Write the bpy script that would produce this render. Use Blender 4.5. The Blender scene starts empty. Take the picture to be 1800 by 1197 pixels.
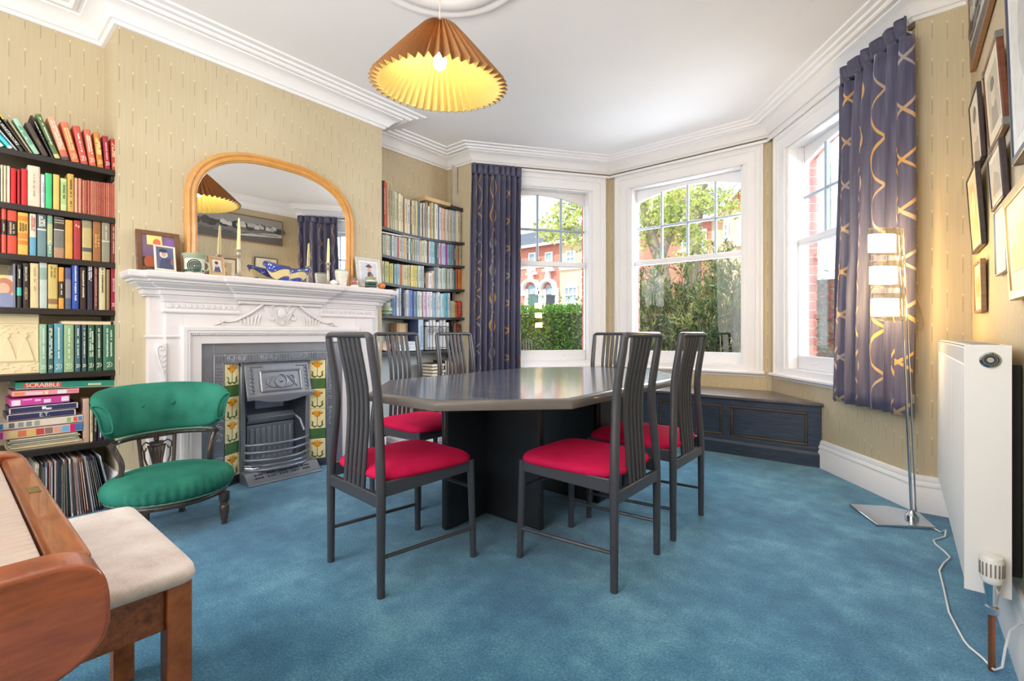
import bpy, math, random
from mathutils import Vector, Matrix
random.seed(7)
S = bpy.context.scene
COL = S.collection
PI = math.pi

def lin(r, g, b):
    def f(c):
        c /= 255.0
        return c / 12.92 if c <= .04045 else ((c + .055) / 1.055) ** 2.4
    return (f(r), f(g), f(b), 1.0)

# ------------------------------------------------------------------ camera, sky, sun, added fill lights, exposure
ANG = math.atan(685 / 830.0)
cam_d = bpy.data.cameras.new('camera')
cam = bpy.data.objects.new('camera', cam_d)
COL.objects.link(cam)
cam.location = (0, 0, 1.0)
cam.rotation_euler = (PI / 2, 0, ANG)
cam_d.sensor_width = 36.0
cam_d.lens = 36.0 * 830 / 1800
cam_d.shift_y = -13.5 / 1800
cam_d.clip_start = .02
cam_d.clip_end = 300
S.camera = cam

W = bpy.data.worlds.new('sky')
S.world = W
W.use_nodes = True
nt = W.node_tree
bg = nt.nodes['Background']
tc = nt.nodes.new('ShaderNodeTexCoord')
sep = nt.nodes.new('ShaderNodeSeparateXYZ')
nt.links.new(tc.outputs['Generated'], sep.inputs[0])
mr = nt.nodes.new('ShaderNodeMapRange')
mr.inputs[1].default_value = 0.0
mr.inputs[2].default_value = 0.6
nt.links.new(sep.outputs[2], mr.inputs[0])
mx = nt.nodes.new('ShaderNodeMix')
mx.data_type = 'RGBA'
mx.inputs[6].default_value = (.95, .98, 1.0, 1)
mx.inputs[7].default_value = (.66, .83, 1.0, 1)
nt.links.new(mr.outputs[0], mx.inputs[0])
nt.links.new(mx.outputs[2], bg.inputs[0])
bg.inputs[1].default_value = 1.7

sun_d = bpy.data.lights.new('sun', 'SUN')
sun_d.energy = 4.6
sun_d.angle = .01
sun_d.color = (1, .93, .82)
sun = bpy.data.objects.new('sun', sun_d)
COL.objects.link(sun)
sun.rotation_euler = Vector((.38, .58, -.85)).to_track_quat('-Z', 'Y').to_euler()

def area(name, loc, target, sx, sy, power, color):
    d = bpy.data.lights.new(name, 'AREA')
    d.shape = 'RECTANGLE'
    d.size, d.size_y, d.energy, d.color = sx, sy, power, color
    o = bpy.data.objects.new(name, d)
    COL.objects.link(o)
    o.location = loc
    o.rotation_euler = (Vector(target) - Vector(loc)).to_track_quat('-Z', 'Y').to_euler()
    return o
# fill lights added to brighten the room: behind the camera, and outside the bay
area('rear_fill', (-1.7, -1.45, 1.6), (-1.7, 3, 1.15), 3.0, 2.2, 56, (1.0, .97, .94))
area('bay_fill', (-1.7, 5.6, 2.3), (-1.7, 2.2, .9), 2.6, 1.6, 165, (.78, .89, 1.0))
area('bay_fill', (.9, 4.8, 2.0), (-1.5, 2.6, .8), 1.2, 1.6, 75, (.78, .89, 1.0))
# fill light added beside the camera, bounced off the ceiling
area('ceiling_fill', (-.9, -.7, 1.75), (-1.3, .5, 2.87), .9, .9, 36, (1.0, .97, .96))

S.view_settings.view_transform = 'Standard'
S.view_settings.look = 'None'
S.view_settings.exposure = 0.34
S.view_settings.gamma = 1.0
S.view_settings.use_curve_mapping = False

def cr(pts, n=4):
    """Catmull-Rom smoothing of an open line"""
    out = []
    for i in range(len(pts) - 1):
        p = [pts[max(i - 1, 0)], pts[i], pts[i + 1], pts[min(i + 2, len(pts) - 1)]]
        for k in range(n):
            t = k / n
            out.append(tuple(.5 * (2 * p[1][c] + (p[2][c] - p[0][c]) * t + (2 * p[0][c] - 5 * p[1][c] + 4 * p[2][c] - p[3][c]) * t * t + (3 * p[1][c] - p[0][c] - 3 * p[2][c] + p[3][c]) * t ** 3) for c in range(len(p[1]))))
    return out + [pts[-1]]

# ------------------------------------------------------------------ node helper
class X:
    """a value in a node tree; arithmetic makes Math nodes"""
    def __init__(s, nt, sock): s.nt, s.s = nt, sock
    def op(s, kind, *args):
        n = s.nt.nodes.new('ShaderNodeMath'); n.operation = kind
        s.nt.links.new(s.s, n.inputs[0])
        for i, a in enumerate(args):
            if isinstance(a, X): s.nt.links.new(a.s, n.inputs[i + 1])
            else: n.inputs[i + 1].default_value = a
        return X(s.nt, n.outputs[0])
    def __add__(s, o): return s.op('ADD', o)
    def __sub__(s, o): return s.op('SUBTRACT', o)
    def __mul__(s, o): return s.op('MULTIPLY', o)
    def __truediv__(s, o): return s.op('DIVIDE', o)
    def lt(s, o): return s.op('LESS_THAN', o)
    def gt(s, o): return s.op('GREATER_THAN', o)
    def fr(s): return s.op('FRACT')
    def fl(s): return s.op('FLOOR')
    def ab(s): return s.op('ABSOLUTE')
    def sin(s): return s.op('SINE')
    def mx(s, o): return s.op('MAXIMUM', o)

def newmat(name):
    m = bpy.data.materials.new(name); m.use_nodes = True
    return m, m.node_tree, m.node_tree.nodes['Principled BSDF']
def setp(b, rough=.5, metal=0, spec=.5, coat=0, sheen=0, trans=0):
    b.inputs['Roughness'].default_value = rough
    b.inputs['Metallic'].default_value = metal
    b.inputs['Specular IOR Level'].default_value = spec
    b.inputs['Coat Weight'].default_value = coat
    b.inputs['Sheen Weight'].default_value = sheen
    b.inputs['Transmission Weight'].default_value = trans
def coords(nt, which='Object', scale=(1, 1, 1)):
    t = nt.nodes.new('ShaderNodeTexCoord')
    mp = nt.nodes.new('ShaderNodeMapping'); mp.inputs['Scale'].default_value = scale
    nt.links.new(t.outputs[which], mp.inputs[0])
    return mp.outputs[0]
def noise(nt, vec, scale, detail=3, rough=.5, out=0):
    n = nt.nodes.new('ShaderNodeTexNoise')
    n.inputs['Scale'].default_value = scale; n.inputs['Detail'].default_value = detail; n.inputs['Roughness'].default_value = rough
    nt.links.new(vec, n.inputs['Vector'])
    return X(nt, n.outputs[out])
def ramp(nt, fac, stops):
    r = nt.nodes.new('ShaderNodeValToRGB')
    e = r.color_ramp.elements
    while len(e) < len(stops): e.new(.5)
    for el, (p, c) in zip(e, stops): el.position = p; el.color = c
    nt.links.new(fac.s, r.inputs[0])
    return r.outputs[0]
def mixc(nt, fac, a, b):
    m = nt.nodes.new('ShaderNodeMix'); m.data_type = 'RGBA'
    if isinstance(fac, X): nt.links.new(fac.s, m.inputs[0])
    else: m.inputs[0].default_value = fac
    for i, c in ((6, a), (7, b)):
        if isinstance(c, tuple): m.inputs[i].default_value = c
        else: nt.links.new(c, m.inputs[i])
    return m.outputs[2]
def bump(nt, b, h, strength=.3, dist=.002):
    n = nt.nodes.new('ShaderNodeBump'); n.inputs['Strength'].default_value = strength; n.inputs['Distance'].default_value = dist
    nt.links.new(h.s, n.inputs['Height']); nt.links.new(n.outputs[0], b.inputs['Normal'])
def tint(c, k): return (min(c[0] * k, 1), min(c[1] * k, 1), min(c[2] * k, 1), 1)

_cache = {}
def mat(name, c, rough=.5, metal=0, var=.12, vscale=6, bmp=0, bscale=60, stretch=(1, 1, 1), **kw):
    """plain material whose colour wanders a little by noise, with fine relief"""
    key = (name, c, rough, metal)
    if key in _cache: return _cache[key]
    m, nt, b = newmat(name)
    c4 = lin(*c)
    v = coords(nt, 'Object', stretch)
    n = noise(nt, v, vscale)
    col = ramp(nt, n, [(.25, tint(c4, 1 - var)), (.75, tint(c4, 1 + var))])
    nt.links.new(col, b.inputs['Base Color'])
    setp(b, rough, metal, **kw)
    if bmp: bump(nt, b, noise(nt, v, bscale, 4), bmp)
    _cache[key] = m
    return m
def wood(name, c1, c2, rough=.35, stretch=(1, 12, 12), scale=4, **kw):
    m, nt, b = newmat(name)
    v = coords(nt, 'Object', stretch)
    n = noise(nt, v, scale, 6, .65)
    nt.links.new(ramp(nt, n, [(.3, lin(*c1)), (.7, lin(*c2))]), b.inputs['Base Color'])
    setp(b, rough, **kw)
    bump(nt, b, n, .12)
    return m
def emit(name, c, strength):
    m, nt, b = newmat(name)
    b.inputs['Base Color'].default_value = c
    b.inputs['Emission Color'].default_value = c
    b.inputs['Emission Strength'].default_value = strength
    return m
def glass(name, c=(1, 1, 1, 1), gloss=.08, rough=0.0):
    m = bpy.data.materials.new(name); m.use_nodes = True
    nt = m.node_tree; nt.nodes.clear()
    o = nt.nodes.new('ShaderNodeOutputMaterial'); t = nt.nodes.new('ShaderNodeBsdfTransparent'); t.inputs[0].default_value = c
    g = nt.nodes.new('ShaderNodeBsdfGlossy'); g.inputs['Roughness'].default_value = rough
    f = nt.nodes.new('ShaderNodeFresnel'); f.inputs[0].default_value = 1.45
    mxs = nt.nodes.new('ShaderNodeMixShader')
    nt.links.new((X(nt, f.outputs[0]) * (gloss / .04)).op('MINIMUM', .6).s, mxs.inputs[0])
    nt.links.new(t.outputs[0], mxs.inputs[1]); nt.links.new(g.outputs[0], mxs.inputs[2]); nt.links.new(mxs.outputs[0], o.inputs[0])
    return m

# ------------------------------------------------------------------ mesh helper
class MB:
    def __init__(s, T=None): s.v, s.f, s.m, s.uv, s.T = [], [], [], None, T
    def add(s, vs, fs, mi=0):
        k = len(s.v)
        s.v += [s.T(*p) for p in vs] if s.T else [tuple(p) for p in vs]
        s.f += [tuple(i + k for i in f) for f in fs]; s.m += [mi] * len(fs)
        return s
    def box(s, x0, x1, y0, y1, z0, z1, mi=0, R=None):
        vs = [(x, y, z) for z in (z0, z1) for y in (y0, y1) for x in (x0, x1)]
        if R is not None: vs = [tuple(R @ Vector(p)) for p in vs]
        return s.add(vs, [(0, 2, 3, 1), (4, 5, 7, 6), (0, 1, 5, 4), (2, 6, 7, 3), (0, 4, 6, 2), (1, 3, 7, 5)], mi)
    def tube(s, pts, r, n=8, mi=0, cap=True, flat=None, closed=False, up=(0, 0, 1)):
        """sweep of a circle (or ellipse r x flat*r) along pts; r may be a list"""
        P = [Vector(p) for p in pts]; N = len(P)
        rs = r if isinstance(r, (list, tuple)) else [r] * N
        vs, fs = [], []
        last = None
        for i, p in enumerate(P):
            if closed: t = P[(i + 1) % N] - P[i - 1]
            else: t = P[min(i + 1, N - 1)] - P[max(i - 1, 0)]
            t.normalize()
            if last is None:
                u = Vector(up)
                if abs(t.dot(u)) > .95: u = Vector((1, 0, 0))
                a = (u - t * u.dot(t)).normalized()
            else: a = (last - t * last.dot(t)).normalized()
            last = a; b = t.cross(a)
            for k in range(n):
                th = 2 * PI * k / n
                vs.append(p + a * math.cos(th) * rs[i] * (flat or 1) + b * math.sin(th) * rs[i])
        m = N if closed else N - 1
        for i in range(m):
            for k in range(n):
                j = (i + 1) % N
                fs.append((i * n + k, i * n + (k + 1) % n, j * n + (k + 1) % n, j * n + k))
        if cap and not closed:
            fs.append(tuple(range(n))[::-1]); fs.append(tuple((N - 1) * n + k for k in range(n)))
        return s.add([tuple(p) for p in vs], fs, mi)
    def lathe(s, prof, n=24, c=(0, 0, 0), mi=0, sx=1, sy=1):
        vs, fs = [], []
        for r, z in prof:
            for k in range(n):
                a = 2 * PI * k / n
                vs.append((c[0] + r * math.cos(a) * sx, c[1] + r * math.sin(a) * sy, c[2] + z))
        for i in range(len(prof) - 1):
            for k in range(n):
                fs.append((i * n + k, i * n + (k + 1) % n, (i + 1) * n + (k + 1) % n, (i + 1) * n + k))
        if prof[0][0] > 1e-6: fs.append(tuple(range(n))[::-1])
        if prof[-1][0] > 1e-6: fs.append(tuple((len(prof) - 1) * n + k for k in range(n)))
        return s.add(vs, fs, mi)
    def prism(s, poly, d0, d1, f, mi=0):
        """polygon (a,b) extruded from d0 to d1; f(a,b,d) -> xyz"""
        n = len(poly)
        vs = [f(a, b, d0) for a, b in poly] + [f(a, b, d1) for a, b in poly]
        fs = [tuple(range(n))[::-1], tuple(range(n, 2 * n))] + [(i, (i + 1) % n, n + (i + 1) % n, n + i) for i in range(n)]
        return s.add(vs, fs, mi)
    def sweep(s, prof, path, closed=False, mi=0, z=0, caps=True):
        """moulding: profile (out, dz) along a plan path [(x,y)]; out = left normal of travel, mitred"""
        N = len(path); n = len(prof); vs, fs = [], []
        for i, p in enumerate(path):
            a = path[i - 1] if (closed or i) else None
            b = path[(i + 1) % N] if (closed or i < N - 1) else None
            def nrm(q0, q1):
                d = Vector((q1[0] - q0[0], q1[1] - q0[1])).normalized(); return Vector((-d.y, d.x))
            n1 = nrm(a, p) if a is not None else None
            n2 = nrm(p, b) if b is not None else None
            if n1 is None: m = n2
            elif n2 is None: m = n1
            else: m = (n1 + n2) / max(1 + n1.dot(n2), .15)
            for o, dz in prof: vs.append((p[0] + m.x * o, p[1] + m.y * o, z + dz))
        for i in range(N if closed else N - 1):
            j = (i + 1) % N
            for k in range(n - 1): fs.append((i * n + k, j * n + k, j * n + k + 1, i * n + k + 1))
        if caps and not closed: fs.append(tuple(range(n))); fs.append(tuple((N - 1) * n + k for k in range(n))[::-1])
        return s.add(vs, fs, mi)
    def grid(s, nu, nv, f, mi=0, closed_u=False):
        vs = [f(i / (nu if closed_u else nu - 1), j / (nv - 1)) for j in range(nv) for i in range(nu)]
        fs = []
        for j in range(nv - 1):
            for i in range(nu if closed_u else nu - 1):
                k = (i + 1) % nu
                fs.append((j * nu + i, j * nu + k, (j + 1) * nu + k, (j + 1) * nu + i))
        return s.add(vs, fs, mi)
    def ball(s, c, r, n=12, m=8, mi=0, sz=1, sx=1, sy=1):
        return s.lathe([(r * math.sin(PI * i / m), -r * sz * math.cos(PI * i / m)) for i in range(m + 1)], n, c, mi, sx, sy)

def mesh(name, mb, mats, off=None, smooth=38):
    me = bpy.data.meshes.new(name)
    vs = mb.v if off is None else [(a - off[0], b - off[1], c - off[2]) for a, b, c in mb.v]
    me.from_pydata(vs, [], mb.f)
    for m in (mats if isinstance(mats, (list, tuple)) else [mats]): me.materials.append(m)
    if any(mb.m): me.polygons.foreach_set('material_index', mb.m)
    if mb.uv:
        l = me.uv_layers.new(name='uv')
        for lp in me.loops: l.data[lp.index].uv = mb.uv[lp.vertex_index]
    if smooth:
        me.polygons.foreach_set('use_smooth', [True] * len(me.polygons))
        me.set_sharp_from_angle(angle=math.radians(smooth))
    me.update()
    return me
def obj(name, mb, mats, parent=None, bevel=0, smooth=38, label=None, seg=2, local=False, kind=None):
    off = None
    if parent is not None and not local:
        off = parent['_base'] if '_base' in parent else None
    o = bpy.data.objects.new(name, mesh(name, mb, mats, off, smooth))
    COL.objects.link(o)
    if parent is not None: o.parent = parent
    if off is not None: o['_base'] = (0, 0, 0)
    if parent is not None and parent.get('_sub') is not None: pass
    if bevel:
        b = o.modifiers.new('bevel', 'BEVEL'); b.width = bevel; b.segments = seg; b.limit_method = 'ANGLE'; b.angle_limit = .6; b.harden_normals = False
    if label: o['label'] = label
    if kind: o['kind'] = kind
    if off is not None: o['_base'] = off
    return o
def tag(o, label, cat, group=None):
    o['label'] = label; o['category'] = cat
    if group: o['group'] = group
    return o
def thing(name, label, cat, loc=(0, 0, 0), rz=0, group=None):
    """an Empty at the thing's base; parts built in world coordinates are moved into its frame unless rz is used with local=True"""
    o = bpy.data.objects.new(name, None); COL.objects.link(o)
    o.empty_display_size = .05
    o.location = loc; o.rotation_euler = (0, 0, rz)
    o['_base'] = tuple(loc)
    return tag(o, label, cat, group)
def struct(name, mb=None, mats=None, loc=(0, 0, 0), **kw):
    if mb is None:
        o = bpy.data.objects.new(name, None); COL.objects.link(o); o.location = loc; o['_base'] = tuple(loc)
    else: o = obj(name, mb, mats, **kw); o['_base'] = (0, 0, 0)
    o['kind'] = 'structure'
    return o
def copytree(o, parent=None):
    c = o.copy(); COL.objects.link(c)
    if parent is not None: c.parent = parent
    for ch in list(o.children): copytree(ch, c)
    return c
def text(body, size, mtx, m, parent, name='lettering', depth=.0006, spacing=1, align='CENTER'):
    """raised or printed lettering; mtx places its local frame (x along the line, y up, z out)"""
    cu = bpy.data.curves.new(name, 'FONT'); cu.body = body; cu.size = size; cu.extrude = depth; cu.align_x = align; cu.align_y = 'CENTER'
    cu.space_character = spacing; cu.resolution_u = 2
    cu.materials.append(m)
    o = bpy.data.objects.new(name, cu); COL.objects.link(o)
    o.parent = parent
    base = Vector(parent['_base']) if '_base' in parent else Vector((0, 0, 0))
    o.matrix_local = Matrix.Translation(-base) @ mtx
    dg = bpy.context.evaluated_depsgraph_get()
    me = bpy.data.meshes.new_from_object(o.evaluated_get(dg))
    k = bpy.data.objects.new('tmp', me); COL.objects.link(k); k.parent = parent; k.matrix_local = o.matrix_local.copy()
    bpy.data.objects.remove(o); k.name = name
    if not me.materials: me.materials.append(m)
    return k
def frame_mtx(p, xdir, ydir):
    x = Vector(xdir).normalized(); y = Vector(ydir).normalized(); z = x.cross(y)
    return Matrix(((x.x, y.x, z.x, p[0]), (x.y, y.y, z.y, p[1]), (x.z, y.z, z.z, p[2]), (0, 0, 0, 1)))
# ================================================================== materials of the room
def wallpaper():
    m, nt, b = newmat('wallpaper')
    t = nt.nodes.new('ShaderNodeUVMap')
    sp = nt.nodes.new('ShaderNodeSeparateXYZ'); nt.links.new(t.outputs[0], sp.inputs[0])
    u, v = X(nt, sp.outputs[0]), X(nt, sp.outputs[1])
    cw, ch = .062, .21
    ci = (u / cw).fl()
    fu = (u / cw).fr() - .5
    wob = noise(nt, t.outputs[0], 1.7, 1) * 6.0
    vv = v / ch + (ci * .381).fr() + (ci * .5).fr()
    fv = vv.fr()
    line = fu.ab().lt(.022) * fv.gt(.28) * fv.lt(.68)
    r2 = (fu * cw) * (fu * cw) + ((fv - .74) * ch) * ((fv - .74) * ch)
    dot = r2.lt(.0045 ** 2)
    # fine vertical silk grain
    mp = nt.nodes.new('ShaderNodeMapping'); mp.inputs['Scale'].default_value = (90, 3, 1); nt.links.new(t.outputs[0], mp.inputs[0])
    g = noise(nt, mp.outputs[0], 1.0, 3)
    big = noise(nt, t.outputs[0], 1.3, 2)
    base = ramp(nt, g * .35 + big * .65, [(.35, lin(193, 177, 145)), (.65, lin(208, 193, 162))])
    c1 = mixc(nt, line * .5, base, lin(96, 86, 66))
    c2 = mixc(nt, dot * .6, c1, lin(240, 226, 190))
    nt.links.new(c2, b.inputs['Base Color'])
    setp(b, .62, spec=.3)
    bump(nt, b, g, .08)
    return m
M_PAPER = wallpaper()
M_CEIL = mat('ceiling_paint', (249, 247, 249), .8, var=.012, vscale=3, bmp=.25, bscale=90)
M_WHITE = mat('white_gloss_paint', (243, 241, 242), .32, var=.015, vscale=3)
M_MANTEL = mat('mantel_paint', (226, 219, 219), .45, var=.006, vscale=5)
M_PALEWALL = mat('pale_alcove_paint', (214, 222, 228), .6, var=.03, vscale=3)

def carpet():
    m, nt, b = newmat('carpet')
    v = coords(nt, 'Object')
    big = noise(nt, v, 1.6, 4, .6); mid = noise(nt, v, 9, 4, .6); fine = noise(nt, v, 130, 3, .75)
    f = big * .36 + mid * .22 + fine * .42
    nt.links.new(ramp(nt, f, [(.35, lin(28, 80, 116)), (.5, lin(66, 128, 162)), (.64, lin(122, 180, 204))]), b.inputs['Base Color'])
    setp(b, .95, spec=.1, sheen=.25)
    bump(nt, b, fine * .7 + mid * .3, .9, .006)
    return m
M_CARPET = carpet()

RX = .285; REAR = -1.7
A0 = (-3.79, REAR)
L0, L1, R1, R0 = (-3.41, 3.5), (-2.51, 4.745), (-.90, 4.745), (.06, 3.5)
PLAN = [(RX, REAR), (RX, 3.5), R0, R1, L1, L0, (-3.79, 3.5), (-3.79, 2.42), (-3.45, 2.42), (-3.45, .645), (-3.79, .645), A0]
CEIL = 2.87

# floor with its carpet
f = MB(); f.add([(x, y, 0) for x, y in PLAN], [tuple(range(len(PLAN)))])
fo = struct('floor', f, M_CARPET, smooth=0)
f = MB(); f.add([(x, y, CEIL) for x, y in PLAN], [tuple(range(len(PLAN)))[::-1]])
f.box(-4.2, .6, REAR - .1, 5.2, CEIL + .02, CEIL + .2)
struct('ceiling', f, M_CEIL, smooth=0)

def seg(a, b):
    d = Vector((b[0] - a[0], b[1] - a[1])); L = d.length; d /= L
    return d, L
def wall(name, a, b, holes=(), m=None, thick=.0):
    """a straight wall from plan point a to b, with rectangular holes (s0,s1,z0,z1)"""
    d, L = seg(a, b)
    mb = MB(); mb.uv = []
    ss = sorted({0, L} | {h[0] for h in holes} | {h[1] for h in holes}); zs = sorted({0, CEIL} | {h[2] for h in holes} | {h[3] for h in holes})
    for i in range(len(ss) - 1):
        for j in range(len(zs) - 1):
            sm, zm = (ss[i] + ss[i + 1]) / 2, (zs[j] + zs[j + 1]) / 2
            if any(h[0] < sm < h[1] and h[2] < zm < h[3] for h in holes): continue
            q = [(ss[i], zs[j]), (ss[i + 1], zs[j]), (ss[i + 1], zs[j + 1]), (ss[i], zs[j + 1])]
            mb.add([(a[0] + d.x * s, a[1] + d.y * s, z) for s, z in q], [(0, 1, 2, 3)])
            mb.uv += q
            # outer skin of the wall, so that it has a thickness and keeps daylight out
            if thick:
                mb.add([(a[0] + d.x * s + d.y * thick, a[1] + d.y * s - d.x * thick, z) for s, z in q], [(3, 2, 1, 0)])
                mb.uv += q
    return struct(name, mb, m or M_PAPER, smooth=0)

wall('wall_right', PLAN[0], PLAN[1], thick=.1)
wall('wall_stub_right', PLAN[1], PLAN[2], thick=.08)
OPEN = lambda c: [(c - .63, c + .63, .66, 2.62)]
seg_r = seg(R0, R1)[1]; seg_c = seg(R1, L1)[1]; seg_l = seg(L1, L0)[1]
# the windows are measured from the left end of each bay wall
CR, CC, CL = .815, .8125, .745
wall('wall_bay_right', R0, R1, OPEN(seg_r - CR))
wall('wall_bay_front', R1, L1, OPEN(seg_c - CC))
wall('wall_bay_left', L1, L0, OPEN(seg_l - CL))
wall('wall_stub_left', PLAN[5], PLAN[6], thick=.1)
wall('wall_alcove_right', PLAN[6], PLAN[7], [(.0, 1.08, 0, 1.14)], thick=.1)
MBp = MB(); MBp.add([(-3.79, 3.5, 0), (-3.79, 2.42, 0), (-3.79, 2.42, 1.14), (-3.79, 3.5, 1.14)], [(0, 1, 2, 3)])
struct('wall_alcove_right_lower', MBp, M_PALEWALL, smooth=0)
wall('wall_chimney_right', PLAN[7], PLAN[8])
wall('wall_chimney', PLAN[8], PLAN[9], [(2.42 - 1.94, 2.42 - 1.06, .0, .92)])
wall('wall_chimney_left', PLAN[9], PLAN[10])
wall('wall_alcove_left', PLAN[10], PLAN[11], thick=.1)
wall('wall_rear', PLAN[11], PLAN[0], [(.75, 3.35, 0, 2.35)], thick=.1)

# cornice: bottom bead, cove, and flat bands run on to the ceiling
cor = [(.0, 2.752), (.018, 2.752), (.024, 2.762), (.03, 2.768), (.04, 2.77), (.055, 2.790), (.078, 2.811), (.105, 2.827), (.128, 2.833), (.130, 2.842), (.148, 2.842), (.152, 2.836), (.17, 2.833), (.182, 2.841), (.184, 2.848), (.215, 2.848), (.222, 2.855), (.224, 2.860), (.262, 2.860), (.268, 2.864), (.272, 2.872)]
mb = MB(); mb.sweep(cor, PLAN, closed=True)
struct('trim_1', mb, M_CEIL, smooth=25)['label'] = 'white plaster cornice with cove and stepped bands'
# dark strip above the bay windows (the curtain track board)
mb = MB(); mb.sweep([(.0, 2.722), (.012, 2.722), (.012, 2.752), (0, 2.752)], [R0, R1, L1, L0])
struct('trim_2', mb, mat('dark_strip', (120, 108, 92), .7), smooth=0)

# skirting boards
sk = [(.0, 0), (.026, 0), (.026, .118), (.022, .128), (.020, .142), (.024, .148), (.023, .158), (.016, .172), (.018, .182), (.012, .2), (.0, .204)]
def skirt(n, pts):
    mb = MB(); mb.sweep(sk, pts)
    struct('baseboard_' + n, mb, M_WHITE, smooth=30)
skirt('right', [(RX, REAR), (RX, 3.5), R0, (-.47, 4.187)])
skirt('left', [(-2.94, 4.15), L0, (-3.79, 3.5), (-3.79, 2.42), (-3.45, 2.42), (-3.45, 2.26)])
skirt('chimney', [(-3.45, .74), (-3.45, .645), (-3.79, .645), A0])

# ceiling rose
mb = MB()
mb.lathe([(.0, -.05), (.05, -.052), (.07, -.03), (.10, -.022), (.15, -.03), (.19, -.038), (.23, -.03), (.27, -.018), (.30, -.018), (.315, -.034), (.35, -.042), (.385, -.036), (.40, -.022), (.42, -.022), (.43, -.03), (.455, -.026), (.47, -.0)], 72, (-1.74, 1.555, CEIL))
struct('trim_3', mb, M_CEIL, smooth=50)['label'] = 'round white moulded plaster ceiling rose'

# ================================================================== sash windows
M_LEAD = mat('window_putty_grey', (176, 186, 200), .4, var=.03)
M_GLASS = glass('window_glass', gloss=.034)
M_BRICK = [mat('brick_red_%s' % k, c, .85, var=.18, vscale=18, bmp=.4, bscale=60) for k, c in zip('abc', ((190, 96, 76), (176, 84, 66), (203, 112, 88)))]
M_MORTAR = mat('mortar', (196, 184, 165), .9, var=.1, vscale=20)
M_BRASS = mat('brass', (190, 150, 80), .3, .9)

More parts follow.
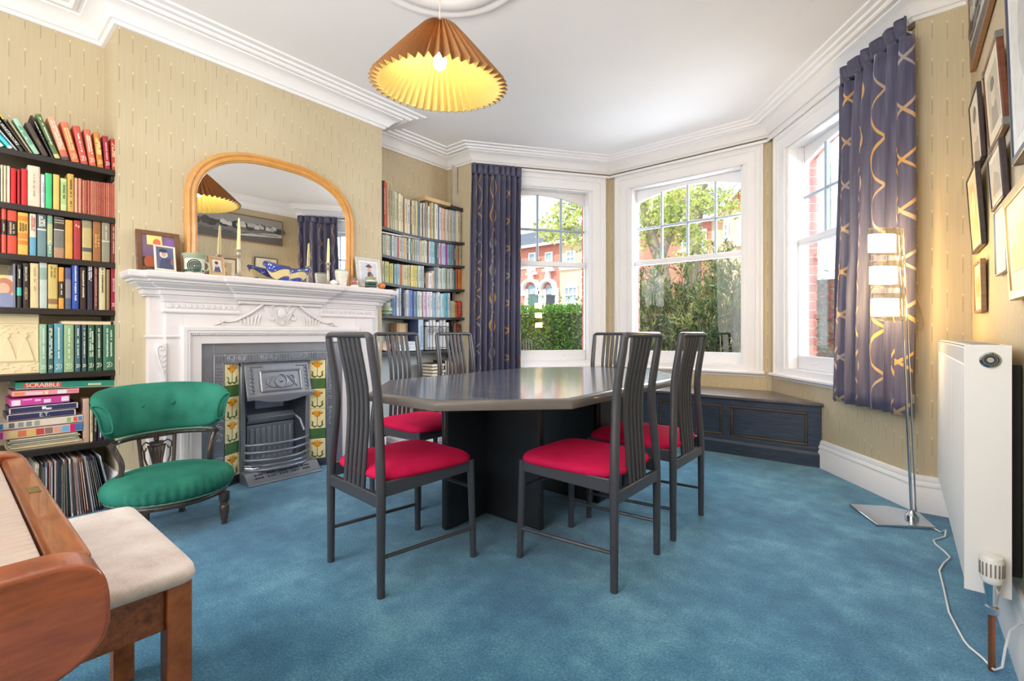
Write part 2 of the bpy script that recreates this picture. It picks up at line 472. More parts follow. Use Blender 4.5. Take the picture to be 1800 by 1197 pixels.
def sash_window(idx, a, b, c, s_left, s_right, label):
    """a: left plan end seen from inside, b: right end; c: centre of the window along the wall"""
    d, L = seg(a, b); n = Vector((-d.y, d.x))                      # n points outward
    def T(s, o, z): return (a[0] + d.x * s + n.x * o, a[1] + d.y * s + n.y * o, z)
    base = T(c, 0, 0)
    w = struct('window_%d' % idx, loc=base); w['label'] = label
    H = .735; x0, x1 = c - H, c + H
    # casing (architrave) on three sides: stepped moulding
    prof = [(0, 0), (0, -.030), (.018, -.034), (.026, -.028), (.032, -.022), (.05, -.020), (.06, -.026), (.068, -.020), (.10, -.014), (.135, -.012), (.14, -.018), (.155, -.018), (.155, .0)]
    mb = MB(T)
    ztop = 2.715
    rings = []
    for (sx, sz) in ((-1, 0), (-1, 1), (1, 1), (1, 0)):
        ring = []
        for q, o in prof:
            s = (x0 + q) if sx < 0 else (x1 - q)
            z = .645 if not sz else ztop - q
            ring.append((s, o, z))
        rings.append(ring)
    vs = [p for r in rings for p in r]; m = len(prof); fs = []
    for i in range(3):
        for k in range(m - 1): fs.append((i * m + k, i * m + k + 1, (i + 1) * m + k + 1, (i + 1) * m + k))
    mb.add(vs, fs)
    obj('window_casing', mb, M_WHITE, w, smooth=25)
    # box frame lining the reveal
    i0, i1 = x0 + .15, x1 - .15
    mb = MB(T)
    mb.box(i0 - .005, i0 + .03, -.005, .176, .66, 2.59); mb.box(i1 - .03, i1 + .005, -.005, .176, .66, 2.59)
    mb.box(i0, i1, -.005, .176, 2.56, 2.60)
    mb.box(i0 + .028, i0 + .042, .0, .075, .7, 2.56); mb.box(i1 - .042, i1 - .028, .0, .075, .7, 2.56)
    mb.box(i0 + .028, i1 - .028, .0, .075, 2.545, 2.565)
    mb.box(i0 + .028, i0 + .036, .122, .135, .7, 2.56); mb.box(i1 - .036, i1 - .028, .122, .135, .7, 2.56)
    obj('window_frame', mb, M_WHITE, w, bevel=.002, smooth=25)
    # window board
    mb = MB(T)
    mb.prism([(-.055, .625), (-.062, .632), (-.062, .645), (-.052, .652), (.0, .652), (.0, .60), (-.012, .60), (-.016, .615)], x0 - .015, x1 + .015, lambda p, q, s: (s, p, q))
    mb.box(i0, i1, -.02, .2, .652, .70)
    obj('window_sill', mb, M_WHITE, w, smooth=25)
    g0, g1 = c - .548, c + .548
    # upper sash (outer): arched head
    mb = MB(T); ou0, ou1 = .137, .172
    mb.box(i0 + .03, g0, ou0, ou1, 1.735, 2.56); mb.box(g1, i1 - .03, ou0, ou1, 1.735, 2.56)
    mb.box(g0, g1, ou0, ou1, 1.735, 1.79)
    arch = [(g0 + (g1 - g0) * k / 24, 2.42 + .095 * (1 - ((k / 12 - 1) ** 2))) for k in range(25)]
    mb.prism(arch + [(g1, 2.56), (g0, 2.56)], ou0, ou1, lambda p, q, o: (p, o, q))
    us = obj('upper_sash', mb, M_WHITE, w, bevel=.0025, smooth=25)
    for k in (1, 2, 3):
        s = g0 + (g1 - g0) * k / 4
        zt = 2.42 + .095 * (1 - ((k / 2 - 1) ** 2))
        mb = MB(T); mb.prism([(-.011, ou0 + .004), (-.004, ou0 - .004), (.004, ou0 - .004), (.011, ou0 + .004), (.011, ou1 - .004), (-.011, ou1 - .004)], 1.785, zt + .004, lambda p, o, z, s=s: (s + p, o, z))
        obj('muntin', mb, M_LEAD, us, smooth=25)
    mb = MB(T); mb.prism([(-.011, ou0 + .004), (-.004, ou0 - .005), (.004, ou0 - .005), (.011, ou0 + .004), (.011, ou1 - .004), (-.011, ou1 - .004)], g0, g1, lambda p, o, s: (s, o, 2.135 + p))
    obj('muntin', mb, M_LEAD, us, smooth=25)
    for k in range(4):
        for r, (z0, z1) in enumerate(((1.785, 2.135), (2.135, 2.53))):
            mb = MB(T); mb.box(g0 + (g1 - g0) * k / 4, g0 + (g1 - g0) * (k + 1) / 4, .153, .157, z0, z1)
            obj('pane', mb, M_GLASS, us, smooth=0)
    # lower sash (inner)
    mb = MB(T); l0, l1 = .085, .122
    mb.box(i0 + .042, g0 + .01, l0, l1, .70, 1.78); mb.box(g1 - .01, i1 - .042, l0, l1, .70, 1.78)
    mb.box(g0, g1, l0, l1, .70, .81); mb.box(g0, g1, l0, l1, 1.73, 1.78)
    ls = obj('lower_sash', mb, M_WHITE, w, bevel=.003, smooth=25)
    mb = MB(T); mb.box(g0, g1, .101, .105, .80, 1.74)
    obj('pane', mb, M_GLASS, ls, smooth=0)
    for k in (-.3, .3):
        mb = MB(T); mb.tube([(c + k - .025, l0 - .001, .765), (c + k - .02, l0 - .016, .758), (c + k + .02, l0 - .016, .758), (c + k + .025, l0 - .001, .765)], .006, 6)
        obj('sash_lift', mb, M_WHITE, ls)
    mb = MB(T); mb.box(c - .02, c + .02, .088, .12, 1.78, 1.786); mb.tube([(c, .105, 1.785), (c, .105, 1.80), (c + .03, .1, 1.805)], .005, 6)
    obj('sash_catch', mb, M_BRASS, ls)
    # brick reveal outside, brick by brick (the side that the room sees)
    outer = struct('trim_%d' % (idx + 10), loc=T(c, .3, 0)); outer['label'] = 'red brick reveal and arch outside the %s sash window' % ('left', 'middle', 'right')[idx - 1]
    mb = MB(T); mb.box(i0 - .35, i0 + .010, .177, .246, .5, 2.9); mb.box(i1 - .010, i1 + .35, .177, .246, .5, 2.9)
    obj('mortar', mb, M_MORTAR, outer, smooth=0)
    z = .52; k = 0
    while z < 2.50:
        for side in (0, 1):
            mb = MB(T)
            jut = .002 * ((k * 7) % 3)
            if side == 0: mb.box(i0 - .20 - .1 * (k % 2), i0 + .015 + jut, .178, .250 + jut, z, z + .065)
            else: mb.box(i1 - .015 - jut, i1 + .20 + .1 * (k % 2), .178, .250 + jut, z, z + .065)
            obj('brick', mb, M_BRICK[(k * 5 + side) % 3], outer, bevel=.003, smooth=0, seg=1)
        z += .075; k += 1
    NB = 17
    for k in range(NB):                                            # the soldier arch
        t0, t1 = k / NB, (k + .86) / NB
        def ap(t, up): s = i0 + (i1 - i0) * t; return (s + (t - .5) * up * .35, 2.46 + .11 * (1 - (2 * t - 1) ** 2) + up)
        mb = MB(T); mb.prism([ap(t0, 0), ap(t1, 0), ap(t1, .22), ap(t0, .22)], .178, .25, lambda p, q, o: (p, o, q))
        obj('brick', mb, M_BRICK[(k * 5) % 3], outer, smooth=0)
    mb = MB(T); mb.prism([(i0 - .3, 2.48)] + [(i0 + (i1 - i0) * k / 16, 2.465 + .11 * (1 - (k / 8 - 1) ** 2)) for k in range(17)] + [(i1 + .3, 2.48), (i1 + .3, 3.3), (i0 - .3, 3.3)], .177, .246, lambda p, q, o: (p, o, q))
    obj('mortar', mb, M_MORTAR, outer, smooth=0)
    mb = MB(T); mb.box(i0 - .1, i1 + .1, .2, .38, .58, .66)
    obj('stone_sill', mb, mat('stone_sill', (205, 200, 190), .8), outer, bevel=.004)
    return T
T_L = sash_window(1, L0, L1, CL, 0, 0, 'left arched white sash window of the bay, beside the blue curtain')
T_C = sash_window(2, L1, R1, CC, 0, 0, 'middle arched white sash window of the bay, above the window seat')
T_R = sash_window(3, R1, R0, CR, 0, 0, 'right arched white sash window of the bay, beside the patterned curtain')
# solid lower and corner masonry of the bay outside
mb = MB()
for a, b in ((L0, L1), (L1, R1), (R1, R0)):
    d, L = seg(a, b); n = Vector((-d.y, d.x))
    def T(s, o, z, a=a, d=d, n=n): return (a[0] + d.x * s + n.x * o, a[1] + d.y * s + n.y * o, z)
    m2 = MB(T); m2.box(-.02, L + .02, .18, .25, -.8, .58); mb.add(m2.v, m2.f)
    m2 = MB(T); m2.box(-.02, L + .02, .15, .3, 2.75, 3.2); mb.add(m2.v, m2.f)
struct('trim_20', mb, M_BRICK[0], smooth=0)

# unseen glazed doors added behind the camera to let light into the room
rd = struct('added_door_1', loc=(-1.74, REAR, 0)); rd['label'] = 'white glazed double doors added in the rear wall to let light in'
mb = MB()
for x0 in (-3.04, -1.74):
    for q in ((x0, x0 + .1, 0, 2.35), (x0 + 1.2, x0 + 1.3, 0, 2.35), (x0 + .1, x0 + 1.2, 0, .22), (x0 + .1, x0 + 1.2, 2.23, 2.35)): mb.box(q[0], q[1], REAR - .05, REAR, q[2], q[3])
obj('door_frame', mb, M_WHITE, rd, bevel=.004)
for x0 in (-2.94, -1.64):
    mb = MB(); mb.box(x0, x0 + 1.1, REAR - .03, REAR - .026, .22, 2.23); obj('pane', mb, M_GLASS, rd, smooth=0)
# ================================================================== window seat
M_NAVY = wood('stained_navy_wood', (44, 52, 68), (68, 78, 98), .3, (1.5, 14, 14), 5, coat=.3)
M_NAVY_TOP = wood('stained_seat_top', (66, 62, 66), (106, 100, 102), .3, (1.5, 14, 14), 5, coat=.3)
ws = thing('window_seat', 'long dark panelled window seat built into the bay below the windows', 'window seat', (-1.7, 4.4, 0))
YF = 4.17
def bay_x(y, side):      # x of the canted walls at y
    return -3.41 + .9 * (y - 3.5) / 1.245 if side < 0 else .06 - .96 * (y - 3.5) / 1.245
xl, xr = bay_x(YF, -1), bay_x(YF, 1)
for x0, x1 in ((-2.93, -1.71), (-1.705, -.44)):
    mb = MB()
    a0, a1 = max(x0, xl + .005), min(x1, xr - .005)
    yb = 4.735
    poly = [(max(x0, bay_x(YF - .035, -1) + .008), YF - .035), (min(x1, bay_x(YF - .035, 1) - .008), YF - .035), (min(x1, bay_x(yb, 1) - .01), yb), (max(x0, bay_x(yb, -1) + .01), yb)]
    mb.prism(poly, .452, .48, lambda p, q, z: (p, q, z))
    obj('seat_lid', mb, M_NAVY_TOP, ws, bevel=.008, seg=3)
mb = MB(); mb.box(xl + .01, xr - .01, YF + .012, YF + .04, 0, .452)
obj('back_board', mb, M_NAVY, ws)
mb = MB()
mb.box(xl + .005, xr - .005, YF - .012, YF + .02, .40, .452); mb.box(xl + .005, xr - .005, YF - .012, YF + .02, .10, .145)
edges = [xl, xl + .1]
P = [(-.546, -1.094), (-1.157, -1.70), (-1.765, -2.31), (-2.37, -2.82)]
st = [(xr - .005, -.546)] + [(P[i][1], P[i + 1][0]) for i in range(3)] + [(P[3][1], xl + .005)]
for q in st: mb.box(min(q), max(q), YF - .012, YF + .02, .145, .40)
obj('front_frame', mb, M_NAVY, ws, bevel=.003)
for p1, p0 in P:
    mb = MB(); mb.box(p0 + .02, p1 - .02, YF, YF + .018, .165, .38)
    pn = obj('front_panel', mb, M_NAVY, ws, bevel=.003)
    mb = MB()
    for q in ((p0, p1, .145, .165), (p0, p1, .38, .40), (p0, p0 + .02, .165, .38), (p1 - .02, p1, .165, .38)): mb.box(q[0], q[1], YF - .008, YF + .015, q[2], q[3])
    obj('panel_moulding', mb, wood('worn_moulding', (62, 52, 46), (92, 78, 66), .35, (2, 12, 12)), pn, bevel=.006, seg=2)
mb = MB(); mb.box(xl + .005, xr - .005, YF - .03, YF + .02, 0, .095); mb.prism([(YF - .03, .095), (YF - .012, .112), (YF + .01, .112), (YF + .01, .095)], xl + .01, xr - .01, lambda p, q, x: (x, p, q))
obj('plinth', mb, M_NAVY, ws, bevel=.002)

# ================================================================== dining table
def table_top_mat():
    m, nt, b = newmat('black_stained_ash')
    v = coords(nt, 'Object', (1.0, 12, 1))
    n = noise(nt, v, 5, 6, .72)
    nt.links.new(ramp(nt, n, [(.35, lin(46, 50, 60)), (.50, lin(86, 94, 110)), (.70, lin(136, 146, 164))]), b.inputs['Base Color'])
    setp(b, .2, coat=.6, spec=.6)
    b.inputs['Coat Roughness'].default_value = .1
    bump(nt, b, n, .05)
    return m
M_TTOP = table_top_mat()
M_BLACK = mat('black_lacquer', (66, 66, 71), .34, var=.05, coat=.2)
M_PED = mat('black_pedestal', (40, 42, 46), .38, var=.08)
tb = thing('dining_table', 'large black octagonal dining table with stained ash top on two pedestals', 'table', (-1.585, 2.2, 0))
cx, cy = -1.585, 2.2
def octo(k): return [(cx - .215 - k * .41, cy - 1.0 - k), (cx + .215 + k * .41, cy - 1.0 - k), (cx + .585 + k, cy - .63 - k * .41), (cx + .585 + k, cy + .63 + k * .41), (cx + .215 + k * .41, cy + 1.0 + k), (cx - .215 - k * .41, cy + 1.0 + k), (cx - .585 - k, cy + .63 + k * .41), (cx - .585 - k, cy - .63 - k * .41)]
mb = MB(); mb.prism(octo(-.02), .70, .741, lambda p, q, z: (p, q, z))
obj('tabletop', mb, M_TTOP, tb, smooth=20)
mb = MB(); ring = octo(0)
prof = [(.0, -.018), (-.0, .0), (.006, .012), (.016, .0185), (.03, .0185), (.03, -.02), (.006, -.02)]
mb.sweep([(o - .012, dz) for o, dz in prof], ring, closed=True, z=.7215)
obj('edge_moulding', mb, mat('edge_lacquer', (98, 92, 88), .28, var=.08, coat=.3), tb, smooth=40)
for (p1, p2, p3) in (((-1.787, 1.64), (-1.787, 1.94), (-1.42, 1.94)), ((-1.383, 2.76), (-1.383, 2.46), (-1.80, 2.46))):
    for (qa, qb) in ((p1, p2), (p2, p3)):
        mb = MB()
        x0, x1 = sorted((qa[0], qb[0])); y0, y1 = sorted((qa[1], qb[1]))
        mb.box(x0 - .02, x1 + .02, y0 - .02, y1 + .02, 0, .70)
        obj('pedestal_panel', mb, M_PED, tb, bevel=.015, seg=3)
mb = MB(); mb.box(-1.82, -1.35, 1.6, 2.8, .66, .70)
obj('under_frame', mb, M_PED, tb, bevel=.004)

# ================================================================== dining chairs
def velvet(name, c, dark):
    m, nt, b = newmat(name)
    v = coords(nt, 'Object'); n = noise(nt, v, 5, 3); fn = noise(nt, v, 400, 2)
    nt.links.new(ramp(nt, n * .7 + fn * .3, [(.3, lin(*dark)), (.65, lin(*c))]), b.inputs['Base Color'])
    setp(b, .85, spec=.15, sheen=.5)
    b.inputs['Sheen Tint'].default_value = lin(*c); b.inputs['Sheen Roughness'].default_value = .35
    bump(nt, b, fn, .25, .001)
    return m
M_RED = velvet('crimson_velvet', (210, 30, 84), (180, 18, 60))
CH = 'high-backed dining chairs round the table'
ch0 = thing('dining_chair', 'x', 'chair', (0, 0, 0), group=CH)
HWB, HWF, DEP = .205, .212, .46
BACK = cr([(.36, 0), (.5, .0035), (.64, .009), (.76, .0075), (.87, -.008), (.95, -.022), (1.0, -.028)], 6)
def back_y(z):      # chair faces +y, rear legs at y = 0; the posts sweep back in an S
    if z <= .36: return 0
    for (a, p), (b_, q) in zip(BACK, BACK[1:]):
        if z <= b_: return p + (q - p) * (z - a) / (b_ - a)
    return BACK[-1][1]
def back_x(z):      # and draw in a little above the seat
    t = min(max((z - .36) / .40, 0), 1)
    return HWB - .036 * (t * t * (3 - 2 * t))
zz = [0, .2, .36, .44, .52, .58, .64, .70, .74, .78, .82, .86, .90, .94, .985]
for sx in (-1, 1):
    mb = MB(); mb.tube([(sx * back_x(z), back_y(z), z) for z in zz], [.0155, .0165, .018, .0185, .0185, .0185, .018, .018, .0178, .0175, .0172, .017, .0165, .016, .015], 12)
    obj('back_post', mb, M_BLACK, ch0, local=True, smooth=50)
for sx in (-1, 1):
    mb = MB(); mb.tube([(sx * HWF, DEP, 0), (sx * (HWF - .004), DEP - .004, .2), (sx * (HWF - .01), DEP - .008, .435)], [.0145, .0155, .0165], 12)
    obj('leg', mb, M_BLACK, ch0, local=True, smooth=50)
mb = MB(); yb = back_y(.985); HT = back_x(1)
mb.tube([(-HT, yb, .975), (-HT + .006, yb, .988), (-HT + .02, yb, .992), (0, yb - .006, .992), (HT - .02, yb, .992), (HT - .006, yb, .988), (HT, yb, .975)], [.0155, .0165, .017, .017, .017, .0165, .0155], 12, flat=.72)
obj('top_rail', mb, M_BLACK, ch0, local=True, smooth=50)
mb = MB(); mb.box(-HWB, HWB, -.011, .011, .335, .385)
obj('lower_back_rail', mb, M_BLACK, ch0, local=True, bevel=.005)
for k in range(5):
    t = (k - 2) / 2
    mb = MB()
    pts = []
    for j in range(13):
        z = .375 + (.985 - .375) * j / 12
        tt = j / 12
        pts.append((t * (.070 + .006 * tt), back_y(z) + .008 * math.sin(PI * tt), z))
    mb.tube(pts, .0095, 8, flat=1.25, up=(1, 0, 0))
    obj('back_slat', mb, M_BLACK, ch0, local=True, smooth=60)
for sx in (-1, 1):
    mb = MB(); mb.prism([(.0, .375), (DEP - .005, .385), (DEP - .005, .432), (.0, .432)], sx * (HWB - .004) - .010, sx * (HWB - .004) + .010, lambda p, q, x: (x, p, q))
    obj('seat_rail', mb, M_BLACK, ch0, local=True, bevel=.003)
    mb = MB(); mb.tube([(sx * HWB, 0, .148), (sx * HWF, DEP, .13)], .008, 8)
    obj('side_stretcher', mb, M_BLACK, ch0, local=True)
mb = MB(); mb.box(-HWF, HWF, DEP - .018, DEP, .385, .432)
obj('front_rail', mb, M_BLACK, ch0, local=True, bevel=.003)
mb = MB(); mb.tube([(-HWF, DEP - .003, .31), (HWF, DEP - .003, .31)], .0085, 8)
obj('front_stretcher', mb, M_BLACK, ch0, local=True)
mb = MB()
def cush(u, v):
    # superellipse pad, domed; v runs from the lower edge over the dome to the centre
    a = 2 * PI * u; e = 2 / 5.2
    ca, sa = math.cos(a), math.sin(a)
    px = math.copysign(abs(ca) ** e, ca); py = math.copysign(abs(sa) ** e, sa)
    R = [(.93, .424), (.985, .430), (1.0, .440), (.985, .452), (.93, .463), (.8, .472), (.6, .479), (.35, .483), (.0, .485)]
    i = round(v * 8); r, z = R[i]
    taper = 1.0 + .05 * py * r
    return (px * r * .222 * taper, DEP / 2 + .012 + py * r * .238, z)
mb.grid(56, 9, cush, closed_u=True)
obj('seat_cushion', mb, M_RED, ch0, local=True, smooth=70)
spots = [(-1.722, 1.075, math.radians(-4), 'black chair with red cushion at the near end, its back to the room'),
         (-.855, 1.86, PI / 2, 'black chair with red cushion nearest us on the window side of the table'),
         (-.85, 2.455, PI / 2, 'second black chair on the window side, between the nearest one and the window seat'),
         (-2.56, 1.93, -PI / 2, 'black chair on the fireplace side, directly behind the near end chair'),
         (-2.56, 2.45, -PI / 2, 'black chair on the fireplace side, in front of the alcove beside the long curtain'),
         (-1.81, 3.46, PI, 'black chair at the far end of the table, below the left sash window')]
for i, (x, y, r, lab) in enumerate(spots):
    o = ch0 if i == 0 else copytree(ch0)
    o.location = (x, y, 0); o.rotation_euler = (0, 0, r); o['label'] = lab

# ================================================================== pendant lamp
pl = thing('pendant_lamp', 'pleated conical brown paper pendant lampshade hanging from the ceiling rose', 'lamp', (-1.74, 1.555, 2.2))
PC = Vector((-1.74, 1.555, 0))
def two_sided(name, c, t, tr):
    m = bpy.data.materials.new(name); m.use_nodes = True; nt = m.node_tree; nt.nodes.clear()
    o = nt.nodes.new('ShaderNodeOutputMaterial'); d = nt.nodes.new('ShaderNodeBsdfDiffuse'); q = nt.nodes.new('ShaderNodeBsdfTranslucent'); k = nt.nodes.new('ShaderNodeMixShader')
    d.inputs[0].default_value = lin(*c); q.inputs[0].default_value = lin(*t); k.inputs[0].default_value = tr
    nt.links.new(d.outputs[0], k.inputs[1]); nt.links.new(q.outputs[0], k.inputs[2]); nt.links.new(k.outputs[0], o.inputs[0])
    return m
tilt = Matrix.Translation((PC.x, PC.y, 2.50)) @ Matrix.Rotation(.10, 4, 'X') @ Matrix.Rotation(.085, 4, Vector((math.cos(ANG + PI / 2), math.sin(ANG + PI / 2), 0))) @ Matrix.Translation((-PC.x, -PC.y, -2.50))
NP = 46
def shade(dr, name, m):
    mb = MB()
    rows = [(.035, 2.508), (.058, 2.502), (.075, 2.488), (.15, 2.405), (.23, 2.315), (.318, 2.215)]
    vs, fs = [], []
    for i, (r, z) in enumerate(rows):
        amp = (.005, .012, .015, .019, .021, .021)[i]
        for k in range(NP * 2):
            a = PI * k / NP + (.018 if k % 2 else 0)
            rr = r + (amp if k % 2 else -amp) + dr
            p = tilt @ Vector((PC.x + rr * math.cos(a), PC.y + rr * math.sin(a), z - (0 if k % 2 else .007) * (i == 5)))
            vs.append(tuple(p))
    n = NP * 2
    for i in range(len(rows) - 1):
        for k in range(n): fs.append((i * n + k, i * n + (k + 1) % n, (i + 1) * n + (k + 1) % n, (i + 1) * n + k))
    mb.add(vs, fs)
    return obj(name, mb, m, pl, smooth=0)
shade(.0, 'lamp_shade', two_sided('shade_paper_out', (168, 124, 84), (188, 132, 80), .20))
shade(-.006, 'shade_lining', two_sided('shade_paper_in', (246, 232, 160), (236, 204, 130), .3))
mb = MB(); mb.tube([(PC.x, PC.y, 2.50), (PC.x, PC.y, 2.83)], .0032, 6); mb.lathe([(.05, .0), (.05, -.012), (.03, -.03), (.008, -.045)], 20, (PC.x, PC.y, 2.822))
obj('cord', mb, mat('white_flex', (214, 200, 176), .5), pl)
mb = MB(); mb.lathe([(.012, .06), (.02, .055), (.021, .0), (.019, -.03)], 16, (PC.x, PC.y, 2.42))
obj('lamp_holder', mb, mat('holder', (235, 225, 205), .4), pl)
mb = MB(); mb.lathe([(.014, 2.395), (.017, 2.38), (.024, 2.36), (.031, 2.335), (.032, 2.318), (.026, 2.298), (.013, 2.287), (0, 2.285)], 16, (PC.x, PC.y, 0))
obj('bulb', mb, emit('warm_bulb', (1, .82, .52, 1), 92), pl)

# ================================================================== floor lamp
fl = thing('floor_lamp', 'chrome floor lamp with three glowing curved glass shades before the patterned curtain', 'lamp', (.04, 3.29, 0))
M_CHROME = mat('chrome', (205, 210, 214), .12, 1, var=.02)
M_STEEL = mat('brushed_steel', (196, 200, 206), .22, 1, var=.03)
mb = MB(); mb.prism([(-.235, 3.34), (-.10, 3.075), (.135, 3.215), (.075, 3.42), (-.06, 3.44)], .0, .014, lambda p, q, z: (p, q, z))
obj('base', mb, M_STEEL, fl, bevel=.003)
mb = MB(); top = (-.012, 3.262); bot = (.042, 3.296)
def pp(z): t = z / 1.56; return (bot[0] + (top[0] - bot[0]) * t, bot[1] + (top[1] - bot[1]) * t, z)
mb.tube([pp(.012), pp(1.565)], .0125, 12, flat=.55)
mb.lathe([(.03, .012), (.03, .03), (.018, .045), (.012, .06)], 16, (bot[0], bot[1], 0))
obj('pole', mb, M_CHROME, fl)
mb = MB(); mb.tube([tuple(Vector(pp(.05)) + Vector((.018, -.002, 0))), tuple(Vector(pp(1.56)) + Vector((.018, -.002, 0)))], .004, 8)
obj('support_rod', mb, M_CHROME, fl)
rdir = Vector((math.cos(ANG), math.sin(ANG), 0)); fdir = Vector((-math.sin(ANG), math.cos(ANG), 0))
M_SHADE = glass('clear_shade_glass', (.97, .95, .9, 1), gloss=.10)
for zc in (1.475, 1.305, 1.135):
    b0 = Vector(pp(zc))
    def cyl(r, h, w, dz=0):
        mb = MB()
        def g(u, v):
            a = (u - .5) * 2 * w
            q = b0 + rdir * (-.105 + r * math.sin(a)) - fdir * (r * math.cos(a) - .09)
            return (q.x, q.y, zc - h / 2 + h * v + dz)
        mb.grid(17, 2, g); return mb
    sh = obj('lamp_shade', cyl(.16, .145, .62), M_SHADE, fl, smooth=60)
    so = sh.modifiers.new('thick', 'SOLIDIFY'); so.thickness = .004
    mb = MB()
    def g2(u, v):
        a = 2 * PI * u; q = b0 + rdir * (-.105 + .072 * math.copysign(abs(math.cos(a)) ** .6, math.cos(a))) + fdir * (-.015 + .022 * math.sin(a))
        return (q.x, q.y, zc - .046 + .092 * v)
    mb.grid(20, 2, g2, closed_u=True); mb.f += [tuple(range(20))[::-1], tuple(range(20, 40))]; mb.m += [0, 0]
    obj('diffuser', mb, emit('halogen_glow', (1, .70, .32, 1), 52), fl, smooth=40)
    mb = MB(); q = b0; mb.tube([tuple(q), tuple(q - rdir * .05)], .006, 6)
    obj('bracket', mb, M_CHROME, fl)
mb = MB(); mb.tube([(.075, 3.27, .006), (.125, 3.225, .005), (.15, 3.18, .005), (.168, 3.148, .03), (.163, 3.12, .006), (.118, 3.037, .005), (.122, 2.985, .005), (.15, 2.908, .006), (.165, 2.84, .008), (.14, 2.76, .005), (.122, 2.667, .005), (.124, 2.58, .005), (.127, 2.475, .005), (.13, 2.287, .005), (.143, 2.19, .005), (.155, 2.11, .005), (.165, 2.075, .005), (.19, 2.03, .006), (.21, 1.97, .01), (.225, 1.962, .03), (.232, 1.965, .09), (.240, 1.95, .15), (.258, 1.90, .20), (.27, 1.8, .235), (.272, 1.7, .25)], .0035, 6)
obj('power_cable', mb, mat('white_cable', (238, 236, 232), .4), fl, smooth=60)
# ================================================================== mantelpiece
mp = thing('mantelpiece', 'white painted carved fireplace surround with deep moulded mantel shelf', 'fireplace', (-3.40, 1.53, 0))
XB = -3.335
PL = [(-3.45, 2.335), (-3.385, 2.335), (-3.385, 2.255), (XB, 2.255), (XB, 1.80), (-3.31, 1.80), (-3.31, 1.235), (XB, 1.235), (XB, .845), (-3.385, .845), (-3.385, .775), (-3.45, .775)]
mb = MB(); mb.sweep([(0, 1.214), (.02, 1.214), (.022, 1.222), (.03, 1.226), (.034, 1.25), (.048, 1.256), (.050, 1.263), (.060, 1.27), (.078, 1.284), (.08, 1.291), (.095, 1.294), (.098, 1.306), (.112, 1.311), (.118, 1.319), (.12, 1.342), (.114, 1.351), (.10, 1.353), (-.0, 1.353)], PL)
obj('mantel_shelf', mb, M_MANTEL, mp, smooth=25)
mb = MB(); mb.prism([(-3.449, .665), (-3.40, .665), (-3.22, .75), (-3.22, 2.36), (-3.40, 2.44), (-3.449, 2.44)], 1.335, 1.3525, lambda p, q, z: (max(p, -3.449), q, z))
obj('shelf_board', mb, M_MANTEL, mp, smooth=0)
mb = MB()
mb.box(-3.45, -3.385, .775, .93, 0, 1.22); mb.box(-3.45, -3.385, 2.10, 2.335, 0, 1.22)
mb.box(-3.45, XB, .845, .93, 0, 1.22); mb.box(-3.45, XB, 2.10, 2.255, 0, 1.22)
mb.box(-3.45, XB, .93, 2.10, 1.0, 1.22)
mb.box(-3.45, -3.311, 1.235, 1.80, 1.19, 1.22)
obj('surround_body', mb, M_MANTEL, mp, bevel=.002, smooth=0)
# studded frieze bands left and right of the middle block
for y0, y1 in ((.845, 1.235), (1.80, 2.255)):
    mb = MB(); mb.sweep([(0, 1.118), (.010, 1.119), (.014, 1.128), (.010, 1.138), (.006, 1.142), (.006, 1.18), (.012, 1.186), (.014, 1.2), (.02, 1.214), (0, 1.214)], [(-3.385, y1), (XB, y1), (XB, y0), (-3.385, y0)] if y0 < 1 else [(-3.385, y1), (XB, y1), (XB, y0)])
    fb = obj('frieze_band', mb, M_MANTEL, mp, smooth=25)
    n = 12
    for k in range(n):
        yc = y0 + (y1 - y0) * (k + .6) / (n + .2)
        mb = MB(); mb.lathe([(.0145, 0), (.0145, .004), (.012, .0065), (.0085, .004), (.006, .006), (0, .0075)], 10, (0, 0, 0))
        mb.v = [(XB + .006 + z, yc + x * .85, 1.161 + y) for x, y, z in mb.v]
        obj('stud', mb, M_MANTEL, fb, smooth=50)
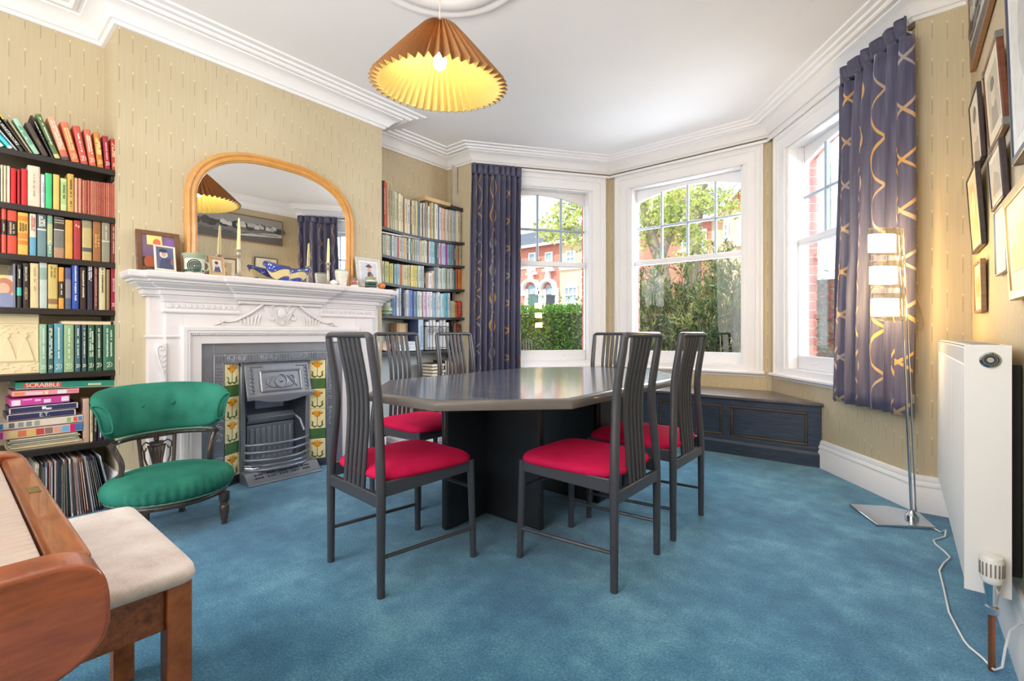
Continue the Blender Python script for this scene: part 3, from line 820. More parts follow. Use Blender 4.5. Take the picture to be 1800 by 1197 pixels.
# necking on the jambs and scroll consoles
for y0, y1 in ((.775, .93), (2.09, 2.335)):
    mb = MB(); pth = [(-3.45, y1), (-3.385, y1), (-3.385, y0), (-3.45, y0)] if y0 > 1 else [(-3.385, y1), (-3.385, y0), (-3.45, y0)]
    mb.sweep([(0, .968), (.008, .970), (.012, .978), (.006, .984), (.0, .986)], pth)
    mb.sweep([(0, .968), (.008, .970), (.012, .978), (.006, .984), (.0, .986)], [(XB, min(y1, 2.255)), (XB, max(y0, .845))])
    obj('necking', mb, M_MANTEL, mp, smooth=30)
for sg, ys in ((1, .845), (-1, 2.255)):
    F = lambda q, ys=ys, sg=sg: ys - sg * q               # q runs outwards from the straight edge
    pr = cr([(.012, .715), (.014, .735), (.020, .765), (.030, .80), (.042, .84), (.050, .875), (.051, .90), (.044, .925), (.028, .938)], 3)
    mb = MB(); mb.prism([(.0, .715)] + pr + [(0, .94)], -3.386, -3.318, lambda p, q, x: (x, F(p), q))
    cs = obj('scroll_bracket', mb, M_MANTEL, mp, bevel=.003, smooth=40)
    mb = MB(); sp_ = []
    for k in range(26):
        a = k / 25 * 2.2 * PI; r = .019 * (1 - k / 30)
        sp_.append((-3.317, F(.026 + r * math.cos(a)), .908 + r * math.sin(a)))
    mb.tube(sp_, .0035, 6)
    mb.tube([(-3.317, F(q), z) for q, z in ((.045, .90), (.044, .87), (.034, .83), (.022, .79), (.012, .75))], .004, 6)
    for k in range(4): mb.tube([(-3.317, F(.006), .875 - .03 * k), (-3.313, F(.018), .862 - .03 * k), (-3.317, F(.030 - .004 * k), .878 - .03 * k)], .0035, 6)
    obj('scroll_carving', mb, M_MANTEL, cs)
    mb = MB(); mb.box(-3.386, -3.33, F(.012) - .010, F(.012) + .010, .665, .705); mb.ball((-3.33, F(.012), .69), .011, 8, 6)
    obj('drop_ornament', mb, M_MANTEL, mp, bevel=.002)
# moulded inner frame round the iron insert
FC = 1.515
mb = MB(); T2 = lambda p, q, d: (d, p, q)
mb = MB(T2)
pth = [(FC - .6, 0), (FC - .6, 1.045), (FC + .6, 1.045), (FC + .6, 0)]
# profile measured inwards from the outer edge; left normal of this path points outwards, so it runs with minus signs
prof = [(0, XB - .03), (0, XB + .028), (-.012, XB + .034), (-.03, XB + .034), (-.034, XB + .028), (-.044, XB + .03), (-.054, XB + .02), (-.058, XB + .012), (-.112, XB + .006), (-.116, XB - .03)]
vs = []
def off_path(pts, o):
    return [(pts[0][0] - o, pts[0][1]), (pts[1][0] - o, pts[1][1] + o), (pts[2][0] + o, pts[2][1] + o), (pts[3][0] + o, pts[3][1])]
rings = [[(p[0], p[1], d) for p in off_path(pth, o)] for o, d in prof]
n = 4
allv = [p for r in rings for p in r]
fs = [(i * n + k, (i + 1) * n + k, (i + 1) * n + k + 1, i * n + k + 1) for i in range(len(prof) - 1) for k in range(3)]
mb.add(allv, fs)
inner = obj('inner_frame', mb, M_MANTEL, mp, smooth=25)
mb = MB()
nb = 110
for k in range(nb):
    y = FC - .545 + 1.09 * (k + .5) / nb
    mb.box(XB + .018, XB + .027, y - .003, y + .003, .987, .997)
obj('bead_row', mb, M_MANTEL, inner, smooth=0, kind='stuff')
# carved pediment
mb = MB()
ped = [(FC - .33, 1.046), (FC - .26, 1.062), (FC - .20, 1.085), (FC - .13, 1.125), (FC - .09, 1.14), (FC - .09, 1.175), (FC + .09, 1.175), (FC + .09, 1.14), (FC + .13, 1.125), (FC + .20, 1.085), (FC + .26, 1.062), (FC + .33, 1.046)]
ped = [(FC + (p - FC) * 1.28, q) for p, q in ped]
mb.prism(ped, XB - .005, XB + .010, lambda p, q, x: (x, p, q))
pd = obj('carved_pediment', mb, M_MANTEL, mp, bevel=.002, smooth=0)
for sg in (-1, 1):
    mb = MB()
    mb.tube([(XB + .012, FC + sg * q, z) for q, z in ((.115, 1.215), (.13, 1.19), (.16, 1.165), (.20, 1.135), (.25, 1.105), (.30, 1.078), (.34, 1.072), (.37, 1.078), (.38, 1.064), (.365, 1.055), (.35, 1.060))], [.004, .008, .010, .010, .010, .010, .010, .009, .007, .006, .004], 8)
    mb.tube([(XB + .012, FC + sg * q, z) for q, z in ((.42, 1.050), (.40, 1.058), (.38, 1.066))], [.003, .007, .004], 8)
    for k in range(6): mb.tube([(XB + .011, FC + sg * (.16 + .02 * k), 1.052), (XB + .016, FC + sg * (.155 + .022 * k), 1.07 + .022 * (1 - k / 6)), (XB + .011, FC + sg * (.135 + .03 * k), 1.10 + .03 * (1 - k / 4))], [.004, .006, .003], 6)
    obj('scroll_carving', mb, M_MANTEL, pd, smooth=50)
mb = MB()
rr = random.Random(3)
xf = XB + .012
for sg in (-1, 1):
    for (yc, zc, r0, turns) in ((.055, 1.155, .030, 1.6), (.075, 1.10, .026, -1.5), (.035, 1.20, .02, 1.4), (.03, 1.075, .02, -1.3)):
        pts = []
        for k in range(18):
            a = PI / 2 + turns * PI * k / 17 * sg; r = r0 * (1 - .75 * k / 17)
            pts.append((xf + .003, FC + sg * yc + r * math.cos(a) * sg, zc + r * math.sin(a)))
        mb.tube(pts, .0052, 6)
    for k in range(5):
        mb.tube([(xf, FC + sg * .01, 1.06 + .012 * k), (xf + .006, FC + sg * (.03 + .008 * k), 1.065 + .02 * k), (xf, FC + sg * (.05 + .012 * k), 1.09 + .022 * k)], [.005, .007, .003], 6)
mb.ball((xf, FC, 1.135), .03, 12, 8, sx=.35, sz=1.25); mb.ball((xf, FC, 1.205), .018, 10, 6, sx=.5)
mb.ball((xf, FC, 1.065), .016, 10, 6, sx=.5)
obj('cartouche_carving', mb, M_MANTEL, pd, smooth=60)

# ================================================================== cast iron insert
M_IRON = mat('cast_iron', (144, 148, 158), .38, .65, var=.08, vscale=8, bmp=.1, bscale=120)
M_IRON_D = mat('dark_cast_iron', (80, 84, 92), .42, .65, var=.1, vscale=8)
fp = thing('fireplace_insert', 'grey cast iron fireplace insert with hood, bars and flower tiles', 'fireplace', (-3.40, FC, 0))
XI = -3.365
def yb(y0, y1, z0, z1, x0, x1): return (x0, x1, y0, y1, z0, z1)
mb = MB(); hw = .487
for q in ((FC - hw, FC - hw + .075, 0, .935), (FC + hw - .075, FC + hw, 0, .935), (FC - hw + .075, FC + hw - .075, .862, .935)): mb.box(XI - .02, XI, q[0], q[1], q[2], q[3])
obj('outer_frame', mb, M_IRON, fp, bevel=.003)
mb = MB(); a0, a1 = FC - hw + .075, FC + hw - .075
for q in ((a0, a0 + .062, .0, .862), (a1 - .062, a1, .0, .862), (a0 + .062, a1 - .062, .80, .862)): mb.box(XI - .03, XI + .006, q[0], q[1], q[2], q[3])
band = obj('relief_band', mb, M_IRON, fp, bevel=.004)
mb = MB()
def ring(y, z, r, rt=.0035):
    mb.tube([(XI + .007, y + r * math.cos(2 * PI * k / 14), z + r * math.sin(2 * PI * k / 14)) for k in range(14)], rt, 6, closed=True)
y = a0 + .01; k = 0
while y < a1 - .01:
    g = k % 9
    if g in (0, 1, 2, 3): mb.box(XI + .004, XI + .011, y - .004, y + .004, .810, .852); y += .018
    elif g in (4, 6): ring(y + .018, .831, .020); ring(y + .018, .831, .010); y += .043
    elif g in (5, 7): mb.prism([(y + .012, .831), (y - .004 + .012, .848), (y - .02 + .012, .831), (y - .004 + .012, .814)], XI + .004, XI + .010, lambda p, q, x: (x, p, q)); y += .022
    else: y += .004
    k += 1
obj('relief_ornament', mb, M_IRON, band, smooth=40)
for yc in (a0 + .031, a1 - .031):
    mb = MB(); z = .775; k = 0
    while z > .06:
        g = k % 8
        if g < 5: mb.box(XI + .004, XI + .011, yc - .022, yc + .022, z - .004, z + .004); z -= .02
        else: ring(yc, z - .016, .021); ring(yc, z - .016, .010); z -= .046
        k += 1
    obj('relief_ornament', mb, M_IRON, band, smooth=40)
# tile panels: the printed flower tiles and the green strip tiles
M_TILE = mat('cream_glazed_tile', (243, 226, 172), .12, var=.05, coat=.5)
M_TGREEN = mat('green_glazed_tile', (74, 112, 58), .14, var=.22, vscale=9, coat=.5)
M_FLOWER = mat('flower_orange', (232, 158, 34), .15, var=.25, vscale=40, coat=.4)
M_STEM = mat('flower_green', (62, 102, 52), .15, var=.15, coat=.4)
def ell(cx_, cy_, rx, ry, n=14, a0=0, a1=2 * PI): return [(cx_ + rx * math.cos(a0 + (a1 - a0) * k / n), cy_ + ry * math.sin(a0 + (a1 - a0) * k / n)) for k in range(n)]
for sd in (-1, 1):
    pa = Vector((XI - .004, FC + sd * .350, 0)); pb = Vector((XI - .06, FC + sd * .242, 0))
    dv = (pb - pa); wT = dv.length; dv.normalize(); nn = Vector((-dv.y, dv.x, 0)) if sd < 0 else Vector((dv.y, -dv.x, 0))
    if nn.x < 0: nn = -nn
    def TT(a, o, z, pa=pa, dv=dv, nn=nn): q = pa + dv * a + nn * o; return (q.x, q.y, z)
    mb = MB(TT); mb.box(-.004, wT + .004, -.02, .0, .04, .80)
    pn = obj('tile_panel', mb, M_IRON_D, fp)
    mb = MB(TT); mb.box(-.004, wT + .02, -.01, .006, .0, .052)
    obj('panel_foot', mb, M_IRON_D, fp)
    z = .055
    rows = [('f', .123), ('g', .060), ('f', .123), ('f', .123), ('g', .060), ('f', .123), ('g', .06), ('f', .06)]
    rows = [('f', .150), ('g', .075), ('f', .150), ('f', .150), ('g', .075), ('f', .145)]
    for kind, h in rows:
        mb = MB(TT); mb.box(.004, wT - .002, 0, .006, z + .001, z + h - .001)
        tl = obj('flower_tile' if kind == 'f' else 'strip_tile', mb, M_TILE if kind == 'f' else M_TGREEN, pn, bevel=.0012, seg=1)
        if kind == 'f':
            tl_m = MB(TT); c = wT / 2; zc = z + h * .70
            for k in range(7):
                a = PI * (k + .5) / 7 if k < 7 else 0
                pts = [(c, zc - .012), (c + .040 * math.cos(a) - .008 * math.sin(a), zc + .026 * math.sin(a) + .006), (c + .044 * math.cos(a), zc + .032 * math.sin(a) + .004), (c + .036 * math.cos(a) + .009 * math.sin(a), zc + .024 * math.sin(a))]
                tl_m.prism(pts, .0058, .0068, lambda p, q, o: (p, o, q))
            tl_m.prism(ell(c, zc - .004, .022, .014), .0058, .0070, lambda p, q, o: (p, o, q))
            tl_m.prism([(c - .040, zc + .016), (c - .03, zc + .004), (c + .03, zc + .004), (c + .040, zc + .016), (c, zc - .012)], .0058, .0066, lambda p, q, o: (p, o, q))
            s = MB(TT)
            s.tube([(c, .0062, z + .02), (c, .0062, zc - .01)], .0022, 5, mi=0)
            for q in (-1, 1):
                s.tube([(c, .0062, z + .022), (c + q * .018, .0062, z + .012), (c + q * .036, .0062, z + .026), (c + q * .032, .0062, z + .05), (c + q * .042, .0062, z + .060)], [.003, .006, .006, .005, .002], 6)
            k0 = len(tl_m.v); tl_m.v += s.v; tl_m.f += [tuple(i + k0 for i in f) for f in s.f]; tl_m.m += [1] * len(s.f)
            obj('flower_print', tl_m, [M_FLOWER, M_STEM], tl, smooth=30)
        z += h
# fire opening
y0, y1 = FC - .238, FC + .238
mb = MB()
for q in ((y0, y0 + .028), (y1 - .028, y1)): mb.box(-3.44, XI - .035, q[0], q[1], .0, .80)
mb.box(-3.44, XI - .03, y0, y1, .775, .80)
obj('opening_frame', mb, M_IRON, fp, bevel=.005)
def quad_panel(name, pts, m, t=.008, **k):
    p = [Vector(q) for q in pts]; n = (p[1] - p[0]).cross(p[2] - p[0]).normalized() * t
    b_ = MB(); b_.add([tuple(q) for q in p] + [tuple(q - n) for q in p], [(0, 1, 2, 3), (7, 6, 5, 4), (0, 4, 5, 1), (1, 5, 6, 2), (2, 6, 7, 3), (3, 7, 4, 0)])
    return obj(name, b_, m, fp, smooth=0, **k)
hd = quad_panel('hood', [(-3.345, y0 + .02, .56), (-3.345, y1 - .01, .56), (-3.395, y1 - .02, .785), (-3.395, y0 + .02, .785)], M_IRON, .012, bevel=.004)
mb = MB()
lip = [(y0 + .02, .545)] + [(y0 + .06 + (y1 - y0 - .12) * k / 12, .548 - .028 * math.sin(PI * k / 12)) for k in range(13)] + [(y1 - .01, .545), (y1 - .01, .575), (y0 + .02, .575)]
mb.prism(lip, -3.352, -3.328, lambda p, q, x: (x, p, q))
obj('hood_lip', mb, M_IRON, hd, bevel=.003)
def hood_pt(y, z, o=.0): t = (z - .56) / .225; return (-3.345 - .05 * t + o, y, z)
mb = MB()
for q in (((y0 + .115, .60), (y1 - .085, .60)), ((y0 + .115, .735), (y1 - .085, .735)), ((y0 + .115, .60), (y0 + .115, .735)), ((y1 - .085, .60), (y1 - .085, .735))):
    mb.tube([hood_pt(*q[0], .006), hood_pt(*q[1], .006)], .007, 6)
for sg in (-1, 1):
    c = FC + .015
    mb.tube([hood_pt(c + sg * q, z, .004) for q, z in ((.0, .615), (.03, .63), (.045, .66), (.03, .69), (.0, .712))], .004, 6)
    mb.tube([hood_pt(c + sg * q, z, .004) for q, z in ((.02, .62), (.07, .625), (.10, .65), (.09, .69), (.07, .70))], .004, 6)
    mb.tube([hood_pt(c + sg * q, z, .004) for q, z in ((.045, .70), (.075, .66), (.11, .62))], .003, 6)
    yy = y0 + .06 if sg < 0 else y1 - .04
    for k in range(7): mb.tube([hood_pt(yy + .012 * math.cos(2 * PI * j / 8), .60 + .026 * k + .010 * math.sin(2 * PI * j / 8), .004) for j in range(8)], .0035, 5, closed=True)
    mb.tube([hood_pt(yy, .765, .004), hood_pt(yy + (.07 if sg < 0 else -.07), .765, .004)], .004, 6)
mb.ball(hood_pt(FC + .015, .665, .004), .014, 8, 6, sx=.4)
obj('hood_ornament', mb, M_IRON, hd, smooth=50)
# firebox: splayed cheeks, back with a panel, ledge, ribbed brick
bx = -3.62
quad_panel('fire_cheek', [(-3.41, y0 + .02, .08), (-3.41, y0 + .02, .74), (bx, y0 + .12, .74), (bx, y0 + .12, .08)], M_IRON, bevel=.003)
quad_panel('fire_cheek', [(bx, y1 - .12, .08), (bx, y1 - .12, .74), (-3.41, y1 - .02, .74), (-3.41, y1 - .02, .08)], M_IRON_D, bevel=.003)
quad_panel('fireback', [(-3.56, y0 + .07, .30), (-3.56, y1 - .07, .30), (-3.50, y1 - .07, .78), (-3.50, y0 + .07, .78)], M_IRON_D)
mb = MB(); mb.box(-3.56, -3.515, FC - .10, FC + .10, .46, .54)
obj('fireback_panel', mb, M_IRON, fp, bevel=.006)
mb = MB(); mb.prism([(-3.57, .36), (-3.50, .36), (-3.47, .40), (-3.50, .43), (-3.57, .43)], y0 + .075, y1 - .075, lambda p, q, y: (p, y, q))
obj('back_ledge', mb, M_IRON, fp, bevel=.004)
mb = MB()
mb.box(-3.57, -3.49, y0 + .075, y1 - .075, .09, .355)
rb = obj('ribbed_back', mb, M_IRON, fp, bevel=.004)
mb = MB()
for k in range(8):
    y = y0 + .10 + (y1 - y0 - .2) * k / 7
    mb.box(-3.492, -3.482, y - .010, y + .010, .12, .33)
obj('rib', mb, M_IRON, rb, bevel=.004)
mb = MB(); mb.tube([(-3.42, y1 - .03, .28 + 0), (-3.45, y1 - .045, .36), (-3.50, y1 - .07, .40), (-3.55, y1 - .09, .405)], .012, 8)
obj('curved_rail', mb, M_IRON, fp)
for k, z in enumerate((.245, .195, .145)):
    mb = MB(); b_ = .055 + .012 * k
    mb.tube([(-3.39, y0 + .02, z), (-3.36, y0 + .035, z), (-3.355 + b_ * .55, y0 + .10, z), (-3.35 + b_, FC - .06, z), (-3.35 + b_, FC + .06, z), (-3.355 + b_ * .55, y1 - .10, z), (-3.36, y1 - .035, z), (-3.39, y1 - .02, z)], .0095, 8)
    obj('fire_bar', mb, M_IRON, fp, smooth=60)
mb = MB()
for k in range(26):
    y = y0 + .05 + (y1 - y0 - .10) * k / 25
    mb.box(-3.46, -3.315 + .03 * math.sin(PI * k / 25), y - .0055, y + .0055, .098, .112)
mb.box(-3.47, -3.45, y0 + .03, y1 - .03, .095, .114)
obj('grate', mb, M_IRON, fp, smooth=0)
mb = MB(); mb.tube([(-3.39, y0 + .02, .105), (-3.345, y0 + .05, .105), (-3.305, y0 + .12, .105), (-3.285, FC, .105), (-3.305, y1 - .12, .105), (-3.345, y1 - .05, .105), (-3.39, y1 - .02, .105)], .011, 8)
mb.tube([(-3.39, y0 + .02, .08), (-3.335, y0 + .05, .08), (-3.29, y0 + .12, .08), (-3.27, FC, .08), (-3.29, y1 - .12, .08), (-3.335, y1 - .05, .08), (-3.39, y1 - .02, .08)], .010, 8)
obj('grate_front', mb, M_IRON, fp, smooth=60)
mb = MB(); mb.prism([(-3.40, .0), (-3.235, .0), (-3.235, .012), (-3.255, .018), (-3.315, .072), (-3.40, .074)], y0 - .01, y1 + .01, lambda p, q, y: (p, y, q))
ash = obj('ash_cover', mb, M_IRON, fp, bevel=.004)
mb = MB()
rr = random.Random(5)
for k in range(20):
    y = y0 + .05 + (y1 - y0 - .10) * k / 19
    if k % 4 == 3: continue
    for j in range(2):
        t = .35 + .3 * j; x = -3.255 - .06 * t; z = .018 + .054 * t
        mb.box(x - .006, x + .003, y - .004 - .004 * rr.random(), y + .004 + .004 * rr.random(), z - .003, z + .006)
obj('raised_ornament', mb, M_IRON_D, ash, smooth=0)

# ================================================================== overmantel mirror
M_GILT = wood('gilded_pine', (206, 144, 72), (222, 164, 90), .34, (2, 2, 3), 4, coat=.3)
mi = thing('overmantel_mirror', 'large arched gilt framed overmantel mirror standing on the mantelpiece', 'mirror', (-3.43, 1.552, 1.353))
MC, MH = 1.552, .584
out = [(MC - MH, 1.354)]
for k in range(41):
    a = PI * (1 - k / 40); c_ = math.cos(a)
    t = math.copysign(abs(c_) ** .62, c_)
    out.append((MC + MH * t, 1.87 + .367 * max(0, 1 - abs(t) ** 2.6) ** .5))
out.append((MC + MH, 1.354))
out = out[::-1]                                   # so that the left normal points inwards
mb = MB(lambda p, q, d: (d, p, q))
mb.sweep([(0, -3.448), (0, -3.425), (.006, -3.413), (.016, -3.409), (.026, -3.413), (.030, -3.419), (.036, -3.418), (.044, -3.410), (.052, -3.412), (.058, -3.422), (.062, -3.421), (.066, -3.427), (.066, -3.446)], out)
obj('mirror_frame', mb, M_GILT, mi, smooth=40)
mb = MB(); inn = [(MC + (p - MC) * .90, 1.354 + (q - 1.354) * .94) for p, q in out]
mb.prism(inn, -3.438, -3.434, lambda p, q, x: (x, p, q))
mm, nt, b = newmat('mirror_silver'); b.inputs['Base Color'].default_value = (.90, .91, .92, 1); setp(b, .01, 1)
obj('mirror_glass', mb, mm, mi, smooth=0)
mb = MB(lambda p, q, d: (d, p, q)); mb.box(MC - MH + .004, MC + MH - .004, 1.353, 1.362, -3.446, -3.428)
obj('bottom_rail', mb, M_GILT, mi, bevel=.003)

# ================================================================== framed pictures helper
def flat(c, name='print', rough=.5, var=.10): return mat(name + '_%d_%d_%d' % c, c, rough, var=var, vscale=25)
def framed(root, T, w, h, fw, m_frame, depth, mount=None, shapes=(), bg=(200, 200, 200), lip=.004, glazed=True):
    """T(a, b, d): a along the width from the left, b up, d out of the picture"""
    mb = MB(T)
    for q in ((0, fw, 0, h), (w - fw, w, 0, h), (fw, w - fw, 0, fw), (fw, w - fw, h - fw, h)): mb.box(q[0], q[1], q[2], q[3], 0, depth)
    obj('picture_frame', mb, m_frame, root, bevel=min(.003, fw * .3), local='_base' not in root)
    mb = MB(T); mb.box(fw * .8, w - fw * .8, fw * .8, h - fw * .8, .0, depth - lip)
    x0, x1, y0, y1 = fw, w - fw, fw, h - fw
    if mount:
        mo = obj('mount', mb, flat(mount[0], 'mount'), root, smooth=0)
        k = mount[1]; x0 += k; x1 -= k; y0 += k; y1 -= k
        mb = MB(T); mb.box(x0, x1, y0, y1, depth - lip, depth - lip + .0006)
    pic = obj('print', mb, flat(bg), root, smooth=0)
    for i, sh in enumerate(shapes):
        mb = MB(T); pts = [(x0 + (x1 - x0) * p, y0 + (y1 - y0) * q) for p, q in (ell(*sh[1:5]) if sh[0] == 'e' else sh[1])]
        z0 = depth - lip + (.0006 if mount else 0)
        mb.prism(pts, z0, z0 + .0004 + .00015 * i, lambda p, q, d: (p, q, d))
        obj('image_area', mb, flat(sh[-1]), pic, smooth=0)
    return root
def leaning(yl, yr, zb, h, xfoot, lean, t=0):
    """frame standing on a shelf against the chimney wall: foot edge at x = xfoot, top leaning back by lean; turned by t"""
    w = yr - yl
    def T(a, b, d):
        x = xfoot - math.sin(lean) * b + math.cos(lean) * d; z = zb + math.cos(lean) * b + math.sin(lean) * d
        return (x - t * (a - w / 2), yl + a, z)
    return T
ZM = 1.3535
g = thing('photo_frame', 'large brown photo frame with a colourful picture, leaning at the fireside end of the mantel', 'picture frame', (-3.38, .80, ZM), group='ornaments on the mantelpiece')
framed(g, leaning(.715, .93, ZM + .002, .245, -3.375, .16), .215, .245, .028, wood('brown_frame', (98, 66, 44), (124, 86, 58), .4), .018, None,
       [('p', [(0, 0), (.25, 0), (.2, .3), (0, .3)], (64, 50, 46)), ('p', [(.15, .7), (.62, .7), (.6, 1), (.15, 1)], (240, 214, 130)), ('e', .45, .78, .12, .12, (226, 110, 74)), ('e', .85, .78, .18, .16, (128, 92, 158)), ('p', [(.6, .62), (.95, .66), (.75, .4)], (206, 214, 110)), ('e', .2, .15, .16, .2, (180, 92, 62)), ('p', [(.5, .0), (1, 0), (1, .35), (.6, .4)], (98, 84, 132))], (120, 92, 120))
g = thing('photo_frame', 'small cream photo frame with a person in a blue coat and dark cap', 'picture frame', (-3.29, .82, ZM), group='ornaments on the mantelpiece')
framed(g, leaning(.772, .882, ZM + .001, .150, -3.268, .20, .25), .11, .150, .011, mat('cream_frame', (238, 226, 200), .45), .012, None,
       [('p', [(.1, 0), (.95, 0), (.8, .5), (.3, .52)], (72, 78, 110)), ('e', .42, .66, .24, .16, (226, 220, 224)), ('e', .42, .7, .15, .13, (222, 172, 148)), ('e', .40, .84, .24, .09, (58, 62, 84)), ('e', .9, .35, .12, .14, (150, 110, 110))], (100, 106, 140))
g = thing('photo_frame', 'tiny light wood photo frame with a dark-haired person, beside the green mug', 'picture frame', (-3.28, 1.09, ZM), group='ornaments on the mantelpiece')
framed(g, leaning(1.045, 1.140, ZM + .001, .120, -3.262, .25, .2), .095, .120, .010, wood('light_frame', (190, 150, 96), (214, 176, 120), .4), .010, ((176, 150, 130), .011),
       [('p', [(.1, 0), (.9, 0), (.75, .45), (.3, .45)], (74, 84, 108)), ('e', .48, .58, .16, .2, (226, 170, 146)), ('e', .46, .75, .2, .13, (74, 48, 40))], (214, 206, 196))
g = thing('photo_frame', 'grey-white photo frame with a standing figure in a hat, beside the white beaker', 'picture frame', (-3.36, 2.20, ZM), group='ornaments on the mantelpiece')
framed(g, leaning(2.11, 2.335, ZM + .002, .255, -3.335, .15), .225, .255, .022, mat('grey_white_frame', (206, 206, 204), .45), .016, ((232, 222, 210), .018),
       [('p', [(.30, 0), (.75, 0), (.72, .5), (.55, .6), (.42, .55)], (70, 64, 72)), ('e', .52, .68, .10, .12, (214, 160, 136)), ('e', .52, .82, .22, .05, (86, 62, 52)), ('e', .52, .86, .12, .07, (86, 62, 52)), ('e', .66, .35, .11, .16, (168, 96, 74))], (198, 200, 212))

# ================================================================== ornaments on the mantel shelf
ORN = 'ornaments on the mantelpiece'
M_POT = mat('pale_stoneware', (222, 218, 206), .35, var=.06, vscale=14, coat=.3)
M_SAGE = mat('sage_glaze', (164, 176, 146), .3, var=.15, vscale=20, coat=.3)
M_DKGREEN = mat('dark_green_glaze', (54, 80, 66), .3, var=.25, vscale=30, coat=.3)
def mug(name, label, y, x, r, h, flare, swirl):
    g = thing(name, label, 'mug', (x, y, ZM), group=ORN)
    mb = MB(); mb.lathe([(r * .92, 0), (r * .98, h * .1), (r, h * .6), (r * 1.02, h * .72), (r * flare, h), (r * flare - .004, h + .002), (r * .95, h * .75), (r * .9, h * .1), (0, h * .08)], 28, (x, y, ZM))
    b_ = obj('body', mb, M_POT, g, smooth=50)
    mb = MB(); mb.lathe([(r * 1.022, h * .73), (r * flare + .002, h * .985), (r * flare, h * 1.012), (r * flare - .006, h * 1.0)], 28, (x, y, ZM))
    obj('rim', mb, M_SAGE, g, smooth=50)
    va = math.atan2(-y, -x)                       # the side turned to the room
    mb = MB()
    if swirl:
        for k, rr_ in enumerate((.036, .026, .017, .008)):
            mb.tube([(x + (r + .001) * math.cos(va + rr_ / r * math.cos(2 * PI * j / 16)), y + (r + .001) * math.sin(va + rr_ / r * math.cos(2 * PI * j / 16)), ZM + h * .38 + rr_ * math.sin(2 * PI * j / 16)) for j in range(16)], .0035, 5, closed=True)
        mb.lathe([(r * 1.004, h * .08), (r * 1.012, h * .14), (r * 1.004, h * .2)], 28, (x, y, ZM))
    else:
        for k in range(16):
            a = va - 1.2 + 2.4 * (k % 8) / 7
            mb.ball((x + r * math.cos(a), y + r * math.sin(a), ZM + h * (.2 + .25 * (k // 8))), .013, 8, 5)
    obj('glaze_pattern', mb, M_DKGREEN, g, smooth=60)
    mb = MB(); ha = va + 1.5
    mb.tube([(x + rr_ * math.cos(ha), y + rr_ * math.sin(ha), ZM + z) for rr_, z in ((r * .95, h * .62), (r * 1.35, h * .6), (r * 1.5, h * .4), (r * 1.3, h * .22), (r * .95, h * .2))], .006, 8)
    obj('handle', mb, M_SAGE, g, smooth=60)
mug('mug', 'large sage green and white pottery mug with a dark swirl', .975, -3.285, .052, .118, 1.22, True)
mug('mug', 'white pottery beaker with dark green pattern, before the arched photo frame', 2.185, -3.262, .036, .088, 1.12, False)
M_PEWTER = mat('pewter', (176, 164, 146), .35, .55, var=.08)
M_WAX = mat('ivory_wax', (240, 222, 158), .4, var=.04)
for (y, x, label, hc, hs) in ((1.215, -3.27, 'tall pewter candlestick with ivory candle, beside the tiny wood photo frame', .20, .178), (1.835, -3.285, 'pewter candlestick with ivory candle between the painted bowl and the pale vase', .18, .165)):
    g = thing('candlestick', label, 'candlestick', (x, y, ZM), group=ORN)
    mb = MB(); mb.lathe([(.036, 0), (.036, .005), (.026, .012), (.014, .022), (.010, .04), (.0115, .06), (.0095, .10), (.010, hs - .045), (.016, hs - .038), (.011, hs - .032), (.012, hs - .015), (.021, hs - .003), (.021, hs), (.012, hs - .002)], 20, (x, y, ZM))
    obj('stem', mb, M_PEWTER, g, smooth=50)
    mb = MB(); mb.tube([(x, y, ZM + hs - .012), (x, y + .003, ZM + hs + hc * .6), (x - .002, y + .004, ZM + hs + hc)], [.0115, .0095, .006], 12); mb.tube([(x - .002, y + .004, ZM + hs + hc), (x - .002, y + .005, ZM + hs + hc + .008)], .001, 5)
    obj('candle', mb, M_WAX, g, smooth=50)
def bowl_mat():
    m, nt, b = newmat('painted_bowl')
    v = coords(nt, 'Object')
    n = noise(nt, v, 13, 2); sp = noise(nt, v, 70, 1)
    t = nt.nodes.new('ShaderNodeUVMap'); q = nt.nodes.new('ShaderNodeSeparateXYZ'); nt.links.new(t.outputs[0], q.inputs[0])
    U, V = X(nt, q.outputs[0]), X(nt, q.outputs[1])
    body = (V - .5 - (U * 21).sin() * .16).ab().lt(.23)
    lineb = ((V - .5 - (U * 21).sin() * .16).ab() - .23).ab().lt(.03)
    blue = mixc(nt, sp.gt(.66), lin(52, 74, 176), lin(236, 234, 226))
    c = mixc(nt, body, blue, lin(222, 204, 152)); c = mixc(nt, lineb, c, lin(92, 84, 88))
    c = mixc(nt, V.gt(.93), c, lin(64, 74, 120))
    nt.links.new(c, b.inputs['Base Color']); setp(b, .18, coat=.5)
    return m
g = thing('bowl', 'boat-shaped pottery bowl painted with cream figures on blue, on the mantel', 'bowl', (-3.30, 1.545, ZM), group=ORN)
mb = MB(); mb.uv = []
NU = 56
for layer, (k, up) in enumerate(((1, 0), (.95, .006))):
    vs = []
    for j in range(9):
        t = j / 8
        for i in range(NU):
            a = 2 * PI * i / NU
            e = .075 * (.38 + .62 * t ** .6)
            bx_ = -3.30 + e * k * math.cos(a) * .8
            sy = .165 * (.42 + .58 * t ** .7)
            yb_ = 1.545 + sy * k * math.sin(a)
            rimz = .085 + .028 * abs(math.sin(a)) ** 2 + (.012 if math.sin(a) < 0 else 0)
            vs.append((bx_, yb_, ZM + up + rimz * t ** 1.3)); mb.uv.append((i / NU, t))
    fs = [(j * NU + i, j * NU + (i + 1) % NU, (j + 1) * NU + (i + 1) % NU, (j + 1) * NU + i) for j in range(8) for i in range(NU)]
    if layer == 0: fs.append(tuple(range(NU))[::-1])
    else: fs = [f[::-1] for f in fs] + [tuple(range(NU))]
    mb.add(vs, fs)
n = 9 * NU
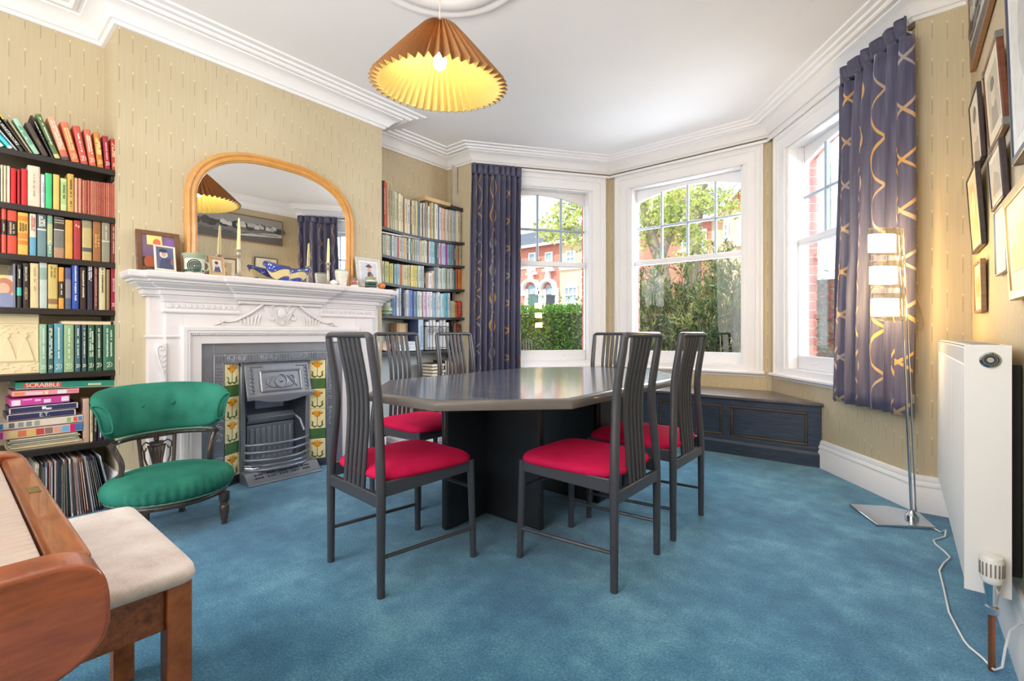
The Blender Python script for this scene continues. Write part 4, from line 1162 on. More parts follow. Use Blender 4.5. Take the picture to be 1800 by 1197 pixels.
mb.f += [(8 * NU + i, 8 * NU + (i + 1) % NU, n + 8 * NU + (i + 1) % NU, n + 8 * NU + i) for i in range(NU)]; mb.m += [0] * NU
obj('painted_body', mb, bowl_mat(), g, smooth=50)
g = thing('vase', 'pale ribbed stoneware tumbler vase on the mantel beside the candlestick', 'vase', (-3.285, 1.945, ZM), group=ORN)
mb = MB(); mb.lathe([(.036, 0)] + [(.036 + .016 * (z / .11) + .0012 * math.sin(z * 420), z) for z in [.004 * k for k in range(1, 26)]] + [(.050, .118), (.044, .122), (.041, .115), (.032, .02), (0, .015)], 28, (-3.285, 1.945, ZM))
obj('body', mb, M_POT, g, smooth=60)
mb = MB(); mb.lathe([(.0505, .112), (.0515, .119), (.046, .1235), (.043, .118)], 28, (-3.285, 1.945, ZM)); obj('rim', mb, M_SAGE, g, smooth=60)
o = thing('seashell', 'small white and grey rounded shell on the mantel, against the vase', 'shell', (-3.262, 1.868, ZM), group=ORN)
mb = MB(); mb.lathe([(.0, 0), (.022, .003), (.031, .014), (.026, .028), (.016, .037), (.006, .041), (0, .042)], 18, (-3.262, 1.868, ZM), sx=.8)
obj('shell_body', mb, mat('shell', (232, 230, 226), .3, var=.05), o, smooth=60)
mb = MB(); mb.tube([(-3.262 + .026 * (1 - k / 34) * math.cos(k * .7), 1.868 + .031 * (1 - k / 34) * math.sin(k * .7), ZM + .010 + .031 * k / 30) for k in range(30)], .0025, 5)
obj('spiral_band', mb, mat('shell_band', (150, 160, 158), .3), o)
o = thing('glass_globe', 'small clear glass snow globe with a pink scene on a white base', 'ornament', (-3.255, 2.035, ZM), group=ORN)
mb = MB(); mb.lathe([(.030, 0), (.032, .008), (.027, .014), (.0, .014)], 20, (-3.255, 2.035, ZM)); obj('base', mb, M_WHITE, o, smooth=40)
mb = MB(); mb.ball((-3.255, 2.035, ZM + .042), .030, 20, 12); obj('globe', mb, glass('globe_glass', (.98, .94, .93, 1), gloss=.12), o, smooth=70)
mb = MB(); mb.box(-3.268, -3.244, 2.02, 2.05, ZM + .014, ZM + .038); mb.prism([(2.016, .038), (2.054, .038), (2.035, .058)], -3.27, -3.242, lambda p, q, x: (x, p, ZM + q)); obj('little_house', mb, flat((208, 104, 96)), o, smooth=0)
o = thing('clementine', 'orange fruit resting at the alcove end of the mantel shelf', 'fruit', (-3.245, 2.275, ZM), group=ORN)
mb = MB(); mb.ball((-3.245, 2.275, ZM + .025), .030, 18, 12, sz=.82); obj('peel', mb, mat('orange_peel', (224, 128, 58), .4, var=.08, vscale=60, bmp=.3, bscale=300), o, smooth=70)
mb = MB(); mb.lathe([(.004, .0485), (.003, .0515), (0, .052)], 8, (-3.245, 2.275, ZM)); obj('stalk', mb, flat((96, 104, 50)), o)
# ================================================================== measuring: a sight line met with the plane x = const
def sight(u, v, x):
    a = (u - 900) / 830.0; b = (585 - v) / 830.0
    rx, ry = -math.sin(ANG) + math.cos(ANG) * a, math.cos(ANG) + math.sin(ANG) * a
    t = x / rx
    return ry * t, 1.0 + b * t            # y, z

# ================================================================== alcove shelves
M_SHELF = wood('black_brown_shelf', (34, 28, 26), (52, 44, 40), .38, (14, 1.2, 14), 5)
M_SHELF2 = wood('grey_black_shelf', (52, 52, 58), (76, 76, 84), .4, (14, 1.2, 14), 5)
ZL = [1.938, 1.662, 1.404, 1.130, .785, .385]
NTH = ['top', 'second', 'third', 'fourth', 'fifth', 'lowest']
for i, z in enumerate(ZL):
    g = thing('wall_shelf', '%s black wooden bookshelf of the alcove beside the piano' % NTH[i], 'shelf', (-3.65, .0, z), group='shelves of the piano alcove')
    mb = MB(); mb.box(-3.788, -3.50, -.9, .643, z - .032, z); obj('shelf_board', mb, M_SHELF, g, bevel=.002)
    mb = MB(); mb.box(-3.788, -3.52, .630, .6445, z - .058, z - .032); obj('batten', mb, M_SHELF, g, bevel=.002)
def sag(y): return -.022 * math.sin(PI * min(max((y - 2.42) / 1.08, 0), 1))
ZR = [1.945, 1.700, 1.455, 1.160, .832]
for i, z in enumerate(ZR):
    g = thing('wall_shelf', '%s grey-black bookshelf of the far alcove, bowed under its load' % NTH[i if i < 4 else 5], 'shelf', (-3.66, 2.96, z), group='shelves of the far alcove')
    mb = MB()
    n = 13
    xf = lambda y: -3.53 - .025 * math.sin(PI * (y - 2.42) / 1.08)
    vs = []
    for k in range(n):
        y = 2.4225 + 1.075 * k / (n - 1); s = sag(y) * (1 if i < 3 else .4)
        vs += [(-3.788, y, z + s), (xf(y), y, z + s), (xf(y), y, z + s - .024), (-3.788, y, z + s - .024)]
    fs = [(4 * k + j, 4 * k + (j + 1) % 4, 4 * k + 4 + (j + 1) % 4, 4 * k + 4 + j) for k in range(n - 1) for j in range(4)] + [(0, 1, 2, 3), (4 * n - 1, 4 * n - 2, 4 * n - 3, 4 * n - 4)]
    mb.add(vs, fs); obj('shelf_board', mb, M_SHELF2, g, smooth=20)
    mb = MB(); mb.prism([(-3.785, z - .024), (-3.58, z - .024), (-3.785, z - .10)], 3.482, 3.498, lambda p, q, y: (p, y, q)); obj('bracket', mb, M_SHELF2, g)

# ================================================================== books
M_PAGES = mat('book_pages', (226, 210, 176), .8, var=.06, vscale=40)
M_TITLE = {}
def ink(c): return mat('ink_%d_%d_%d' % c, c, .4, var=.02)
def cover_mat(c): return mat('cover_%d_%d_%d' % c, c, .42, var=.10, vscale=14, bmp=.08, bscale=200)
TOPS = []
def over(y0, y1, zlo):
    """where something laid across the books between y0 and y1 comes to rest"""
    return max([q[2] for q in TOPS if q[1] > y0 and q[0] < y1 and zlo < q[2] < zlo + .45]) + .0015
def book(y, t, h, c, z, label, xf=-3.515, D=.17, lean=0, bands=(), marks=None, emblem=None, txt=None, group=None, simple=False, name='book', cat='book', tail=None):
    TOPS.append((y, y + t, z + h + .0006))
    g = thing(name, label, cat, (xf, y, z + .0006), group=group)
    del g['_base']
    g.rotation_euler = (lean, 0, 0)
    b = min(.0025, t * .18)
    sec = [(-D, 0), (-.005, 0), (-.0008, .12 * t), (.001, .5 * t), (-.0008, .88 * t), (-.005, t), (-D, t), (-D, t - b), (-.007, t - b), (-.007, b), (-D, b)]
    mb = MB(); mb.prism(sec, 0, h, lambda p, q, d: (p, q, d))
    if simple:
        mb.box(-D + .004, -.007, b, t - b, .002, h - .004, 1)
        g2 = obj(name, mb, [cover_mat(c), M_PAGES], None, smooth=0)
        for k in ('label', 'category', 'group'):
            if k in g: g2[k] = g[k]
        g2.location = g.location; g2.rotation_euler = g.rotation_euler
        bpy.data.objects.remove(g); g2.name = name
        return g2
    cv = obj('cover', mb, cover_mat(c), g, local=True, smooth=30)
    mb = MB(); mb.box(-D + .004, -.007, b, t - b, .002, h - .004); obj('pages', mb, M_PAGES, g, local=True, smooth=0)
    for (a0, a1, bc) in bands:
        mb = MB(); mb.prism([(-.0052, -.0003), (-.0006, .12 * t), (.0014, .5 * t), (-.0006, .88 * t), (-.0052, t + .0003)], a0 * h, a1 * h, lambda p, q, d: (p, q, d))
        obj('spine_band', mb, cover_mat(bc), cv, local=True, smooth=30)
    if marks:
        mc, z0, z1, rows = marks
        mb = MB(); rr = random.Random(int(y * 9999))
        for r in range(rows):
            yy = t * (r + 1) / (rows + 1); zz_ = z1 * h - .01 * r * rr.random(); wd = min(t * .30, .008)
            while zz_ > z0 * h:
                L = .003 + .004 * rr.random()
                if rr.random() > .13: mb.box(.0008, .0020, yy - wd * (.3 + .2 * rr.random()), yy + wd * (.3 + .2 * rr.random()), zz_ - L, zz_)
                zz_ -= L + .0016
        if mb.v: obj('title_print', mb, ink(mc), cv, local=True, smooth=0)
    if emblem:
        mb = MB(); r = min(t * .36, .012); cy_ = t * .5; cz = .032
        mb.tube([(.0012, cy_ + r * math.cos(a), cz + r * 1.15 * math.sin(a)) for a in [(-150 + 300 * k / 16) * PI / 180 for k in range(17)]], .0012, 5)
        mb.tube([(.0012, cy_ - r * .9, cz + r * .9), (.0012, cy_ - r * .1, cz), (.0012, cy_ - r * .9, cz - r * 1.6)], .0011, 5)
        mb.tube([(.0012, cy_, cz + r), (.0012, cy_ + .2 * r, cz - r * .6)], .0010, 5)
        obj('emblem', mb, ink(emblem), cv, local=True)
    if txt:
        for body, size, zc, tc in txt:
            horiz = body.startswith('-')
            if horiz: text(body[1:], size, frame_mtx((.0016, t / 2, zc * h), (0, 1, 0), (0, 0, 1)), ink(tc), cv)
            else: text(body, size, frame_mtx((.0016, t / 2, zc * h), (0, 0, -1), (0, 1, 0)), ink(tc), cv)
    return g
SH = ' on the top shelf over the records'
def lrow(items, zi, xf, suffix, group, default_h=.2):
    z = ZL[zi]
    for it in items:
        u0, u1, vt, c, lab = it[:5]; kw = it[5] if len(it) > 5 else {}
        y0 = sight(u0, vt, xf)[0]; y1 = sight(u1, vt, xf)[0]
        h = kw.pop('h', None) or max(.05, sight((u0 + u1) / 2, vt, xf)[1] - z)
        book(y0 + .0006, max(.004, y1 - y0 - .0012), h, c, z, lab + suffix, xf, group=group, **kw)
# --- top shelf: leaning books; u at the foot, then the height and the lean are read off
z = ZL[0]; xf = -3.515
WH = (238, 230, 214)
top = [(0, 13, .20, 40, (236, 226, 222), 'slanting white paperback with pink print', dict(marks=((222, 120, 160), .2, .8, 1))),
       (16, 27, .23, 37, (58, 196, 208), 'slanting turquoise book', dict(bands=((.0, .06, (236, 240, 240)),))),
       (29, 33, .22, 35.5, (214, 216, 220), 'slanting thin pale grey book', {}),
       (36, 46, .245, 33, (46, 42, 42), 'slanting black book with white capitals', dict(txt=(('BONSAI & WHITE', .018, .62, WH), ('MOORE', .017, .24, WH)))),
       (48, 52, .20, 31, (70, 62, 54), 'slanting thin dark book with yellow top', dict(bands=((.84, 1.0, (232, 206, 60)),))),
       (54, 59, .175, 29, (176, 160, 126), 'slanting thin buff booklet', {}),
       (61, 73, .178, 27, (164, 206, 182), 'slanting mint green paperback', dict(marks=((104, 150, 128), .25, .8, 2))),
       (76, 88, .168, 24, (82, 68, 60), 'slanting dark taupe book', dict(marks=((140, 120, 100), .3, .5, 1))),
       (91, 96, .215, 22, (34, 30, 30), 'slanting narrow black book with white script', dict(marks=((236, 232, 226), .45, .85, 1))),
       (97, 108, .226, 19.5, (96, 120, 72), 'slanting book in a green landscape jacket', dict(bands=((.0, .10, (212, 206, 140)), (.38, .42, (60, 78, 50))), marks=((228, 228, 214), .3, .92, 1))),
       (110, 124, .222, 15.5, (236, 164, 132), 'slanting broad salmon pink book', dict(bands=((.0, .08, (86, 76, 74)), (.08, .24, (198, 112, 88))), marks=((246, 220, 204), .3, .92, 2))),
       (127, 141, .212, 13, (226, 124, 88), 'slanting coral book with gold lettering', dict(emblem=(246, 226, 180), marks=((248, 214, 150), .3, .85, 2))),
       (143, 156, .205, 10, (204, 92, 80), 'slanting brick red book with white lettering', dict(emblem=(248, 232, 222), marks=((248, 232, 222), .32, .8, 1))),
       (158, 170, .200, 7.5, (222, 110, 84), 'slanting orange-red book with two lines of print', dict(emblem=(250, 236, 214), marks=((250, 230, 206), .35, .85, 2))),
       (172, 183, .194, 5.5, (204, 132, 58), 'slanting ochre book', dict(emblem=(246, 222, 160), marks=((246, 220, 150), .4, .85, 3))),
       (185, 195, .188, 3.5, (166, 50, 62), 'almost upright crimson book', dict(emblem=(244, 214, 216), marks=((240, 180, 190), .3, .8, 1))),
       (197, 205.5, .182, 2, (176, 66, 50), 'upright rust red book nearest the chimney breast', dict(emblem=(244, 210, 190), marks=((246, 206, 180), .45, .85, 2)))]
for u0, u1, h, ln, c, lab, kw in top:
    y0 = sight(u0, 290, xf)[0]; y1 = sight(u1, 290, xf)[0]
    book(y0, (y1 - y0) * math.cos(math.radians(ln)) - .0012, h, c, z, lab + SH, xf, lean=math.radians(ln), group='books on the top shelf of the piano alcove', **kw)
GR = 'books on the %s shelf of the piano alcove'
PK = [(206, 116, 92), (214, 134, 106), (198, 104, 84), (222, 150, 122), (190, 96, 78)]
second = [(-9, 0, 292, (60, 50, 70), 'dark violet book cut off at the frame edge'), (1, 5.5, 290, (234, 224, 190), 'first of three cream pamphlets'), (6, 11.5, 291, (222, 208, 166), 'second of three cream pamphlets'), (12, 18, 292, (236, 228, 200), 'third of three cream pamphlets'),
          (18.5, 29, 296, (216, 26, 34), 'bright red slipcase with a thumb notch'), (30, 36, 298, (170, 24, 28), 'narrow dark red book'), (37, 48, 297, (220, 34, 38), 'bright red book with a pink spine line', dict(bands=((.0, 1.0, (222, 40, 44)),))),
          (48.5, 71, 292, (222, 210, 184), 'broad cream box volume', dict(marks=((176, 160, 140), .25, .8, 1))), (72, 79, 307, (230, 222, 226), 'white and lilac paperback', dict(marks=((170, 140, 190), .2, .75, 1))), (79.5, 92, 305, (70, 198, 126), 'vivid green book'), (93.5, 105, 307, (226, 192, 104), 'plain yellow book'),
          (106.5, 118, 314, (202, 214, 150), 'pale green book with an orange side', dict(bands=((.2, .9, (170, 196, 128)),), marks=((70, 90, 60), .35, .8, 1))), (118.5, 130.5, 306, (206, 168, 84), 'ochre book with dark lettering', dict(marks=((96, 80, 50), .15, .85, 1))),
          (131, 137, 313, (226, 164, 138), 'thin salmon booklet beside the ochre book'), (137.5, 144, 314, (214, 140, 114), 'second thin salmon booklet from the ochre book')]
u = 145.2; k = 0; ORD = ['first', 'second', 'third', 'fourth', 'fifth', 'sixth', 'seventh', 'eighth', 'ninth', 'tenth', 'eleventh', 'twelfth', 'thirteenth', 'fourteenth', 'fifteenth', 'sixteenth', 'seventeenth', 'eighteenth', 'nineteenth', 'twentieth']
ORD += ['twenty-' + o for o in ORD[:9]] + ['thirtieth'] + ['thirty-' + o for o in ORD[:9]] + ['fortieth'] + ['forty-' + o for o in ORD[:9]]
rr = random.Random(11)
while u < 205:
    w = 2.2 + 1.7 * rr.random()
    second.append((u, u + w, 316 + (u - 145) * .13 + rr.random(), PK[rr.randrange(5)], 'thin reddish-pink classic, %s of a matching run' % ORD[k], dict(simple=True, D=.14)))
    u += w + .15; k += 1
lrow(second, 1, xf, ' on the second shelf over the records', GR % 'second')
third = [(-4, 1, 367, (190, 60, 50), 'sliver of a red book at the frame edge'), (2, 11.5, 367, (218, 84, 64), 'narrow red book with a black label', dict(bands=((.42, .76, (46, 40, 38)),), marks=((220, 190, 150), .5, .7, 1))), (12.5, 30, 370, (216, 80, 58), 'broad red book with a black label', dict(bands=((.42, .76, (52, 44, 42)),), marks=((200, 170, 140), .48, .72, 2))),
         (31, 50, 374, (230, 184, 84), 'yellow book with orange bands', dict(bands=((.8, .92, (226, 136, 54)), (.38, .52, (224, 140, 62)), (.24, .34, (222, 130, 56))), marks=((110, 80, 40), .58, .76, 3))), (52, 64, 376, (224, 214, 196), 'white book with a blue foot', dict(bands=((0, .44, (104, 164, 192)),), marks=((190, 110, 90), .6, .95, 2))),
         (65.5, 82, 377, (112, 140, 142), 'grey-teal book with white title', dict(bands=((.62, .66, (220, 220, 210)), (.66, 1.0, (84, 98, 100))), marks=((226, 226, 216), .7, .96, 3))), (83, 93, 379, (122, 162, 140), 'green and cream book', dict(bands=((.3, .8, (188, 188, 140)),), marks=((236, 234, 210), .1, .4, 1))),
         (94.5, 113.5, 382, (122, 112, 96), 'dark novel with a grey picture and white capitals', dict(bands=((.0, .25, (178, 140, 110)), (.25, .66, (120, 118, 110)), (.68, .7, (230, 226, 214)), (.7, .98, (62, 52, 46))), txt=(('-PATRICK', .0095, .92, WH), ('-WHITE', .012, .86, WH)))), (114.5, 128.5, 387, (222, 164, 76), 'plain amber book'),
         (129.5, 142.5, 388, (178, 56, 60), 'crimson book with a small gilt title', dict(marks=((230, 190, 140), .84, .94, 2))), (144.5, 162, 388, (196, 176, 120), 'book with a misty landscape jacket', dict(bands=((.82, 1.0, (150, 144, 116)), (.0, .1, (206, 178, 110)), (.22, .32, (90, 92, 84))))), (163.5, 178, 390, (158, 104, 58), 'brown book with gilt capitals', dict(marks=((224, 176, 106), .35, .68, 2))),
         (179, 194, 390, (146, 142, 124), 'silver-grey book', dict(bands=((.5, .53, (210, 206, 190)),), marks=((206, 200, 180), .56, .95, 1))), (195, 204, 394, (110, 44, 40), 'maroon book nearest the chimney breast', dict(marks=((214, 160, 140), .25, .95, 1)))]
lrow(third, 2, xf, ' on the third shelf over the records', GR % 'third')
fourth = [(23, 28, 464, (120, 120, 130), 'thin grey book behind the portrait card'), (29.5, 38.5, 466, (48, 42, 42), 'black book with a turquoise panel', dict(bands=((.28, .47, (76, 190, 176)),), marks=((236, 232, 224), .68, .9, 1))), (40, 51, 463, (52, 44, 44), 'black book with huge cream capitals', dict(txt=(('BRIAN JOHN', .013, .76, WH), ('HOBSON', .015, .32, (226, 196, 150))))),
          (53, 68.5, 463, (228, 206, 156), 'broad plain cream book', dict(marks=((190, 160, 110), .4, .9, 1))), (69.5, 83.5, 461, (192, 204, 196), 'pale grey-blue book', dict(bands=((.62, .88, (150, 170, 160)),))), (84.5, 102, 465, (212, 188, 112), 'map-patterned yellow book', dict(bands=((.1, .22, (150, 110, 80)),), marks=((150, 116, 60), .7, .95, 2))),
          (103, 113, 470, (226, 160, 68), 'orange and black paperback', dict(bands=((.26, .66, (60, 48, 40)),), marks=((236, 226, 200), .3, .62, 1))), (114.5, 125.5, 471, (146, 138, 136), 'paperback in grey, blue and sand', dict(bands=((.0, .26, (84, 96, 122)), (.72, 1.0, (88, 88, 130))))), (126.5, 139, 463, (52, 82, 166), 'bright blue book with white script', dict(marks=((226, 232, 240), .2, .95, 1))),
          (140.5, 152, 470, (58, 40, 32), 'dark brown book with a white line of print', dict(marks=((232, 216, 196), .3, .92, 1))), (153.5, 163.5, 467, (58, 58, 72), 'dark slate book with white capitals', dict(marks=((230, 228, 226), .66, .98, 2))), (165, 172.5, 469, (104, 52, 48), 'narrow maroon book', dict(marks=((206, 150, 140), .1, .95, 1))),
          (174, 186, 468, (216, 204, 164), 'cream book with dark capitals', dict(marks=((90, 80, 60), .4, .95, 1))), (187, 193.5, 474, (140, 120, 84), 'olive book'), (195, 204, 469, (150, 26, 56), 'crimson novel with white capitals', dict(emblem=(240, 210, 220), txt=(('BRIAN MOORE', .0115, .58, (244, 224, 226)),)))]
lrow(fourth, 3, xf, ' on the fourth shelf over the records', GR % 'fourth')
# portrait card leaning on the fourth shelf
g = thing('portrait_card', 'colour portrait card of a curly-haired person in a blue shirt, leaning on the fourth shelf', 'picture', (-3.55, .24, ZL[3]))
def T(a, b, d): return (-3.53 - .10 * b + d, .165 + a, ZL[3] + .001 + b)
mb = MB(T); mb.box(0, .085, 0, .165, -.003, 0); cd = obj('card', mb, flat((226, 206, 182)), g, smooth=0)
for i, (q, c) in enumerate(((ell(.045, .105, .036, .045), (196, 128, 96)), (ell(.042, .095, .022, .03), (228, 180, 150)), ([(0, 0), (.083, 0), (.083, .05), (.06, .075), (.02, .07), (0, .05)], (138, 146, 178)), ([(0, .15), (.05, .15), (.05, .165), (0, .165)], (232, 214, 120)))):
    mb = MB(T); mb.prism(q, 0, .0006 + .0002 * i, lambda p, r, d: (p, r, d)); obj('image_area', mb, flat(c), cd, smooth=0)
GRN = (62, 104, 84)
fifth = [(70.5, 82.5, 570, (150, 184, 156), 'pale sage book'), (84.5, 94, 570, (70, 98, 94), 'dark teal book with two lines of print'), (95, 111.5, 569, (96, 154, 168), 'blue-teal book'), (112.5, 130.5, 571, (150, 178, 132), 'light olive green book'), (132, 142, 571, (72, 106, 112), 'slate-teal book'), (144, 152.5, 571, (76, 92, 98), 'grey-slate book'), (154.5, 166.5, 571, (58, 98, 74), 'bottle green book'), (168, 180, 571, (52, 78, 62), 'very dark green book'), (181.5, 202.5, 571, (56, 110, 86), 'broad emerald book nearest the chimney breast')]
lrow([q + (dict(emblem=(232, 236, 216), marks=((222, 230, 208), .3, .92, 1 + (i in (1, 6, 8)))),) for i, q in enumerate(fifth)], 4, xf, ' on the fifth shelf over the records', 'green-backed books on the fifth shelf')
y0, y1 = sight(109, 562, xf)[0], sight(197, 562, xf)[0]
g = thing('book', 'cream book lying flat on top of the green-backed books', 'book', (-3.53, .5, .99)); zt = ZL[4] + sight(150, 571, xf)[1] - ZL[4] + .002
mb = MB(); mb.box(-3.68, -3.535, y0, y1, zt, zt + .003); mb.box(-3.68, -3.535, y0, y1, zt + .016, zt + .019); mb.box(-3.68, -3.678, y0, y1, zt + .003, zt + .016); obj('cover', mb, cover_mat((222, 200, 160)), g)
mb = MB(); mb.box(-3.678, -3.538, y0 + .002, y1 - .002, zt + .003, zt + .016); obj('pages', mb, mat('cream_pages', (244, 226, 194), .7), g, smooth=0)
# carved relief plaque
g = thing('relief_plaque', 'cream carved relief plaque with robed figures on the fifth shelf', 'plaque', (-3.56, .2, ZL[4]))
def T(a, b, d): return (-3.545 - .05 * b + d, .10 + a, ZL[4] + .001 + b)
M_PLQ = mat('cream_plaster', (236, 214, 172), .7, var=.06, vscale=10, bmp=.5, bscale=70)
mb = MB(T); mb.box(0, .238, 0, .315, -.02, 0); pq = obj('slab', mb, M_PLQ, g, bevel=.003)
mb = MB(T)
for q in ((.004, .234, .06, .064), (.004, .234, .262, .266), (.004, .008, .06, .262), (.23, .234, .06, .262)): mb.box(*q, -.001, .004)
for xc in (.12, .185): mb.prism([(xc - .035, .066), (xc + .035, .066), (xc + .012, .16), (xc, .19), (xc - .012, .16)], -.001, .006, lambda p, q, d: (p, q, d)); mb.prism(ell(xc, .2, .011, .013), -.001, .006, lambda p, q, d: (p, q, d))
rr = random.Random(2)
for k in range(60): mb.prism(ell(.012 + .215 * rr.random(), (.205 + .05 * rr.random()) if k % 2 else (.01 + .045 * rr.random()), .006, .004, 6), -.001, .003, lambda p, q, d: (p, q, d))
obj('relief_figures', mb, M_PLQ, pq, bevel=.0015)

# --- lowest shelf: board games, papers, more books
def zf(u, v): return sight(u, v, -3.53)
GAM = 'board game boxes stacked on the lowest shelf'
def gbox(name, label, u0, u1, z0, z1, c, tilt=0, rim=(244, 240, 236), cat='box', turn=0, D=.24):
    z0, z1 = zz0 + (z0 - zz0) * .86, zz0 + (z1 - zz0) * .86
    y0, y1 = sight(u0, 720, -3.53)[0], sight(u1, 720, -3.53)[0]
    g = thing(name, label, cat, (-3.53, y0, z0), group=GAM); del g['_base']; g.rotation_euler = (tilt, 0, turn)
    w = y1 - y0; h = z1 - z0
    mb = MB(); mb.box(-D, 0, 0, w, h * .08, h); cv = obj('box_lid', mb, cover_mat(c), g, local=True, bevel=.0015)
    mb = MB(); mb.box(-D + .002, -.0025, .002, w - .002, 0, h * .3); obj('box_base', mb, cover_mat(rim), g, local=True, bevel=.001)
    def deco(a0, a1, b0, b1, col, d=.0006):
        mb = MB(); mb.box(0, d, a0 * w, a1 * w, b0 * h, b1 * h); return obj('print_panel', mb, cover_mat(col), cv, local=True, smooth=0)
    return g, cv, w, h, deco
zb = ZL[5]
for i, (a, b_, t, c) in enumerate(((.0, 1.0, .012, (236, 222, 196)), (.02, .98, .010, (224, 190, 140)), (.0, .95, .010, (232, 214, 180)), (.03, .93, .008, (84, 150, 160)), (.0, .96, .010, (226, 196, 150)), (.02, .92, .009, (196, 176, 150)))):
    y0, y1 = sight(14, 770, -3.53)[0], sight(146, 770, -3.53)[0]
    g = thing('paper_folder', ['wide cream paper folder at the bottom of the pile on the lowest shelf', 'sandy card folder second from the bottom of the game pile', 'cream papers third from the bottom of the game pile', 'teal folder in the pile under the game boxes', 'buff papers on the teal folder under the game boxes', 'grey-buff papers directly beneath the game boxes'][i], 'folder', (-3.6, (y0 + y1) / 2, zb), group='papers under the game boxes')
    mb = MB(); zl = zb + .0005 + sum((.012, .010, .010, .008, .010, .009)[:i]) + .001 * i
    mb.box(-3.74, -3.535 + .012 * (i % 2), y0 + (y1 - y0) * a, y0 + (y1 - y0) * b_, zl, zl + t); obj('cover_sheet', mb, cover_mat(c), g, smooth=0)
    mb = MB(); mb.box(-3.735, -3.532 + .012 * (i % 2), y0 + (y1 - y0) * a + .004, y0 + (y1 - y0) * b_ - .01, zl + .002, zl + t - .002); obj('sheets', mb, M_PAGES, g, smooth=0)
zz0 = zb + .068
g, cv, w, h, deco = gbox('game_box', 'wide game box with a band of colourful pictures, lowest of the stack', -8, 146, zz0, zz0 + .052, (240, 188, 170), .004)
for i, c in enumerate(((232, 206, 140), (226, 130, 80), (238, 196, 110), (206, 80, 70), (150, 120, 110), (228, 170, 150), (120, 180, 220))): deco(.14 + .10 * i, .23 + .10 * i, .15, .85, c)
deco(.84, .90, 0.05, .98, (214, 40, 110)); deco(.0, .08, .1, .9, (206, 60, 160)); deco(.9, 1.0, .1, .98, (74, 120, 170))
g, cv, w, h, deco = gbox('game_box', 'wide beige game box with a blue corner and grey print', -8, 146, zz0 + .057, zz0 + .101, (238, 220, 200), .006)
for a0, a1, c in ((.0, .08, (60, 160, 220)), (.14, .20, (120, 120, 120)), (.24, .30, (160, 160, 156)), (.33, .39, (150, 150, 150)), (.42, .48, (176, 170, 160)), (.8, .85, (150, 190, 120)), (.88, .93, (232, 100, 90)), (.94, .99, (90, 140, 200))): deco(a0, a1, .2, .85, c)
g, cv, w, h, deco = gbox('game_box', 'lower navy game box with two white letters on its side', 12, 133, zz0 + .107, zz0 + .146, (54, 54, 88), .008, (236, 214, 216))
deco(.0, 1.0, .9, 1.0, (238, 222, 224)); deco(.0, .02, 0, 1, (236, 220, 224)); deco(.98, 1, 0, 1, (236, 220, 224))
text('E.T.', .027, frame_mtx((.0012, w * .53, h * .5), (0, 1, 0), (0, 0, 1)), ink((240, 238, 240)), cv)
g, cv, w, h, deco = gbox('game_box', 'upper navy game box with a white streak, under the magenta box', 16, 137, zz0 + .150, zz0 + .186, (56, 56, 92), .010, (236, 214, 216))
deco(.0, 1.0, .9, 1.0, (238, 222, 224)); deco(.0, .02, 0, 1, (236, 220, 224)); deco(.98, 1, 0, 1, (236, 220, 224)); deco(.46, .52, .3, .8, (240, 236, 240)); deco(.52, .60, .2, .5, (240, 236, 240))
g, cv, w, h, deco = gbox('game_box', 'magenta game box with white bar label, in the middle of the stack', 17, 123, zz0 + .192, zz0 + .236, (206, 70, 156), .010, (230, 120, 190))
for a0, a1, b0, b1, c in ((.03, .17, .12, .85, (240, 234, 236)), (.2, .36, .75, .9, (238, 170, 214)), (.4, .5, .5, .8, (236, 190, 222)), (.55, .67, .2, .7, (240, 214, 232)), (.85, .98, .2, .85, (240, 226, 238))): deco(a0, a1, b0, b1, c)
g, cv, w, h, deco = gbox('game_box', 'pink game box with an orange label, under the green word game', 21, 139, zz0 + .252, zz0 + .284, (240, 158, 168), -.02, (236, 120, 140))
for a0, a1, b0, b1, c in ((.03, .17, .3, .75, (234, 140, 60)), (.2, .44, .2, .7, (244, 200, 212)), (.47, .52, .1, .8, (240, 224, 150)), (.66, .8, .15, .85, (238, 232, 226)), (.82, .98, .3, .8, (222, 130, 140))): deco(a0, a1, b0, b1, c)
g, cv, w, h, deco = gbox('game_box', 'flat green word game box with a red name label, on top of the stack', 27, 201, zz0 + .295, zz0 + .338, (48, 142, 120), -.045, (240, 232, 214))
deco(.07, .44, .2, .86, (216, 84, 68)); deco(.71, .85, .3, .62, (206, 216, 170))
text('SCRABBLE', .031, frame_mtx((.0014, w * .255, h * .53), (0, 1, 0), (0, 0, 1)), ink((250, 244, 230)), cv, spacing=.92)
low = [(146, 157.5, 701, (204, 168, 150), 'pinkish paperback', dict(D=.15)), (158.5, 164, 716, (230, 214, 168), 'short cream paperback', dict(marks=((80, 70, 60), .3, .9, 1))), (164.5, 171, 703, (44, 40, 38), 'black paperback with a gold upright title', dict(txt=(('FROM HERE TO HERE', .0085, .40, (236, 222, 190)),))), (172, 181, 703, (62, 46, 74), 'first purple paperback with white capitals', dict(marks=((232, 224, 232), .08, .85, 1))), (182, 189, 704, (66, 48, 78), 'second purple paperback with white capitals', dict(marks=((232, 220, 226), .08, .85, 1))), (190, 208, 702, (72, 86, 96), 'broad slate book with a white emblem', dict(emblem=(226, 232, 232), marks=((200, 206, 206), .55, .85, 1)))]
lrow(low, 5, -3.53, ' beside the game boxes on the lowest shelf', 'books beside the game boxes')
g = thing('round_tin', 'round red tin with a pale rim, standing on edge by the game boxes', 'tin', (-3.40, .205, ZL[5]))
mb = MB(); mb.lathe([(.0, 0), (.074, 0), (.074, .05), (.070, .055), (0, .058)], 32); mb.v = [(-3.50 + zq, .107 + xq, ZL[5] + .17 + yq) for xq, yq, zq in mb.v]
